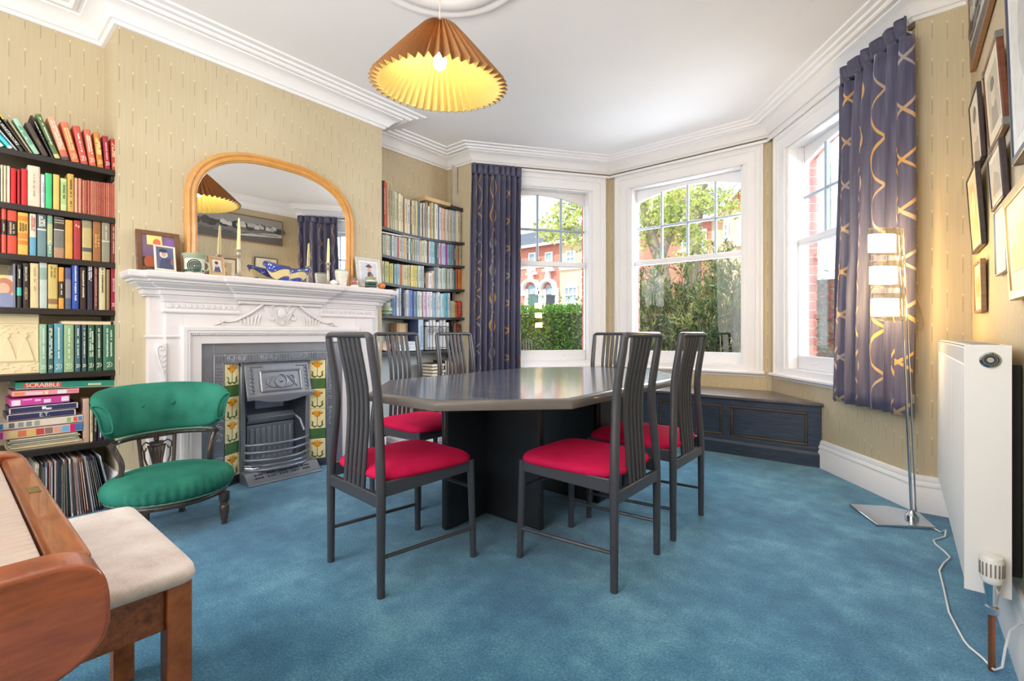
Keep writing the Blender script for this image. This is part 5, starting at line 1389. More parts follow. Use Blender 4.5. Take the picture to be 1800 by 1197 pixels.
obj('tin_body', mb, mat('red_tin', (206, 46, 70), .35, var=.12), g, smooth=40)
mb = MB(); mb.tube([(-3.444, .107 + .073 * math.cos(2 * PI * k / 32), ZL[5] + .17 + .073 * math.sin(2 * PI * k / 32)) for k in range(32)], .0035, 6, closed=True)
obj('rim', mb, mat('tin_rim', (236, 196, 190), .4), g)
mb = MB(); mb.prism([(-.06, .0), (.06, .0), (.05, .095), (-.05, .095)], -3.51, -3.43, lambda p, q, x: (x, .107 + p, ZL[5] + .0005 + q)); obj('tin_stand', mb, M_SHELF, g)

# --- records on the floor
rr = random.Random(4)
RC = [(40, 40, 44), (214, 206, 190), (150, 128, 108), (96, 110, 128), (228, 222, 214), (120, 70, 56), (54, 66, 84), (190, 170, 140), (70, 60, 56), (206, 190, 196), (100, 128, 120), (176, 92, 64)]
y = .318; k = 0; ln = 0
while y < .60:
    t = .004 + .0045 * rr.random()
    if y > .42:
        l2 = ln + math.radians(.55); y += .312 * (math.sin(l2) - math.sin(ln)) + .0004; ln = l2
    c = RC[rr.randrange(12)]
    g = thing('record_sleeve', 'record sleeve, %s from the piano end of the row on the floor' % ORD[k], 'record', (-3.47 - .02 * rr.random(), y, .002), group='records on the floor under the shelves'); del g['_base']
    g.rotation_euler = (ln, 0, 0)
    mb = MB(); mb.box(-.30, 0, 0, t, 0, .312); obj('sleeve', mb, cover_mat(c), g, local=True, bevel=.0008)
    mb = MB(); mb.box(-.002, .0006, t * .3, t * .7, .02, .29); obj('spine_print', mb, cover_mat(RC[rr.randrange(12)]), g, local=True, smooth=0)
    y += t / math.cos(ln) + .0012; k += 1
ld = thing('record_sleeve', 'glossy blue-white record sleeve leaning at the chimney end of the row', 'record', (-3.47, .628, .002), group='records on the floor under the shelves'); del ld['_base']; ld.rotation_euler = (ln + math.radians(1), 0, 0)
mb = MB(); mb.box(-.30, 0, 0, .006, 0, .312); obj('sleeve', mb, cover_mat((196, 204, 222)), ld, local=True, bevel=.0008)
mb = MB(); mb.box(-.002, .0006, .002, .004, .02, .29); obj('spine_print', mb, cover_mat((60, 70, 100)), ld, local=True, smooth=0)
# socket on the alcove wall
g = thing('wall_socket', 'white double wall socket above the records', 'socket', (-3.785, .38, .30))
mb = MB(); mb.box(-3.79, -3.778, .33, .478, .285, .371); obj('face_plate', mb, M_WHITE, g, bevel=.003)
for yc in (.37, .44):
    mb = MB()
    for dy, dz in ((0, .018), (-.011, -.004), (.011, -.004)): mb.box(-3.7785, -3.7772, yc + dy - .003, yc + dy + .003, .325 + dz - .004, .325 + dz + .004)
    obj('socket_hole', mb, flat((40, 40, 42)), g, smooth=0)
    mb = MB(); mb.box(-3.779, -3.774, yc - .008, yc + .008, .353, .364); obj('switch', mb, M_WHITE, g, bevel=.001)
g = thing('stereo_unit', 'dark grey box unit with white leads behind the records', 'stereo', (-3.62, .2, 0))
mb = MB(); mb.box(-3.76, -3.50, .04, .285, .0, .20); obj('case', mb, mat('charcoal_case', (66, 66, 70), .4), g, bevel=.006)
mb = MB(); mb.box(-3.50, -3.494, .05, .275, .03, .18); obj('front_panel', mb, mat('smoked_panel', (96, 98, 104), .2), g, bevel=.003)
mb = MB(); mb.tube([(-3.77, .30, .27), (-3.74, .29, .25), (-3.70, .27, .22), (-3.72, .25, .205)], .003, 6); obj('lead', mb, mat('white_flex', (214, 200, 176), .5), g)

# ================================================================== far alcove rows
def cx_(x): return 660 + x / 7.98
rr = random.Random(9)
def frow(si, rows, xf, vbase, zdrop=1.0, hfix=None):
    z = ZR[si]; nm = NTH[si if si < 4 else 5]; k = 0
    for x0, x1, vt, c in rows:
        u0, u1 = cx_(x0), cx_(x1); v = vbase + vt / 7.98
        y0, y1 = sight(u0, v, xf)[0], sight(u1, v, xf)[0]
        y1 = min(y1, 3.494); y0 = max(y0, 2.424)
        ym = (y0 + y1) / 2; zb_ = z + sag(ym) * (1 if si < 3 else .4) + .001
        h = sight((u0 + u1) / 2, v, xf)[1] - zb_
        h = max(.09, min(h, .42))
        t = y1 - y0 - .0012
        if t < .003: continue
        cn = colour_word(c)
        book(y0 + .0006, t, h, c, zb_, '%s book, %s from the chimney on the %s far-alcove shelf' % (cn, ORD[k], nm), xf - .01 * rr.random(), D=.19, group='books on the %s shelf of the far alcove' % nm, simple=t < .016, marks=None if t < .016 else (tuple(int(q * .55) for q in c) if sum(c) > 330 else (226, 220, 206), .3, .85, 1), lean=rr.choice((0, 0, 0, .002, .003)))
        k += 1
def colour_word(c):
    r, g, b = c; mx_, mn = max(c), min(c); s = mx_ - mn
    tone = 'pale ' if mn > 170 else ('dark ' if mx_ < 110 else '')
    if s < 22: return 'white' if mn > 222 else ('pale grey' if mn > 170 else ('black' if mx_ < 60 else tone + 'grey'))
    if r == mx_ and g >= b: 
        if r - g < 30: base = 'cream' if mn > 140 else ('yellow' if g - b > 90 else 'tan')
        elif r - g < 75: base = 'orange' if r > 200 and g - b > 60 else ('peach' if r > 200 else 'brown')
        else: base = 'red' if g - b < 45 else 'orange'
    elif r == mx_: base = 'pink' if g > 120 else 'crimson'
    elif g == mx_: base = 'green' if g - b > 14 else 'teal'
    else: base = 'blue' if b - r > 20 and r < g + 6 else 'lilac'
    return (tone if base not in ('cream', 'peach') else '') + base
A = [(95, 117, 135, (60, 56, 56)), (119, 142, 92, (196, 74, 52)), (143, 160, 140, (226, 150, 90)), (161, 178, 165, (214, 150, 140)), (179, 210, 172, (206, 186, 150)), (211, 246, 182, (188, 168, 132)), (248, 276, 270, (176, 190, 166)), (277, 300, 300, (222, 216, 196)), (302, 328, 320, (190, 184, 134)), (330, 362, 325, (232, 222, 194)), (363, 388, 352, (222, 210, 184)), (390, 412, 380, (176, 120, 80)), (414, 448, 396, (218, 206, 172)), (450, 496, 402, (206, 206, 196)), (498, 520, 430, (110, 96, 74)), (521, 556, 418, (216, 192, 146)), (557, 580, 420, (176, 180, 170)), (581, 600, 424, (232, 214, 150)), (602, 632, 420, (106, 122, 138)), (634, 656, 455, (226, 216, 196)), (657, 676, 470, (76, 64, 66)), (678, 706, 452, (200, 190, 178)), (708, 740, 445, (160, 146, 130)), (741, 768, 500, (228, 226, 220)), (770, 790, 460, (204, 176, 130)), (791, 818, 450, (206, 190, 150)), (819, 832, 460, (120, 140, 96)), (833, 884, 468, (226, 222, 204)), (885, 898, 490, (104, 116, 156)), (900, 938, 515, (226, 220, 216)), (940, 982, 530, (226, 186, 152)), (986, 1040, 546, (196, 190, 182)), (1042, 1072, 550, (206, 188, 158)), (1075, 1138, 560, (196, 210, 222)), (1141, 1198, 570, (232, 222, 194)), (1200, 1224, 580, (186, 182, 172)), (1226, 1290, 585, (230, 184, 28))]
frow(0, A, -3.56, 300)
Bc = [(95, 106, (70, 76, 70)), (107, 124, (222, 222, 212)), (125, 142, (196, 212, 200)), (143, 160, (214, 216, 196)), (161, 188, (222, 210, 180)), (189, 214, (186, 192, 194)), (215, 234, (88, 108, 112)), (235, 260, (206, 216, 218)), (261, 280, (176, 186, 190)), (281, 300, (196, 196, 204)), (301, 318, (206, 200, 196)), (319, 329, (186, 52, 60)), (330, 342, (226, 216, 212)), (343, 380, (196, 178, 160)), (381, 404, (190, 206, 214)), (405, 420, (226, 186, 130)), (421, 444, (222, 200, 160)), (445, 470, (70, 70, 72)), (471, 500, (196, 214, 222)), (501, 526, (96, 122, 92)), (527, 556, (190, 168, 130)), (557, 588, (150, 172, 158)), (589, 626, (166, 176, 190)), (627, 660, (206, 178, 150)), (661, 690, (206, 212, 186)), (691, 714, (214, 216, 198)), (715, 738, (206, 204, 186)), (739, 750, (140, 70, 60)), (751, 790, (186, 210, 222)), (791, 812, (160, 206, 212)), (813, 832, (196, 216, 220)), (833, 858, (80, 140, 150)), (859, 890, (72, 92, 100)), (891, 920, (206, 196, 214)), (921, 936, (206, 110, 150)), (937, 960, (206, 190, 216)), (961, 990, (170, 200, 226)), (991, 1018, (168, 62, 150)), (1019, 1048, (150, 160, 200)), (1049, 1076, (96, 160, 160)), (1077, 1098, (206, 206, 214)), (1099, 1130, (76, 86, 116)), (1132, 1158, (206, 184, 156)), (1160, 1188, (216, 140, 96)), (1190, 1224, (176, 184, 156))]
frow(1, [(a, b_, 890 - 960 + (a - 95) * .148 + 12 * rr.random(), c) for a, b_, c in Bc], -3.56, 420)
Cc = [(95, 130, 310, (206, 190, 150)), (132, 165, 315, (190, 200, 150)), (167, 198, 320, (222, 206, 130)), (200, 228, 345, (206, 200, 90)), (229, 250, 345, (216, 212, 150)), (252, 268, 350, (96, 110, 100)), (270, 304, 352, (140, 176, 186)), (305, 340, 352, (150, 186, 200)), (342, 362, 355, (214, 170, 140)), (363, 382, 360, (206, 140, 110)), (384, 402, 362, (222, 208, 180)), (404, 432, 365, (206, 204, 170)), (434, 462, 366, (222, 204, 150)), (463, 490, 366, (190, 190, 150)), (500, 538, 370, (226, 206, 130)), (540, 568, 372, (222, 200, 96)), (569, 600, 374, (206, 196, 120)), (602, 640, 376, (190, 200, 190)), (642, 664, 378, (160, 196, 214)), (668, 690, 380, (206, 200, 190)), (692, 712, 490, (70, 60, 48)), (714, 742, 480, (190, 150, 130)), (744, 796, 478, (226, 226, 222)), (800, 828, 450, (226, 204, 180)), (830, 856, 395, (132, 146, 156)), (857, 880, 395, (150, 166, 172)), (882, 898, 395, (226, 224, 220)), (900, 934, 412, (222, 222, 206)), (936, 984, 410, (196, 214, 214)), (986, 1018, 405, (150, 160, 130)), (1020, 1058, 420, (196, 206, 186)), (1060, 1104, 415, (212, 222, 230)), (1106, 1138, 440, (80, 140, 146)), (1141, 1168, 420, (206, 90, 50)), (1170, 1222, 425, (232, 138, 60))]
frow(2, Cc, -3.56, 420)
Dc = [(90, 112, 790, (200, 206, 190)), (113, 140, 790, (186, 196, 186)), (142, 168, 780, (206, 206, 200)), (170, 196, 780, (186, 190, 196)), (198, 222, 775, (96, 96, 104)), (224, 248, 775, (150, 150, 150)), (250, 290, 765, (86, 140, 206)), (300, 334, 700, (226, 228, 232)), (345, 368, 690, (196, 206, 222)), (370, 388, 690, (60, 74, 110)), (390, 412, 700, (64, 70, 76)), (414, 438, 725, (166, 166, 160)), (440, 462, 715, (226, 224, 232)), (464, 480, 715, (196, 206, 232)), (482, 528, 722, (84, 116, 186)), (540, 582, 735, (112, 130, 160)), (590, 624, 735, (186, 214, 216)), (626, 664, 740, (226, 220, 196)), (680, 720, 740, (216, 190, 216)), (725, 768, 742, (222, 206, 226)), (770, 814, 742, (222, 220, 222)), (816, 854, 760, (150, 190, 214)), (856, 884, 765, (206, 206, 206)), (886, 914, 745, (230, 232, 230)), (916, 974, 770, (176, 212, 226)), (976, 1024, 760, (104, 176, 200)), (1026, 1060, 760, (206, 220, 232)), (1066, 1088, 870, (196, 206, 176)), (1089, 1110, 872, (222, 216, 190)), (1112, 1138, 882, (206, 180, 130)), (1141, 1168, 892, (216, 110, 70)), (1170, 1204, 868, (206, 52, 40))]
frow(3, Dc, -3.55, 420)
# things lying on top of the rows
def slab(name, label, cat, x0, x1, y0, y1, z0, z1, c, pages=None, rz=0, tx=0):
    g = thing(name, label, cat, ((x0 + x1) / 2, (y0 + y1) / 2, z0)); del g['_base']; g.rotation_euler = (tx, 0, rz)
    w, d, h = (x1 - x0) / 2, (y1 - y0) / 2, z1 - z0; b = min(.004, h * .2)
    mb = MB(); mb.box(-w, w, -d, d, 0, b); mb.box(-w, w, -d, d, h - b, h); mb.box(-w, -w + .004, -d, d, b, h - b); obj('cover', mb, cover_mat(c), g, local=True, bevel=.001)
    mb = MB(); mb.box(-w + .004, w - .002, -d + .002, d - .002, b, h - b); obj('pages', mb, cover_mat(pages or (236, 222, 196)), g, local=True, smooth=0)
    return g
slab('book', 'large tan flat book lying across the top row in the far alcove', 'book', -3.76, -3.53, 2.97, 3.30, over(2.97, 3.30, 1.95), over(2.97, 3.30, 1.95) + .036, (206, 184, 150), (214, 172, 116))
slab('book', 'black and white flat book beside the tan one, at the end of the top row', 'book', -3.75, -3.545, 3.315, 3.49, over(3.315, 3.49, 1.95), over(3.315, 3.49, 1.95) + .034, (66, 66, 68), (60, 60, 62))
slab('paper_folder', 'white folder laid on the yellow books of the third far-alcove shelf', 'folder', -3.74, -3.555, 2.44, 2.72, over(2.44, 2.72, 1.46), over(2.44, 2.72, 1.46) + .012, (226, 228, 230))
slab('paper_folder', 'second white folder on the third far-alcove shelf, by the brown book', 'folder', -3.74, -3.555, 2.725, 2.94, over(2.725, 2.94, 1.46), over(2.725, 2.94, 1.46) + .012, (228, 226, 222))
slab('book', 'thin red book lying flat on the row of the fourth far-alcove shelf', 'book', -3.73, -3.56, 2.72, 2.91, over(2.72, 2.91, 1.17), over(2.72, 2.91, 1.17) + .011, (196, 40, 52), (196, 40, 52))
g = thing('ginger_jar', 'squat pale green pottery jar with a grey neck on the fourth far-alcove shelf', 'jar', (-3.50, 2.50, ZR[3]))
mb = MB(); zj = ZR[3] - .001; mb.lathe([(.03, 0), (.05, .008), (.056, .03), (.054, .055), (.042, .07), (.036, .075)], 28, (-3.50, 2.50, zj)); obj('body', mb, mat('celadon', (176, 196, 166), .25, var=.2, vscale=30, coat=.4), g, smooth=60)
mb = MB(); mb.lathe([(.037, .073), (.040, .08), (.041, .108), (.043, .112), (.040, .116), (.0, .112)], 28, (-3.50, 2.50, zj)); obj('neck', mb, mat('grey_white_glaze', (206, 210, 208), .25, coat=.4), g, smooth=60)
mb = MB(); mb.lathe([(.0562, .026), (.0572, .031), (.0562, .036)], 28, (-3.50, 2.50, zj)); mb.lathe([(.0435, .108), (.0445, .113), (.0425, .118)], 28, (-3.50, 2.50, zj)); obj('painted_band', mb, mat('dark_band', (86, 90, 84), .3), g, smooth=60)
# lowest far-alcove shelf
zs = ZR[4] - .008
book(2.90, .062, .305, (64, 84, 122), ZR[4] - .006, 'thick blue binder with a pale lettered spine on the lowest far-alcove shelf', -3.545, D=.23, bands=((.04, .98, (176, 198, 222)),), txt=(('ECONOMICS', .034, .46, (70, 92, 140)),), name='binder', cat='binder')
slab('paper_folder', 'black folder lying on top of the blue binder in the far alcove', 'folder', -3.76, -3.56, 2.86, 2.99, 1.1325, 1.1375, (48, 48, 54), (80, 80, 84))
g = thing('magazine_rack', 'scrolled dark wire magazine rack on the lowest far-alcove shelf', 'rack', (-3.62, 3.16, zs))
mb = MB()
for x in (-3.54, -3.72):
    mb.tube([(x, 3.0, zs + .005), (x, 3.0, zs + .24), (x, 3.33, zs + .24), (x, 3.33, zs + .005)], .004, 6)
    for k in range(3):
        yc = 3.055 + .11 * k
        mb.tube([(x, yc + .045 * (1 - j / 26) * math.cos(j * .62), zs + .19 + .045 * (1 - j / 26) * math.sin(j * .62)) for j in range(22)], .003, 5)
for y in (3.0, 3.33): mb.tube([(-3.54, y, zs + .005), (-3.72, y, zs + .005)], .004, 6); mb.tube([(-3.54, y, zs + .24), (-3.72, y, zs + .24)], .004, 6)
obj('wire_frame', mb, mat('dark_wire', (62, 60, 66), .4, .6), g, smooth=60)
mb = MB(); mb.tube([(-3.54, 3.0, zs + .03), (-3.54, 3.33, zs + .03)], .003, 5)
obj('cross_wire', mb, mat('dark_wire', (62, 60, 66), .4, .6), g)
for k in range(7): book(3.008 + .0445 * k, .034, .27 + .02 * (k % 3), ((232, 234, 236), (206, 212, 222), (226, 222, 216))[k % 3], zs + .011, '%s pale magazine file from the binder, in the wire rack' % ORD[k], -3.56, D=.14, name='magazine_file', cat='magazine', group='magazines in the wire rack', simple=True)
for y, t, h, c, lab in ((3.345, .028, .29, (52, 50, 58), 'dark grey book by the wire rack'), (3.375, .02, .27, (146, 128, 84), 'olive and tan book by the wire rack'), (3.397, .036, .265, (150, 30, 34), 'red book between the tan and the maroon ones'), (3.436, .03, .26, (104, 24, 30), 'maroon book at the curtain end')):
    book(y, t, h, c, zs + .006, lab + ' on the lowest far-alcove shelf', -3.555, marks=((214, 180, 130), .3, .85, 1))
g = thing('cardboard_box', 'small upright tan cardboard box behind the blue binder', 'box', (-3.70, 2.78, zs)); mb = MB(); mb.box(-3.77, -3.67, 2.74, 2.87, zs + .008, zs + .27); obj('carton', mb, mat('cardboard', (206, 172, 130), .8), g, bevel=.003)
mb = MB(); mb.box(-3.671, -3.6685, 2.77, 2.84, zs + .02, zs + .26); obj('tape', mb, mat('tape', (222, 196, 150), .3), g, smooth=0)
for i, (t, c, lab) in enumerate(((.02, (226, 230, 234), 'white'), (.016, (176, 206, 214), 'pale blue'), (.018, (232, 230, 228), 'off-white'), (.014, (96, 180, 180), 'teal'), (.014, (232, 200, 214), 'pink'))):
    z0 = zs + .009 + sum((.02, .016, .018, .014)[:i]) + .001 * i
    slab('paper_folder', '%s folder in the flat pile on the lowest far-alcove shelf' % lab, 'folder', -3.655, -3.535 - .006 * (i % 2), 2.64 + .012 * i, 2.885 - .01 * (i % 3), z0, z0 + t, c, (236, 236, 236))['group'] = 'flat folders on the lowest far-alcove shelf'
for i, (y, c, lab) in enumerate(((2.468, (226, 176, 144), 'peach pottery dish'), (2.553, (222, 186, 156), 'sandy pottery dish'))):
    g = thing('dish', lab + ' standing on edge on the lowest far-alcove shelf', 'dish', (-3.56, y, zs)); mb = MB(); mb.lathe([(.0, 0), (.03, .0), (.046, .012), (.048, .016), (.03, .008), (0, .007)], 24); mb.v = [(-3.58 + q * .9 + .3 * (p2 + .048) * -.3, y + p, zs + .056 + p2) for p, p2, q in mb.v]; obj('dish_body', mb, mat('dish_%d' % i, c, .3), g, smooth=60)
    mb = MB(); mb.box(-3.60, -3.55, y - .025, y + .025, zs + .007, zs + .018); obj('stand', mb, M_SHELF2, g, bevel=.002)
g = thing('toy_bus', 'small red toy bus on the lowest far-alcove shelf by the dishes', 'toy', (-3.565, 2.60, zs)); mb = MB(); mb.box(-3.60, -3.55, 2.598, 2.638, zs + .015, zs + .06); obj('bus_body', mb, mat('toy_red', (206, 36, 44), .3), g, bevel=.006)
mb = MB()
for y in (2.606, 2.63): mb.tube([(-3.602, y, zs + .017), (-3.548, y, zs + .017)], .009, 10)
obj('wheel_axle', mb, flat((40, 40, 40)), g); mb = MB(); mb.box(-3.551, -3.5492, 2.602, 2.634, zs + .038, zs + .05); obj('window_strip', mb, flat((206, 214, 220)), g, smooth=0)
# things on the floor of the far alcove
g = thing('storage_box', 'dark brown storage box on the floor of the far alcove', 'box', (-3.62, 3.25, 0)); mb = MB(); mb.box(-3.78, -3.46, 3.02, 3.46, 0, .40); obj('box_body', mb, mat('brown_box', (92, 74, 62), .7), g, bevel=.006); mb = MB(); mb.box(-3.785, -3.455, 3.015, 3.465, .40, .45); obj('lid', mb, mat('brown_lid', (108, 88, 74), .7), g, bevel=.006)
zq = .451
for i, c in enumerate(((60, 50, 52), (150, 60, 60), (70, 64, 66), (110, 96, 90), (52, 46, 48), (96, 60, 56), (60, 56, 60), (84, 74, 70))):
    t = .03; slab('book', '%s dark book from the bottom of the stack on the brown storage box' % ORD[i], 'book', -3.72, -3.52 + .008 * (i % 3), 3.04, 3.20 + .008 * (i % 2), zq, zq + t, c)['group'] = 'stack of dark books on the storage box'; zq += t + .001
g = thing('cardboard_box', 'small peach cardboard box on the brown storage box', 'box', (-3.6, 3.38, .451)); mb = MB(); mb.box(-3.70, -3.54, 3.30, 3.43, .451, .70); obj('carton', mb, mat('peach_card', (226, 188, 160), .8), g, bevel=.003); mb = MB(); mb.box(-3.541, -3.5385, 3.40, 3.42, .50, .58); obj('print_patch', mb, flat((176, 110, 70)), g, smooth=0)
for i in range(5): book(3.215 + .0155 * i, .014, .27, ((40, 40, 44), (214, 210, 206), (70, 64, 66), (190, 180, 170), (50, 48, 52))[i], .451, '%s slim upright book between the dark stack and the peach box' % ORD[i], -3.53, simple=True, group='slim books on the storage box')
g = thing('carrier_bag', 'bright patterned carrier bag on the floor behind the fireplace-side chairs', 'bag', (-3.34, 3.0, 0))
def pat_mat():
    m, nt, b = newmat('patterned_bag'); v = coords(nt, 'Object'); n = nt.nodes.new('ShaderNodeTexVoronoi'); n.inputs['Scale'].default_value = 22; nt.links.new(v, n.inputs['Vector'])
    sp_ = nt.nodes.new('ShaderNodeSeparateColor'); nt.links.new(n.outputs['Color'], sp_.inputs[0])
    nt.links.new(ramp(nt, X(nt, sp_.outputs[0]), [(.0, lin(58, 130, 190)), (.3, lin(236, 236, 230)), (.55, lin(236, 200, 90)), (.75, lin(96, 180, 200)), (1, lin(226, 110, 130))]), b.inputs['Base Color']); return m
mb = MB()
def fb(u, v):
    a = 2 * PI * u; r = 1 - .25 * v; e = .5
    return (-3.34 + .075 * r * math.copysign(abs(math.cos(a)) ** e, math.cos(a)), 3.0 + .17 * math.copysign(abs(math.sin(a)) ** e, math.sin(a)), .001 + .24 * v + .012 * math.sin(5 * a) * v)
mb.grid(36, 6, fb, closed_u=True); mb.f.append(tuple(range(36))[::-1]); mb.m.append(0); bg_ = obj('bag_body', mb, pat_mat(), g, smooth=60)
mb = MB(); mb.tube([(-3.34, 2.94, .235), (-3.34, 2.95, .30), (-3.33, 3.0, .325), (-3.34, 3.05, .30), (-3.34, 3.06, .235)], .004, 6); obj('bag_handle', mb, flat((236, 236, 230)), g)
for i, c in enumerate(((236, 220, 226), (226, 150, 170), (230, 226, 220))):
    slab('magazine', '%s magazine lying on the floor beside the patterned bag' % ('lower white and pink', 'middle rose pink', 'upper off-white')[i], 'magazine', -3.70, -3.48, 2.60 + .01 * i, 2.80 + .008 * i, .001 + .013 * i, .013 + .013 * i, c, (240, 236, 236))['group'] = 'magazines on the floor'
# ================================================================== green nursing chair
M_GREEN = velvet('green_velvet', (58, 138, 116), (26, 88, 74))
M_EBON = wood('worn_dark_wood', (44, 34, 32), (88, 74, 66), .35, (10, 10, 2), 6, coat=.2)
M_GIMP = mat('green_gimp_braid', (96, 136, 118), .7, var=.2, vscale=90)
gc = thing('nursing_chair', 'low Victorian nursing chair in buttoned green velvet with a curved back', 'chair', (-2.918, .762, 0), math.radians(4))
def loc(name, mb, m, parent=gc, **k): return obj(name, mb, m, parent, local=True, **k)
mb = MB()
def seat(u, v):
    a = 2 * PI * u; R = [(.86, .185), (.95, .192), (.985, .205), (1.0, .225), (.985, .25), (.93, .272), (.82, .288), (.62, .302), (.35, .309), (0, .311)]
    r, z = R[round(v * 9)]
    cr = .0035 * math.sin(a * 46) * (1 if .19 < z < .262 else 0)
    return ((.255 + cr) * r * math.cos(a) * (1.0 if math.cos(a) > 0 else .96), (.285 + cr) * r * math.sin(a), z)
mb.grid(184, 10, seat, closed_u=True); mb.f.append(tuple(range(184))[::-1]); mb.m.append(0)
sc = loc('seat_cushion', mb, M_GREEN, smooth=75)
mb = MB(); mb.tube([(.238 * math.cos(2 * PI * k / 60), .266 * math.sin(2 * PI * k / 60), .188) for k in range(60)], .006, 6, closed=True)
loc('braid', mb, M_GIMP, sc)
mb = MB(); mb.lathe([(.0, .150), (.215, .150), (.228, .156), (.232, .168), (.225, .185), (0, .186)], 48, sy=1.12)
loc('seat_frame', mb, M_EBON, smooth=40)
for sy in (-1, 1):
    mb = MB(); mb.lathe([(.013, 0), (.015, .008), (.012, .016), (.016, .024), (.019, .032), (.017, .042), (.020, .05), (.023, .065), (.024, .085), (.022, .098), (.017, .104), (.022, .110), (.016, .116), (.024, .124), (.026, .165)], 20, (.19, sy * .175, 0))
    loc('leg', mb, M_EBON, smooth=50)
    mb = MB(); mb.tube([(-.185, sy * .115, 0), (-.168, sy * .112, .08), (-.155, sy * .11, .17)], [.016, .018, .022], 4)
    loc('leg', mb, M_EBON, smooth=20)
# curved padded back
def back_pt(ang, z, dr=0, rake=.14):
    r = .245 + dr + rake * (z - .45)
    return (.02 - r * math.cos(ang) * .92, r * math.sin(ang), z)
AH = math.radians(76)
def pad(u, v):
    ang = AH * (2 * u - 1)
    th = 2 * PI * v
    e = .55
    cz, cx2 = math.copysign(abs(math.sin(th)) ** e, math.sin(th)), math.copysign(abs(math.cos(th)) ** e, math.cos(th))
    edge = 1 - .35 * abs(2 * u - 1) ** 10
    top = .725 - .035 * abs(2 * u - 1) ** 2.5; botz = .468 + .01 * abs(2 * u - 1) ** 2
    zc, hh = (top + botz) / 2, (top - botz) / 2
    dim = 0
    for ub in (.40, .62):
        d2 = ((u - ub) * .9) ** 2 + ((zc + hh * cz - .615)) ** 2
        dim += .018 * math.exp(-d2 / .0012) * (1 if cx2 < 0 else 0)
    wr = .0025 * math.sin(u * 44) * math.exp(-((cz + .1) ** 2) * 1.5)
    roll = .030 * max(0, cz) ** 2
    return back_pt(ang, zc + hh * cz * edge, dr=(.036 * cx2 * edge + (dim if cx2 < 0 else 0) + roll + wr))
mb = MB()
n, m = 61, 28
vs = [pad(i / (n - 1), j / m) for i in range(n) for j in range(m)]
fs = [(i * m + j, i * m + (j + 1) % m, (i + 1) * m + (j + 1) % m, (i + 1) * m + j) for i in range(n - 1) for j in range(m)]
fs += [tuple(range(m))[::-1], tuple((n - 1) * m + j for j in range(m))]
mb.add(vs, fs)
bk = loc('back_pad', mb, M_GREEN, smooth=70)
for e in (0, n - 1):
    mb = MB(); mb.tube([vs[e * m + j] for j in range(m)], .006, 6, closed=True); loc('piping', mb, M_GREEN, bk, smooth=60)
mb = MB(); mb.tube([back_pt(AH * (2 * k / 40 - 1), .470, -.034) for k in range(41)], .005, 6); loc('braid', mb, M_GIMP, bk)
for ub in (.40, .62):
    a = AH * (2 * ub - 1); p = back_pt(a, .615, -.024); mb = MB(); mb.ball(p, .013, 12, 8, sx=.6); loc('button', mb, M_GREEN, bk, smooth=60)
mb = MB(); mb.tube([back_pt(AH * (2 * k / 40 - 1), .452, -.006) for k in range(41)], .014, 8, flat=.9)
loc('back_rail', mb, M_EBON, smooth=50)
for sy in (-1, 1):
    pts = [back_pt(sy * math.radians(70), .455), (-.052, sy * .212, .41), (-.035, sy * .196, .36), (-.04, sy * .196, .31), (-.065, sy * .215, .26), (-.105, sy * .232, .215), (-.115, sy * .225, .175)]
    raw = pts; pts = cr(raw, 4); rs = [q[0] for q in cr([(r,) for r in (.019, .018, .016, .016, .017, .019, .020)], 4)]
    mb = MB(); mb.tube(pts, rs, 10, flat=.75)
    arm = loc('arm_support', mb, M_EBON, smooth=50)
    mb = MB(); q = [(x + .015, y * .985, z) for x, y, z in pts[4:22]]; mb.tube(q, .004, 6); loc('moulded_edge', mb, M_EBON, arm)
# pierced lyre splat
def sp(y, z, dx=0): r = .245 + .14 * (z - .45); return (.02 - math.sqrt(max(r * r - y * y, 0)) * .92 + dx + (.45 - z) * -.02, y, z)
mb = MB()
for sy in (-1, 1): mb.tube([sp(sy * .062, .20), sp(sy * .074, .32), sp(sy * .082, .45)], [.010, .009, .010], 6)
mb.tube([sp(-.07, .205), sp(.07, .205)], .010, 6); mb.tube([sp(-.08, .445), sp(.08, .445)], .010, 6)
for k in range(5):
    t = (k - 2) / 2; mb.tube([sp(.012 * t, .245), sp(.020 * t, .31), sp(.034 * t, .385)], [.004, .006, .0075], 6)
mb.tube([sp(-.042, .39), sp(0, .386), sp(.042, .39)], .007, 6); mb.tube([sp(-.03, .405), sp(.03, .405)], .010, 6); mb.ball(sp(0, .425), .014, 8, 6)
mb.tube([sp(-.022, .235), sp(.022, .235)], .008, 6); mb.ball(sp(0, .222), .014, 8, 6)
for sy in (-1, 1):
    mb.tube([sp(sy * q, z) for q, z in ((.025, .40), (.05, .415), (.068, .40), (.066, .375), (.052, .37), (.048, .385))], .0045, 6)
    mb.tube([sp(sy * q, z) for q, z in ((.06, .37), (.058, .33), (.045, .29), (.02, .25))], .0045, 6)
    mb.tube([sp(sy * q, z) for q, z in ((.068, .30), (.055, .275), (.045, .255), (.055, .24), (.064, .25))], .004, 6)
loc('pierced_splat', mb, M_EBON, smooth=50)

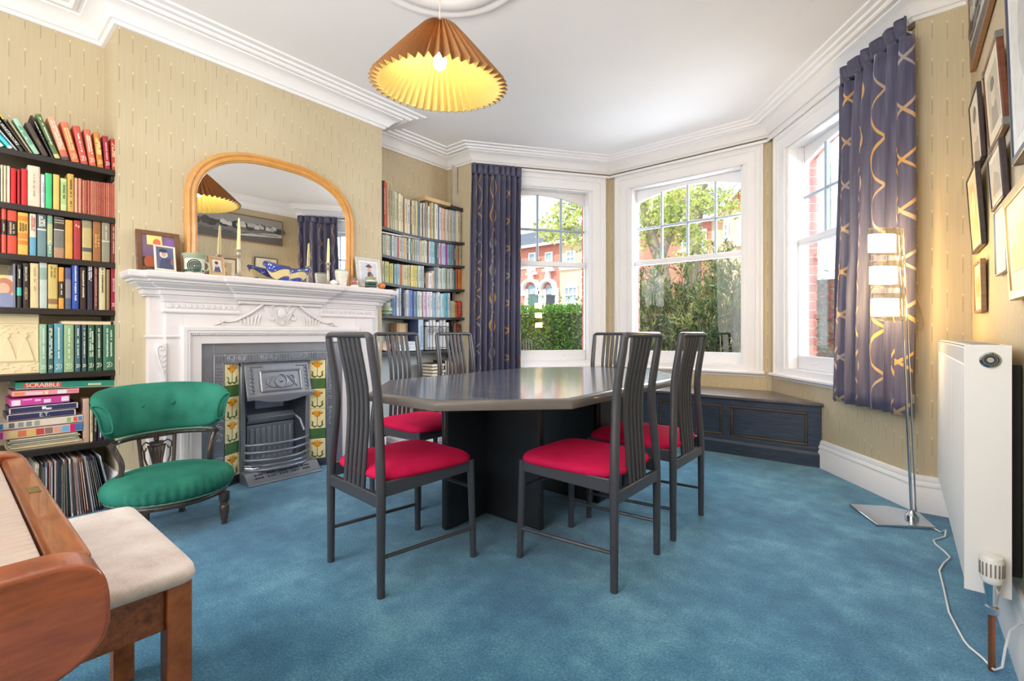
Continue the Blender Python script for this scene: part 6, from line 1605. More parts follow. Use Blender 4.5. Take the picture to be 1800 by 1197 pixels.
# ================================================================== piano and its stool
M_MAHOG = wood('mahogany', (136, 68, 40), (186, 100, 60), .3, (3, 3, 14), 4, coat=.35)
M_MAHOG_L = wood('mahogany_pale_grain', (150, 84, 46), (188, 116, 70), .3, (2, 14, 14), 5, coat=.35)  # lighter mahogany, grain running along the key slip
pn_ = thing('piano', 'small mahogany upright piano with rounded cheeks and open white keyboard', 'piano', (-1.25, -.2, 0))
ck = [(-.5, .712)] + cr([(.06, .712), (.095, .711), (.12, .703), (.135, .688), (.142, .662), (.143, .625), (.137, .602), (.121, .584), (.095, .570), (.05, .555), (-.02, .545)], 4) + [(-.5, .54)]
for x0, x1 in ((-.862, -.80), (-1.705, -1.645)):
    mb = MB(); mb.prism(ck, x0, x1, lambda p, q, x: (x, p, q)); obj('cheek', mb, M_MAHOG, pn_, bevel=.006, seg=3, smooth=50)
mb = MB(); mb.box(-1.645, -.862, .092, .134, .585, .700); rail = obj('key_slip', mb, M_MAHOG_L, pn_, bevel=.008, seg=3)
mb = MB(); mb.box(-1.30, -1.255, .106, .122, .6995, .7012); obj('lock_plate', mb, mat('dull_brass', (150, 132, 84), .5, .6, var=.3, vscale=60), rail, smooth=0)
mb = MB(); mb.box(-1.645, -.862, -.45, .092, .56, .655); obj('key_bed', mb, M_MAHOG, pn_)
M_KEY = mat('ivory_key', (240, 226, 214), .3, var=.04, vscale=20, coat=.3); M_KEYB = mat('black_key', (26, 25, 27), .3, coat=.4)
nk = 36; kw = (1.645 - .862) / nk
for k in range(nk):
    x = -1.645 + kw * k
    mb = MB(); mb.box(x + .0004, x + kw - .0004, -.09, .088, .657, .688); mb.box(x + .0006, x + kw - .0006, -.089, .0895, .683, .6886)
    obj('white_key', mb, M_KEY, pn_, bevel=.001, seg=1)
for k in range(nk - 1):
    if (k % 7) in (0, 1, 3, 4, 5):
        x = -1.645 + kw * (k + 1); mb = MB(); mb.prism([(-.09, .688), (-.012, .688), (-.018, .699), (-.09, .70)], x - .0055, x + .0055, lambda p, q, d: (d, p, q)); obj('black_key', mb, M_KEYB, pn_, bevel=.001, seg=1)
mb = MB(); mb.box(-1.70, -.805, -.55, -.10, .70, 1.02) if False else mb.box(-1.70, -.805, -.56, -.16, .0, .70)
obj('case_body', mb, M_MAHOG, pn_, bevel=.006)
mb = MB(); mb.box(-1.645, -.862, -.16, -.09, .655, .74); mb.box(-1.69, -.815, -.56, -.16, .70, .98); mb.box(-1.72, -.79, -.58, -.13, .98, 1.005)
obj('upper_case', mb, M_MAHOG, pn_, bevel=.006)
for x in (-1.675, -.83):
    mb = MB(); mb.tube([(x, -.02, 0), (x, -.02, .10), (x, -.03, .3), (x, -.02, .55)], [.03, .022, .026, .03], 10); obj('leg', mb, M_MAHOG, pn_)
st_ = thing('piano_stool', 'wooden piano stool with mottled cream velvet top, tucked under the keyboard', 'stool', (-1.485, .19, 0))
M_STW = wood('worn_stool_wood', (128, 70, 36), (190, 116, 64), .42, (3, 3, 3), 6)
M_STWD = wood('dark_worn_stool_wood', (100, 56, 34), (176, 106, 62), .42, (2, 10, 10), 6)
def cream_velvet():
    m, nt, b = newmat('cream_velvet'); v = coords(nt, 'Object'); n = noise(nt, v, 7, 5, .6); fn = noise(nt, v, 250, 2)
    nt.links.new(ramp(nt, n * .8 + fn * .2, [(.32, lin(192, 176, 166)), (.5, lin(226, 214, 208)), (.7, lin(244, 236, 232))]), b.inputs['Base Color']); setp(b, .8, spec=.15, sheen=.4); bump(nt, b, fn, .2, .001); return m
mb = MB()
def stop(u, v):
    a = 2 * PI * u; e = 2 / 16; R = [(.955, .452), (.985, .458), (1.0, .47), (.99, .482), (.965, .489), (.8, .493), (.5, .495), (0, .496)]
    r, z = R[round(v * 7)]; ca, sa = math.cos(a), math.sin(a)
    return (-1.485 + r * .290 * math.copysign(abs(ca) ** e, ca), .187 + r * .180 * math.copysign(abs(sa) ** e, sa), z)
mb.grid(112, 8, stop, closed_u=True); mb.f.append(tuple(range(80))[::-1]); mb.m.append(0)
obj('padded_top', mb, cream_velvet(), st_, smooth=70)
for x in (-1.735, -1.245):
    for y in (.335, .035):
        mb = MB(); w = .024; mb.prism([(x - w, y - w), (x + w, y - w), (x + w, y + w), (x - w, y + w)], 0, .452, lambda p, q, z: (p, q, z)); obj('leg', mb, M_STW, st_, bevel=.003)
for (x0, x1, y0, y1) in ((-1.712, -1.268, .340, .356), (-1.712, -1.268, .014, .030), (-1.256, -1.236, .058, .312), (-1.744, -1.724, .058, .312)):
    mb = MB(); mb.box(x0, x1, y0, y1, .352, .450); obj('apron', mb, M_STWD, st_, bevel=.003)

# ================================================================== curtains
def curtain_mat():
    m, nt, b = newmat('curtain_satin')
    t = nt.nodes.new('ShaderNodeUVMap'); q = nt.nodes.new('ShaderNodeSeparateXYZ'); nt.links.new(t.outputs[0], q.inputs[0])
    U, V = X(nt, q.outputs[0]), X(nt, q.outputs[1])
    per = .30
    fx = (U / per).fr() * per - per / 2; col = (U / per).fl()
    ph = V * (2 * PI / .56) + col * 2.1
    s1 = ph.sin() * .058
    wv = (ph * 1.0 + 1.2).sin().ab() * .0052 + .0016
    k1 = (fx - s1).ab() - wv; k2 = (fx + s1).ab() - ((ph + 2.0).sin().ab() * .005 + .0028)
    hit = k1.lt(0).mx(k2.lt(0))
    gold = ramp(nt, ((ph * .5).sin() * .5 + .5), [(.2, lin(176, 166, 160)), (.75, lin(222, 172, 96))])
    v2 = coords(nt, 'Object', (60, 60, 3)); n = noise(nt, v2, 1, 2)
    base = ramp(nt, n, [(.3, lin(74, 74, 102)), (.7, lin(98, 95, 120))])
    nt.links.new(mixc(nt, hit * .85, base, gold), b.inputs['Base Color'])
    setp(b, .42, spec=.4, sheen=.3); bump(nt, b, n, .05)
    return m
M_CURT = curtain_mat()
def curtain(name, label, a, b, s_top, s_bot, ztop, zbot, nf, seed):
    d, L = seg(a, b); n = Vector((-d.y, d.x)); rr = random.Random(seed)
    T = lambda s, o, z: (a[0] + d.x * s + n.x * o, a[1] + d.y * s + n.y * o, z)
    mid = ((s_top[0] + s_top[1]) / 2); p0 = T(mid, -.1, zbot)
    g = thing(name, label, 'curtain', p0)
    NU, NV = nf * 14 + 1, 26
    phs = [rr.uniform(-.5, .5) for _ in range(nf + 1)]; am = [rr.uniform(.7, 1.25) for _ in range(nf + 1)]
    def fold(u):
        x = u * nf; i = min(int(x), nf - 1); f = x - i
        p = phs[i] * (1 - f) + phs[i + 1] * f; A = am[i] * (1 - f) + am[i + 1] * f
        return A, x + .25 * p
    mb = MB(T); mb.uv = []
    grid = []
    for j in range(NV):
        v = j / (NV - 1); z = ztop - .10 + (zbot - ztop + .10) * v
        for i in range(NU):
            u = i / (NU - 1); A, x = fold(u)
            amp = (.024 + .020 * min(1, v * 3)) * A
            s0 = s_top[0] + (s_bot[0] - s_top[0]) * v; s1 = s_top[1] + (s_bot[1] - s_top[1]) * v
            s = s0 + (s1 - s0) * u + .012 * math.sin(2 * PI * 2 * x) * min(1, v * 3)
            o = -.105 + amp * math.sin(2 * PI * x) + .006 * math.sin(4 * PI * x + 9 * v) + .01 * math.sin(3 * v + 7 * u)
            grid.append((s, o, z)); mb.uv.append((u * (s_top[1] - s_top[0]) * 1.95, z))
    fs = [(j * NU + i, j * NU + i + 1, (j + 1) * NU + i + 1, (j + 1) * NU + i) for j in range(NV - 1) for i in range(NU - 1)]
    mb.add(grid, fs)
    c = obj('curtain_fabric', mb, M_CURT, g, smooth=80)
    so = c.modifiers.new('cloth', 'SOLIDIFY'); so.thickness = .004
    # gathered heading with pinch pleats
    mb = MB(T); mb.uv = []; NW = 7; h2 = []
    for j in range(NW):
        v = j / (NW - 1)
        z = ztop - .104 * v + .0
        for i in range(NU):
            u = i / (NU - 1); A, x = fold(u)
            pin = abs(math.sin(PI * x)) ** .35
            amp = (.030 * (1 - .55 * math.exp(-((v - .75) / .25) ** 2))) * A
            o = -.105 + amp * (2 * pin - 1) * (-1) + .004 * math.sin(9 * x)
            if v > .97: o = -.105 + .024 * A * math.sin(2 * PI * x)
            h2.append((s_top[0] + (s_top[1] - s_top[0]) * u, o, z)); mb.uv.append((u * 1.0, z + 3))
    fs = [(j * NU + i, j * NU + i + 1, (j + 1) * NU + i + 1, (j + 1) * NU + i) for j in range(NW - 1) for i in range(NU - 1)]
    mb.add(h2, fs)
    h = obj('heading', mb, mat('curtain_heading', (74, 72, 96), .45, var=.08), g, smooth=80)
    so = h.modifiers.new('cloth', 'SOLIDIFY'); so.thickness = .004
    mb = MB(T)
    for i in range(nf):
        s = s_top[0] + (s_top[1] - s_top[0]) * (i + .5) / nf; mb.tube([(s, -.09, ztop - .02), (s, -.07, ztop - .005), (s, -.06, ztop - .02)], .0025, 5)
    obj('curtain_hook', mb, M_WHITE, g)
    return g
curtain('curtain', 'long blue-grey curtain hanging beside the far bookshelves', L0, L1, (-.035, .485), (-.06, .475), 2.705, .46, 9, 3)
curtain('curtain', 'dark curtain with gold looping lines behind the glowing floor lamp', R1, R0, (1.10, 1.655), (1.04, 1.63), 2.735, .545, 6, 8)
# curtain track along the bay
mb = MB(); ptz = [R0, R1, L1, L0]
mb.sweep([(.045, 2.70), (.06, 2.70), (.06, 2.722), (.045, 2.722)], ptz)
tk = obj('curtain_track', mb, M_WHITE, None, smooth=0); tag(tk, 'thin white curtain track running round the bay under the cornice', 'curtain track')
cdn = [o for o in bpy.data.objects if o.name.startswith('curtain') and o.get('label', '').startswith('dark curtain')][0]
mb = MB(); mb.tube([(.03, 3.46, 1.36), (.045, 3.47, 1.28), (.07, 3.48, 1.18), (.09, 3.49, 1.10), (.098, 3.49, 1.05), (.09, 3.485, 1.02), (.06, 3.48, 1.00), (.045, 3.475, 1.0)], .0035, 6); cdn = obj('pull_cord', mb, mat('cream_cord', (226, 200, 150), .6), cdn, smooth=60)
mb = MB(); mb.ball((.043, 3.475, 1.0), .008, 8, 6); obj('toggle', mb, mat('cream_cord', (226, 200, 150), .6), cdn)

# ================================================================== radiator
rd_ = thing('radiator', 'white panel radiator with end grille panel and copper pipe on the picture wall', 'radiator', (.20, 2.7, .208))
M_RAD = mat('radiator_enamel', (236, 233, 229), .35, var=.01)
x0, x1, y0, y1, z0, z1 = .150, .252, 2.02, 3.40, .208, .962
mb = MB(); n = 42
pts = []
for k in range(n):
    y = y0 + .03 + (y1 - y0 - .06) * k / (n - 1)
mb.box(x0 + .004, x0 + .016, y0 + .004, y1 - .004, z0 + .004, z1 - .006)
fr = obj('front_panel', mb, M_RAD, rd_, bevel=.004)
for k in range(n):
    y = y0 + .025 + (y1 - y0 - .05) * k / (n - 1)
    mb = MB(); mb.box(x0, x0 + .006, y - .010, y + .010, z0 + .03, z1 - .06); obj('panel_rib', mb, M_RAD, fr, bevel=.003, seg=1)
mb = MB(); mb.box(x0 + .07, x1, y0 + .004, y1 - .004, z0 + .004, z1 - .02); obj('rear_panel', mb, M_RAD, rd_, bevel=.004)
mb = MB(); mb.box(x0 - .001, x1, y0, y0 + .003, z0, z1); obj('end_panel', mb, M_RAD, rd_, bevel=.001)
mb = MB(); mb.box(x0 - .001, x1, y1 - .003, y1, z0, z1); obj('end_panel', mb, M_RAD, rd_, bevel=.001)
mb = MB(); mb.box(x0 + .002, x1, y0 + .002, y1 - .002, z1 - .004, z1 + .001)
tg = obj('top_grille', mb, M_RAD, rd_, bevel=.001)
mb = MB()
for k in range(40): mb.box(x0 + .02, x1 - .02, y0 + .05 + .032 * k, y0 + .066 + .032 * k, z1, z1 + .003)
obj('grille_slots', mb, mat('grille_shadow', (150, 150, 150), .5), tg, smooth=0)
xc, zc = .206, .918
mb = MB(); mb.lathe([(.010, .0), (.024, .0), (.024, .004), (.019, .008), (.0165, .005), (.010, .005), (.008, .008), (0, .008)], 24)
mb.v = [(xc + a, y0 - c, zc + b_) for a, b_, c in mb.v]; obj('air_vent_plug', mb, M_CHROME, rd_, smooth=40)
mb = MB(); mb.tube([(xc + .0125 * math.cos(2 * PI * k / 20), y0 - .0062, zc + .0125 * math.sin(2 * PI * k / 20)) for k in range(20)], .003, 6, closed=True); obj('rubber_ring', mb, flat((60, 60, 62)), rd_)
# thermostatic valve, and the copper pipe into the floor
px, py = .206, 1.985
mb = MB(); mb.tube([(px, py, .0), (px, py, .185)], .0085, 14); obj('copper_pipe', mb, mat('copper', (176, 108, 76), .3, .85, var=.15), rd_, smooth=60)
mb = MB(); mb.lathe([(.012, .165), (.016, .168), (.016, .188), (.011, .192), (.011, .205), (.0145, .21), (.0145, .235), (.018, .24), (.018, .252), (.013, .255)], 6, (px, py, 0)); mb.lathe([(.013, .195), (.015, .225), (.019, .245), (.02, .262), (.012, .265)], 20, (px, py, 0)); mb.tube([(px, py, .225), (px, y0 + .02, .235)], .011, 10)
obj('valve_body', mb, M_CHROME, rd_, smooth=30)
mb = MB(); mb.lathe([(.018, .258), (.024, .264), (.026, .275), (.027, .33), (.024, .338), (.0, .341)], 28, (px, py, 0)); hd_ = obj('valve_head', mb, M_RAD, rd_, smooth=40)
mb = MB()
for k in range(18):
    a = 2 * PI * k / 18; c, s_ = math.cos(a), math.sin(a)
    mb.prism([(-.0017, .283), (.0017, .283), (.0017, .322), (-.0017, .322)], .0255, .0279, lambda p, q, r: (px + r * c - p * s_, py + r * s_ + p * c, q))
obj('valve_slot', mb, flat((128, 118, 108)), hd_, smooth=0)
for yc in (2.12, 3.28):
    mb = MB(); mb.box(.254, .283, yc - .02, yc + .02, .25, .90)
    for k in range(5): mb.box(.246, .256, yc - .012, yc + .012, .30 + .13 * k, .35 + .13 * k)
    obj('wall_bracket', mb, mat('bracket_black', (44, 44, 46), .5, .4), rd_, bevel=.002)

# ================================================================== pictures on the right-hand wall
PG = 'framed pictures on the wall above the radiator'
def wallpic(label, yfar, ynear, za, zb_, fw, mf, depth=.016, tilt=.05, mount=None, shapes=(), bg=(200, 200, 200), corners=False):
    g = thing('wall_picture', label, 'picture', (.283, (yfar + ynear) / 2, za), group=PG)
    def T(a, b, d): return (.2835 - .002 - d - tilt * b, yfar - a, za + b)
    w, h = yfar - ynear, zb_ - za
    framed(g, T, w, h, fw, mf, depth, mount, shapes, bg)
    if corners:
        for (a, b) in ((0, 0), (w - fw * 1.6, 0), (0, h - fw * 1.6), (w - fw * 1.6, h - fw * 1.6)):
            mb = MB(T); mb.box(a - .001, a + fw * 1.6 + .001, b - .001, b + fw * 1.6 + .001, -.001, depth + .0012); obj('corner_cap', mb, mat('pewter_cap', (120, 116, 108), .4, .5), g, smooth=0)
    return g
M_FDK = wood('dark_frame', (44, 34, 36), (66, 52, 52), .35); M_FBR = wood('brown_wall_frame', (122, 86, 56), (156, 116, 78), .4); M_FGD = mat('gilt_frame', (206, 172, 108), .3, .5, var=.12)
M_FSV = mat('silver_frame', (150, 156, 164), .3, .6, var=.05); M_FNV = mat('navy_frame', (52, 54, 76), .3)
SEPIA = (206, 190, 160)
# panoramic monochrome landscape: several soft flat areas of ink
rr = random.Random(6); shp = [('p', [(0, .62), (1, .70), (1, 1), (0, 1)], (150, 146, 140)), ('p', [(0, 0), (1, 0), (1, .34), (0, .30)], (96, 92, 88)), ('p', [(0, .30), (.45, .18), (.5, .22), (.2, .40), (0, .45)], (200, 196, 188))]
for k in range(22):
    xx = rr.random(); shp.append(('e', xx, .52 + .10 * rr.random(), .03 + .035 * rr.random(), .06 + .12 * rr.random(), rr.choice([(62, 60, 58), (80, 77, 74), (104, 100, 96), (70, 68, 66)])))
for k in range(16):
    xx = .05 + .6 * rr.random(); yy = .5 + .1 * rr.random(); shp.append(('p', [(xx, yy), (xx + .05, yy), (xx + .05, yy + .12), (xx + .025, yy + .17), (xx, yy + .12)], rr.choice([(206, 202, 196), (184, 180, 172)])))
for k in range(14): xx = rr.random(); shp.append(('e', xx, .28 + .08 * rr.random(), .05, .015, rr.choice([(150, 146, 140), (122, 118, 112)])))
wallpic('long black and white landscape panorama, highest on the wall by the window corner', 3.26, 2.02, 2.29, 2.66, .016, M_FBR, .02, .02, None, shp, (122, 118, 114))
def portrait(c1, c2, c3): return [('p', [(.2, 0), (.8, 0), (.72, .38), (.28, .38)], c1), ('e', .5, .56, .17, .22, c2), ('e', .5, .74, .18, .12, c3)]
wallpic('dark narrow framed picture, highest of the small ones by the window corner', 3.18, 2.86, 1.76, 2.09, .012, M_FDK, shapes=portrait((170, 160, 150), (214, 200, 176), (120, 110, 100)), bg=(222, 212, 196))
wallpic('wood framed portrait print with pewter corner caps', 2.62, 2.27, 1.70, 2.02, .014, wood('red_wood_frame', (84, 42, 26), (116, 62, 36), .35), .018, .06, ((226, 212, 182), .045), portrait((150, 134, 112), (214, 196, 166), (110, 94, 76)), (190, 174, 146), corners=True)
wallpic('small dark framed picture directly below the wood framed portrait', 2.56, 2.28, 1.46, 1.66, .011, M_FDK, .018, .06, ((232, 220, 198), .02), [('p', [(.1, .1), (.9, .1), (.8, .5), (.4, .7)], (166, 150, 128))], SEPIA)
wallpic('dark framed tall picture, middle of the column by the window corner', 3.20, 2.84, 1.38, 1.74, .013, M_FDK, .018, .06, ((232, 218, 190), .02), [('p', [(.2, .1), (.8, .1), (.7, .9), (.3, .9)], (196, 172, 126)), ('e', .5, .6, .2, .2, (226, 206, 160))], (214, 196, 158))
wallpic('pale unframed-looking picture with thin grey edge, left of the gilt framed one', 2.50, 2.26, 1.21, 1.445, .006, M_FSV, .014, .02, None, [('e', .5, .55, .3, .3, (226, 216, 206))], (234, 226, 216))
wallpic('big gilt and silver framed print above the near end of the radiator', 2.13, 1.55, 1.10, 1.415, .030, M_FGD, .022, .05, ((232, 222, 200), .05), [('p', [(0, 0), (1, 0), (1, .45), (0, .5)], (212, 186, 120)), ('p', [(.2, .3), (.5, .3), (.45, .8), (.25, .8)], (226, 196, 130))], (230, 214, 176))
wallpic('smallest brown framed picture, lowest by the window corner', 3.10, 2.84, 1.09, 1.32, .014, M_FBR, .018, .02, ((236, 220, 190), .02), [('e', .3, .5, .12, .3, (170, 120, 70)), ('e', .65, .5, .14, .3, (186, 140, 90))], (226, 206, 166))
wallpic('large navy framed picture with brown lower edge, nearest to us on the wall', 2.06, 1.50, 1.50, 2.14, .022, M_FNV, .026, .03, ((226, 226, 220), .04), [('e', .5, .5, .3, .3, (190, 186, 180))], (216, 214, 206))
# ================================================================== outside the bay
def plane_y(u, v, y):
    a = (u - 900) / 830.0; b = (585 - v) / 830.0
    rx, ry = -math.sin(ANG) + math.cos(ANG) * a, math.cos(ANG) + math.sin(ANG) * a
    t = y / ry
    return rx * t, 1.0 + b * t
f = MB(); f.box(-45, 30, 4.9, 11.0, -.62, -.5); struct('ground', f, mat('garden_soil', (120, 112, 88), .9, var=.25, vscale=2), smooth=0)
f = MB(); f.box(-60, 40, 11.0, 19.0, -.64, -.55); struct('street', f, mat('asphalt', (150, 150, 150), .9, var=.1, vscale=2), smooth=0)
f = MB(); f.box(-60, 40, 19.0, 60, -.62, -.5); struct('pavement', f, mat('paving', (186, 182, 174), .9, var=.1), smooth=0)
f = MB(); f.box(-30, 30, -30, REAR - .2, -.2, -.05); struct('lawn', f, mat('rear_lawn', (120, 140, 84), .9, var=.2), smooth=0)

def leafmat(name, c, tr=.35):
    m = bpy.data.materials.new(name); m.use_nodes = True; nt = m.node_tree; b = nt.nodes['Principled BSDF']
    b.inputs['Base Color'].default_value = lin(*c); setp(b, .5, spec=.35)
    q = nt.nodes.new('ShaderNodeBsdfTranslucent'); q.inputs[0].default_value = tint(lin(*c), 1.15)
    k = nt.nodes.new('ShaderNodeMixShader'); k.inputs[0].default_value = tr
    o = nt.nodes['Material Output']
    nt.links.new(b.outputs[0], k.inputs[1]); nt.links.new(q.outputs[0], k.inputs[2]); nt.links.new(k.outputs[0], o.inputs[0])
    return m
def leaves(n, place, L, Wd, rr, up=.3, nm=3):
    """n separate leaf blades; place() -> (point, preferred direction or None)"""
    mb = MB(); vs, fs, ms = mb.v, mb.f, mb.m
    for i in range(n):
        p, dr = place()
        d = Vector((rr.gauss(0, 1), rr.gauss(0, 1), rr.gauss(up, 1)))
        if dr is not None: d = d * .45 + dr * 1.2
        d.normalize()
        s = d.cross(Vector((rr.gauss(0, 1), rr.gauss(0, 1), rr.gauss(0, 1)))).normalized()
        l = L * rr.uniform(.6, 1.3); w = Wd * rr.uniform(.7, 1.2)
        k = len(vs); m_ = p + d * l * .45; nrm = d.cross(s) * w * .3
        vs += [tuple(p), tuple(m_ + s * w + nrm), tuple(p + d * l), tuple(m_ - s * w + nrm)]
        fs.append((k, k + 1, k + 2, k + 3)); ms.append(rr.randrange(nm))
    return mb
rr = random.Random(21)
# clipped privet hedge along the garden front
HG = [leafmat('hedge_leaf_a', (104, 150, 62)), leafmat('hedge_leaf_b', (78, 122, 52)), leafmat('hedge_leaf_c', (132, 172, 78))]
hg = thing('hedge', 'clipped green privet hedge along the front garden, seen through the left window', 'hedge', (-6.4, 8.6, -.5))
mb = MB(); mb.box(-10.5, -4.9, 8.42, 8.95, -.5, 1.42); obj('hedge_core', mb, mat('hedge_twigs', (52, 58, 36), .9, var=.4, vscale=14), hg, smooth=0)
def pl_(): 
    if rr.random() < .3: return Vector((rr.uniform(-10.5, -4.9), rr.uniform(8.35, 9.0), 1.42 + .16 * rr.random() + (.25 * rr.random() if rr.random() < .05 else 0))), Vector((0, -.2, 1))
    return Vector((rr.uniform(-10.5, -4.9), 8.42 - .10 * rr.random(), rr.uniform(-.4, 1.5))), Vector((0, -1, .1))
obj('hedge_leaves', leaves(11000, pl_, .075, .022, rr), HG, hg, smooth=0, kind='stuff')
# railing of thin bars below the hedge
rg = thing('garden_fence', 'low dark paling fence before the hedge, at the left window', 'fence', (-7.2, 8.1, -.5))
for k in range(30):
    x = -8.3 + .075 * k; mb = MB(); mb.box(x - .012, x + .012, 8.09, 8.11, -.5, .84 + .01 * (k % 2)); obj('pale', mb, mat('fence_wood', (84, 76, 64), .8), rg, smooth=0)
mb = MB(); mb.box(-8.35, -6.1, 8.11, 8.13, .55, .6); mb.box(-8.35, -6.1, 8.11, 8.13, -.2, -.15); obj('fence_rail', mb, mat('fence_wood', (84, 76, 64), .8), rg, smooth=0)

# feathery evergreen shrub filling the middle window
sh = thing('evergreen_shrub', 'big feathery dark evergreen shrub pressing up to the middle window', 'shrub', (-2.5, 7.2, -.5))
SHM = [leafmat('needle_a', (82, 108, 68), .2), leafmat('needle_b', (108, 128, 76), .25), leafmat('needle_c', (62, 90, 68), .2), leafmat('needle_d', (150, 158, 94), .3)]
mbw = MB(); mbl = MB()
for k in range(330):
    x0 = rr.uniform(-4.1, -1.0); y0 = rr.uniform(6.6, 8.0)
    base = Vector((x0 * .75 - .7, 7.3, -.3)); tip_h = 2.2 * rr.random() ** .6 - .05
    tip = Vector((x0, y0, tip_h)); side = Vector((rr.uniform(-.5, .5), rr.uniform(-.35, .1), rr.uniform(.1, .5)))
    pts = [base.lerp(tip, t) + side * (t * (1 - t) * 1.2) for t in (0, .25, .5, .75, 1)]
    mbw.tube([tuple(p) for p in pts], [.018, .014, .011, .007, .003], 5)
    for j in range(19):
        t = .22 + .78 * rr.random(); i = min(int(t * 4), 3); p = pts[i].lerp(pts[i + 1], t * 4 - i)
        axis = (pts[i + 1] - pts[i]).normalized()
        d = (axis + Vector((rr.gauss(0, .5), rr.gauss(-.15, .5), rr.gauss(.25, .4)))).normalized(); Ls = rr.uniform(.18, .42)
        for q in range(14):
            s = q / 14; pos = p + d * Ls * s + Vector((0, 0, -.10 * s * s)); a = rr.uniform(0, 2 * PI)
            o = d.cross(Vector((math.cos(a), math.sin(a), .3))).normalized(); nd = (d * .9 + o * .7).normalized(); w = nd.cross(Vector((rr.gauss(0, 1), rr.gauss(0, 1), rr.gauss(0, 1)))).normalized() * .0085
            l = rr.uniform(.05, .10); kk = len(mbl.v)
            mbl.v += [tuple(pos - w), tuple(pos + nd * l * .6 - w * .9), tuple(pos + nd * l), tuple(pos + w)]; mbl.f.append((kk, kk + 1, kk + 2, kk + 3)); mbl.m.append((k + (rr.random() < .4) * rr.randrange(4)) % 4)
obj('branches', mbw, mat('grey_bark', (110, 98, 82), .85, var=.2, vscale=20), sh, smooth=50)
obj('foliage', mbl, SHM, sh, smooth=0, kind='stuff')

# light-leaved street trees
TM = [leafmat('lime_leaf_a', (206, 214, 128), .6), leafmat('lime_leaf_b', (184, 198, 110), .6), leafmat('lime_leaf_c', (228, 228, 160), .6), leafmat('lime_leaf_d', (150, 164, 104), .5)]
M_BARK = mat('pale_bark', (150, 138, 122), .9, var=.2, vscale=10, stretch=(3, 3, .6), bmp=.5, bscale=12)
def tree(label, trunk, branches, blobs, n, L=.16):
    g = thing('street_tree', label, 'tree', trunk[0][0], group='trees outside the bay')
    mb = MB(); mb.tube([p for p, r in trunk], [r for p, r in trunk], 10); mb.tube([(trunk[0][0][0], trunk[0][0][1], -.52), trunk[0][0]], [trunk[0][1] * 1.2, trunk[0][1]], 10); obj('trunk', mb, M_BARK, g, smooth=60)
    mb = MB()
    for br in branches: mb.tube([p for p, r in br], [r for p, r in br], 7)
    obj('branches', mb, M_BARK, g, smooth=60)
    tot = sum(b[1][0] * b[1][1] * b[1][2] for b in blobs); mbx = MB()
    for c, r in blobs:
        k = int(n * r[0] * r[1] * r[2] / tot)
        def pb(c=c, r=r):
            while True:
                q = Vector((rr.uniform(-1, 1), rr.uniform(-1, 1), rr.uniform(-1, 1)))
                if .15 < q.length < 1: return Vector((c[0] + q.x * r[0], c[1] + q.y * r[1], c[2] + q.z * r[2])), None
        s = leaves(k, pb, L, L * .34, rr, nm=4); kk = len(mbx.v); mbx.v += s.v; mbx.f += [tuple(i + kk for i in f) for f in s.f]; mbx.m += s.m
    obj('foliage', mbx, TM, g, smooth=0, kind='stuff')
def at(u, v, y): x, z = plane_y(u, v, y); return (x, y, z)
tree('tree with forked pale trunk and yellow-green leaves, left in the middle window', [(at(1168, 560, 11) , .20), (at(1165, 490, 11), .19), (at(1160, 455, 11), .16), (at(1146, 420, 11), .13), (at(1138, 390, 11), .10), (at(1128, 350, 11), .07)],
     [[(at(1160, 455, 11), .12), (at(1172, 428, 11.2), .09), (at(1182, 405, 11.4), .07), (at(1200, 370, 11.5), .04)], [(at(1146, 420, 11), .07), (at(1125, 400, 10.8), .04), (at(1105, 392, 10.6), .02)]],
     [(at(1140, 375, 11), (.75, .7, .45)), (at(1185, 395, 11.4), (.6, .6, .5)), (at(1205, 350, 11.5), (.6, .6, .35)), (at(1128, 420, 10.8), (.3, .4, .35)), (at(1215, 415, 11.5), (.35, .4, .3)), (at(1165, 345, 11), (.5, .5, .2)), (at(1085, 330, 11), (.8, .7, .6))], 2900, .12)
tree('brown-trunked tree rising before the slate roofs, right in the middle window', [(at(1216, 560, 13), .24), (at(1218, 480, 13), .22), (at(1221, 400, 13), .19), (at(1226, 365, 13), .17), (at(1234, 330, 13), .15), (at(1234, 280, 13), .12)],
     [[(at(1226, 365, 13), .08), (at(1240, 350, 13), .05), (at(1262, 345, 13), .03)], [(at(1234, 330, 13), .07), (at(1215, 310, 13), .04), (at(1195, 300, 13), .02)]],
     [(at(1218, 322, 13), (.5, .5, .28)), (at(1252, 352, 13), (.7, .5, .35)), (at(1275, 372, 13), (.5, .5, .25)), (at(1230, 440, 13), (.4, .4, .4)), (at(1205, 452, 13), (.4, .4, .3)), (at(1190, 296, 13), (.8, .6, .2))], 1150, .12)
tree('pale sunlit tree over the hedge, seen through the left window', [(at(1060, 600, 12), .18), (at(1058, 500, 12), .17), (at(1050, 430, 12), .13), (at(1045, 380, 12), .10)],
     [[(at(1050, 430, 12), .06), (at(1020, 410, 12), .04), (at(985, 400, 12), .02)], [(at(1045, 380, 12), .06), (at(1015, 370, 12), .03), (at(975, 360, 12), .02)]],
     [(at(1005, 375, 12), (.85, .6, .45)), (at(985, 410, 12), (.75, .5, .32)), (at(960, 400, 12), (.45, .4, .4)), (at(1018, 430, 12), (.4, .4, .25)), (at(1050, 350, 12), (.8, .6, .6))], 2100, .12)
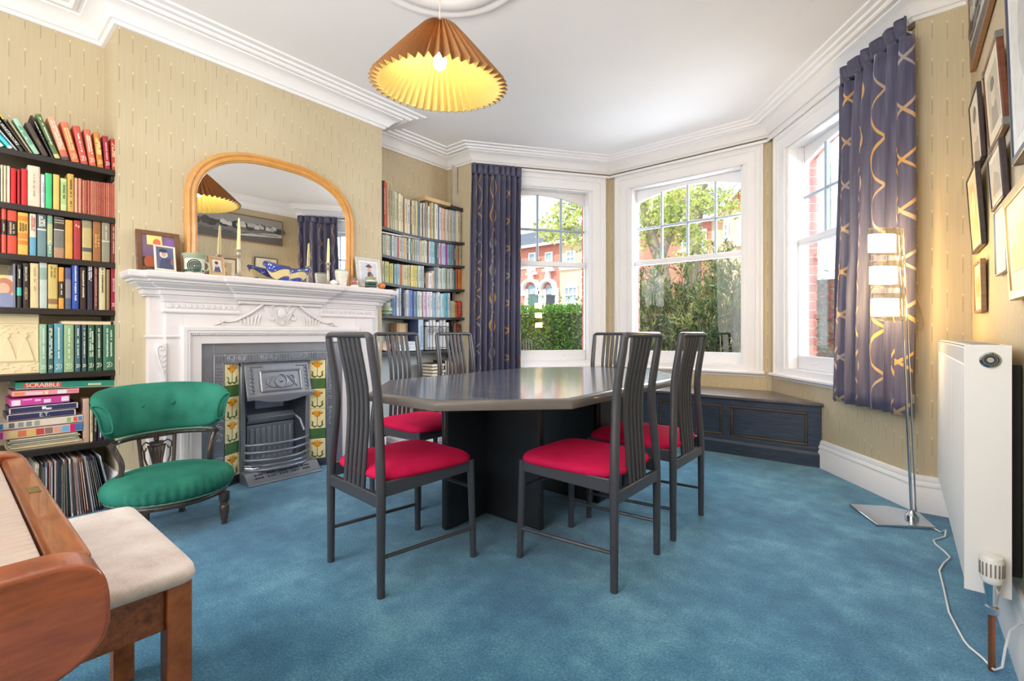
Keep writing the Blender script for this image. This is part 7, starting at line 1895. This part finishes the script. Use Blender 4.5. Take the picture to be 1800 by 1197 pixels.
tree('dark leafy tree glimpsed high in the right window', [(at(1500, 600, 9), .16), (at(1500, 450, 9), .14), (at(1485, 350, 9), .09)], [[(at(1500, 400, 9), .05), (at(1470, 370, 9), .03), (at(1455, 350, 9), .02)]],
     [(at(1462, 340, 9), (.35, .5, .35)), (at(1452, 395, 9), (.2, .3, .3)), (at(1490, 370, 9), (.6, .5, .8)), (at(1470, 305, 9), (.3, .4, .15))], 1500, .12)
# ivy-clad garden wall outside the right window
iv = thing('ivy_wall', 'brick garden wall overgrown with dark ivy outside the right window', 'wall', (-.4, 6.0, -.5))
mb = MB(); mb.box(-1.08, 1.4, 6.0, 6.22, -.5, 1.62); obj('mortar', mb, M_MORTAR, iv, smooth=0)
mb = MB(); mb.box(-1.1, 1.4, 5.97, 6.25, 1.62, 1.68); obj('coping', mb, M_BRICK[1], iv, bevel=.01)
for r in range(28):
    for k in range(8):
        x = -1.08 + .235 * k + (.117 if r % 2 else 0); z = -.48 + .075 * r
        if x < .6: mb = MB(); mb.box(x, min(x + .225, 1.4), 5.988, 6.0, z, z + .065); obj('brick', mb, M_BRICK[(r * 3 + k) % 3], iv, smooth=0)
IVM = [leafmat('ivy_a', (62, 96, 58), .15), leafmat('ivy_b', (86, 122, 72), .15), leafmat('ivy_c', (48, 78, 54), .15)]
def pi_(): return Vector((rr.uniform(-1.02, 1.3), 5.98 - .10 * rr.random() ** 2, rr.uniform(-.4, 1.70))), Vector((0, -.5, -.6))
obj('ivy_leaves', leaves(5200, pi_, .085, .036, rr), IVM, iv, smooth=0, kind='stuff')

# ------------------------------------------------------------------ the terrace across the street
def far_brick(name, c1, c2, mort):
    m, nt, b = newmat(name); v = coords(nt, 'Generated' if False else 'Object')
    mp_ = nt.nodes.new('ShaderNodeMapping'); mp_.inputs['Rotation'].default_value = (PI / 2, 0, 0); nt.links.new(v, mp_.inputs[0])
    t = nt.nodes.new('ShaderNodeTexBrick'); t.inputs['Scale'].default_value = 4.4; t.inputs['Color1'].default_value = lin(*c1); t.inputs['Color2'].default_value = lin(*c2); t.inputs['Mortar'].default_value = lin(*mort); t.inputs['Mortar Size'].default_value = .012
    nt.links.new(mp_.outputs[0], t.inputs['Vector']); nt.links.new(t.outputs[0], b.inputs['Base Color']); setp(b, .85); return m
M_RB = far_brick('terrace_red_brick', (208, 128, 110), (196, 112, 94), (214, 176, 160)); M_CB = far_brick('terrace_buff_brick', (232, 202, 164), (224, 190, 150), (236, 216, 190))
M_SLATE = mat('roof_slate', (120, 128, 144), .6, var=.15, vscale=8); M_TRIM = mat('house_trim', (240, 238, 232), .6, var=.03); M_DOOR = mat('teal_door', (70, 110, 112), .4); M_PANE = mat('dark_pane', (150, 170, 186), .12, var=.15, vscale=3)
HY = 20.0
def hwin(parent, x0, x1, z0, z1, y=HY, arch=False, bars=1):
    mb = MB(); t = .07
    for q in ((x0, x0 + t, z0, z1), (x1 - t, x1, z0, z1), (x0 + t, x1 - t, z0, z0 + t), (x0 + t, x1 - t, z1 - t, z1), (x0 + t, x1 - t, (z0 + z1) / 2 - t / 2, (z0 + z1) / 2 + t / 2)): mb.box(q[0], q[1], y - .06, y + .02, q[2], q[3])
    for k in range(1, bars + 1): xm = x0 + (x1 - x0) * k / (bars + 1); mb.box(xm - .025, xm + .025, y - .05, y + .01, z0 + t, z1 - t)
    mb.box(x0 - .12, x1 + .12, y - .16, y + .02, z0 - .12, z0)
    if arch: mb.prism([(x0 - .05, z1)] + [(x0 - .05 + (x1 - x0 + .1) * k / 10, z1 + .22 * math.sin(PI * k / 10)) for k in range(11)], y - .08, y + .0, lambda p, q, d: (p, d, q))
    w = obj('house_window', mb, M_TRIM, parent, smooth=0)
    mb = MB(); mb.box(x0 + t, x1 - t, y - .02, y - .005, z0 + t, z1 - t); obj('pane', mb, M_PANE, w, smooth=0)
def house(label, x0, x1, eave, ridge, mb_mat, gable=None):
    g = thing('terraced_house', label, 'house', ((x0 + x1) / 2, HY + 3, -.5), group='terrace across the street')
    mb = MB(); mb.box(x0, x1, HY, HY + 7, -.5, eave); obj('house_wall', mb, mb_mat, g, smooth=0)
    mb = MB(); mb.prism([(HY - .3, eave), (HY - .3, eave + .08), (HY + 3.5, ridge), (HY + 7.3, eave + .08), (HY + 7.3, eave)], x0, x1, lambda p, q, x: (x, p, q)); rf = obj('roof', mb, M_SLATE, g, smooth=0)
    mb = MB()
    for k in range(9):
        t = (k + .5) / 9; mb.box(x0, x1, HY - .32 + 3.8 * t - .02, HY - .32 + 3.8 * t + .02, eave + .08 + (ridge - eave - .08) * t - .01, eave + .11 + (ridge - eave - .08) * t)
    obj('slate_course', mb, mat('slate_edge', (92, 98, 112), .6), rf, smooth=0)
    mb = MB(); mb.box(x0, x1, HY - .34, HY - .22, eave - .05, eave + .08); obj('gutter', mb, M_TRIM, g, smooth=0)
    mb = MB(); mb.box(x0 + .2, x0 + 1.1, HY + 3.1, HY + 3.9, ridge - .4, ridge + 1.0); ch = obj('chimney_stack', mb, mb_mat, g, smooth=0)
    mb = MB()
    for k in range(3): mb.lathe([(.13, 0), (.11, .35), (.13, .4)], 10, (x0 + .38 + .27 * k, HY + 3.5, ridge + 1.0))
    obj('chimney_pot', mb, mat('terracotta', (190, 110, 80), .8), ch)
    return g
ev = plane_y(925, 436, HY)[1]; rdg = ev + 1.7
xa = plane_y(984, 500, HY)[0]
hA = house('red brick terraced house with two white-arched front doors, seen through the left window', -23.0, xa, ev, rdg, M_RB)
for ua, ub, ud0, ud1 in ((919, 952, 930, 948), (950, 981, 961, 977)):
    xa0, zt = plane_y(ua, 512, HY); xb0 = plane_y(ub, 512, HY)[0]; zs_ = zt
    d0 = plane_y(ud0, 520, HY)[0]; d1 = plane_y(ud1, 520, HY)[0]; c_ = (xa0 + xb0) / 2; hw_ = (xb0 - xa0) / 2
    mb = MB()
    outer = [(c_ + hw_ * math.cos(PI * k / 14), zs_ + .62 * math.sin(PI * k / 14)) for k in range(15)]; inner_ = [(c_ + (hw_ - .16) * math.cos(PI * k / 14), zs_ + .46 * math.sin(PI * k / 14)) for k in range(15)]
    for k in range(14): mb.prism([outer[k], outer[k + 1], inner_[k + 1], inner_[k]], HY - .28, HY + .02, lambda p, q, d: (p, d, q))
    mb.prism([(c_ - .14, zs_ + .5), (c_ + .14, zs_ + .5), (c_ + .08, zs_ + .95), (c_ + .2, zs_ + 1.05), (c_, zs_ + 1.3), (c_ - .2, zs_ + 1.05), (c_ - .08, zs_ + .95)], HY - .24, HY, lambda p, q, d: (p, d, q))
    mb.box(xa0, xa0 + .25, HY - .22, HY, zs_ - .25, zs_); mb.box(xb0 - .25, xb0, HY - .22, HY, zs_ - .25, zs_)
    mb.box(d0 - .25, d0, HY - .08, HY, -.3, zs_ + .1); mb.box(d1, d1 + .2, HY - .08, HY, -.3, zs_ + .1)
    ho = obj('door_hood', mb, M_TRIM, hA, smooth=0)
    mb = MB(); mb.box(d0, d1, HY - .05, HY + .01, -.3, zs_ - .25); dr_ = obj('front_door', mb, M_DOOR if ua < 940 else mat('dark_door', (56, 62, 74), .4), hA, smooth=0)
    mb = MB(); mb.box(d0, d1, HY - .05, HY + .01, zs_ - .2, zs_ + .28); obj('fanlight', mb, M_PANE, dr_, smooth=0)
for u0, u1, v0, v1 in ((930, 942, 480, 440), (959, 972, 474, 444)):
    x0, z0 = plane_y(u0, v0, HY); x1, _ = plane_y(u1, v0, HY); _, z1 = plane_y(u0, v1, HY); hwin(hA, x0, x1, z0, min(z1, ev - .3), bars=0)
mb = MB(); mb.box(-23, xa, HY - .05, HY, plane_y(950, 470, HY)[1], plane_y(950, 467, HY)[1]); obj('string_course', mb, M_TRIM, hA, smooth=0)
xb = -9.2
hB = house('buff brick terraced house with an arched white window, right in the left window', xa, xb, ev, rdg, M_CB)
x0, z0 = plane_y(993, 533, HY); x1, z1 = plane_y(1016, 503, HY); hwin(hB, x0, x1, z0, z1, arch=True, bars=2)
mb = MB(); zq_ = plane_y(1000, 474, HY)[1]; mb.box(xa, xb, HY - .08, HY, zq_, zq_ + .18); obj('string_course', mb, M_TRIM, hB, smooth=0)
x0, z0 = plane_y(996, 464, HY); x1, z1 = plane_y(1012, 440, HY); hwin(hB, x0, x1, z0, min(z1, ev - .3))
xc_ = plane_y(1251, 400, HY)[0]
ev2 = plane_y(1240, 384, HY)[1]
hC = house('red brick house with slate roof behind the trees, in the middle window', xb, xc_, ev2, ev2 + 2.0, M_RB)
x0, z0 = plane_y(1228, 446, HY); x1, z1 = plane_y(1243, 402, HY); hwin(hC, x0, x1, z0, z1, bars=0)
x0, z0 = plane_y(1198, 440, HY); x1, z1 = plane_y(1212, 404, HY); hwin(hC, x0, x1, z0, z1, bars=0)
x2 = 1.0
hD = house('buff gabled house with slate roof and white bargeboard, at the right of the middle window', xc_, x2, ev2, ev2 + 2.0, M_CB)
gx0, gz0 = plane_y(1262, 378, HY - .4); gx1, gz1 = plane_y(1310, 322, HY - .4); gxm = gx1 + .3; gzm = gz0 + (gz1 - gz0) * (gxm - gx0) / (gx1 - gx0); gxr = 2 * gxm - gx0
mb = MB(); mb.box(gx0 + .3, gxr - .3, HY - .8, HY, -.5, gz0); mb.prism([(gx0 + .2, gz0), (gxr - .2, gz0), (gxm, gzm - .25)], HY - .75, HY + 2, lambda p, q, d: (p, d, q)); obj('gable_bay', mb, M_CB, hD, smooth=0)
mb = MB()
for sa, sb in (((gx0, gz0), (gxm, gzm)), ((gxm, gzm), (gxr, gz0))): mb.prism([sa, sb, (sb[0], sb[1] - .28), (sa[0], sa[1] - .28)], HY - .98, HY - .84, lambda p, q, d: (p, d, q))
obj('bargeboard', mb, M_TRIM, hD, smooth=0)
mb = MB()
for sa, sb in (((gx0, gz0), (gxm, gzm)), ((gxm, gzm), (gxr, gz0))): mb.prism([sa, sb, (sb[0], sb[1] + .1), (sa[0], sa[1] + .1)], HY - .9, HY + 3, lambda p, q, d: (p, d, q))
obj('gable_roof', mb, M_SLATE, hD, smooth=0)
mb = MB(); 
for k in range(9): xx = gxm - .9 + .22 * k; mb.box(xx, xx + .05, HY - .80, HY - .74, gz0, gz0 + .9 - .5 * abs(xx - gxm))
obj('gable_batten', mb, mat('terracotta', (190, 110, 80), .8), hD, smooth=0)
for u0, u1, v0, v1 in ((1272, 1281, 420, 392), (1297, 1308, 428, 387)):
    x0, z0 = plane_y(u0, v0, HY - .8); x1, z1 = plane_y(u1, v1, HY - .8); hwin(hD, x0, x1, z0, min(z1, gz0 - .2), y=HY - .8, bars=0 if u0 < 1290 else 1)
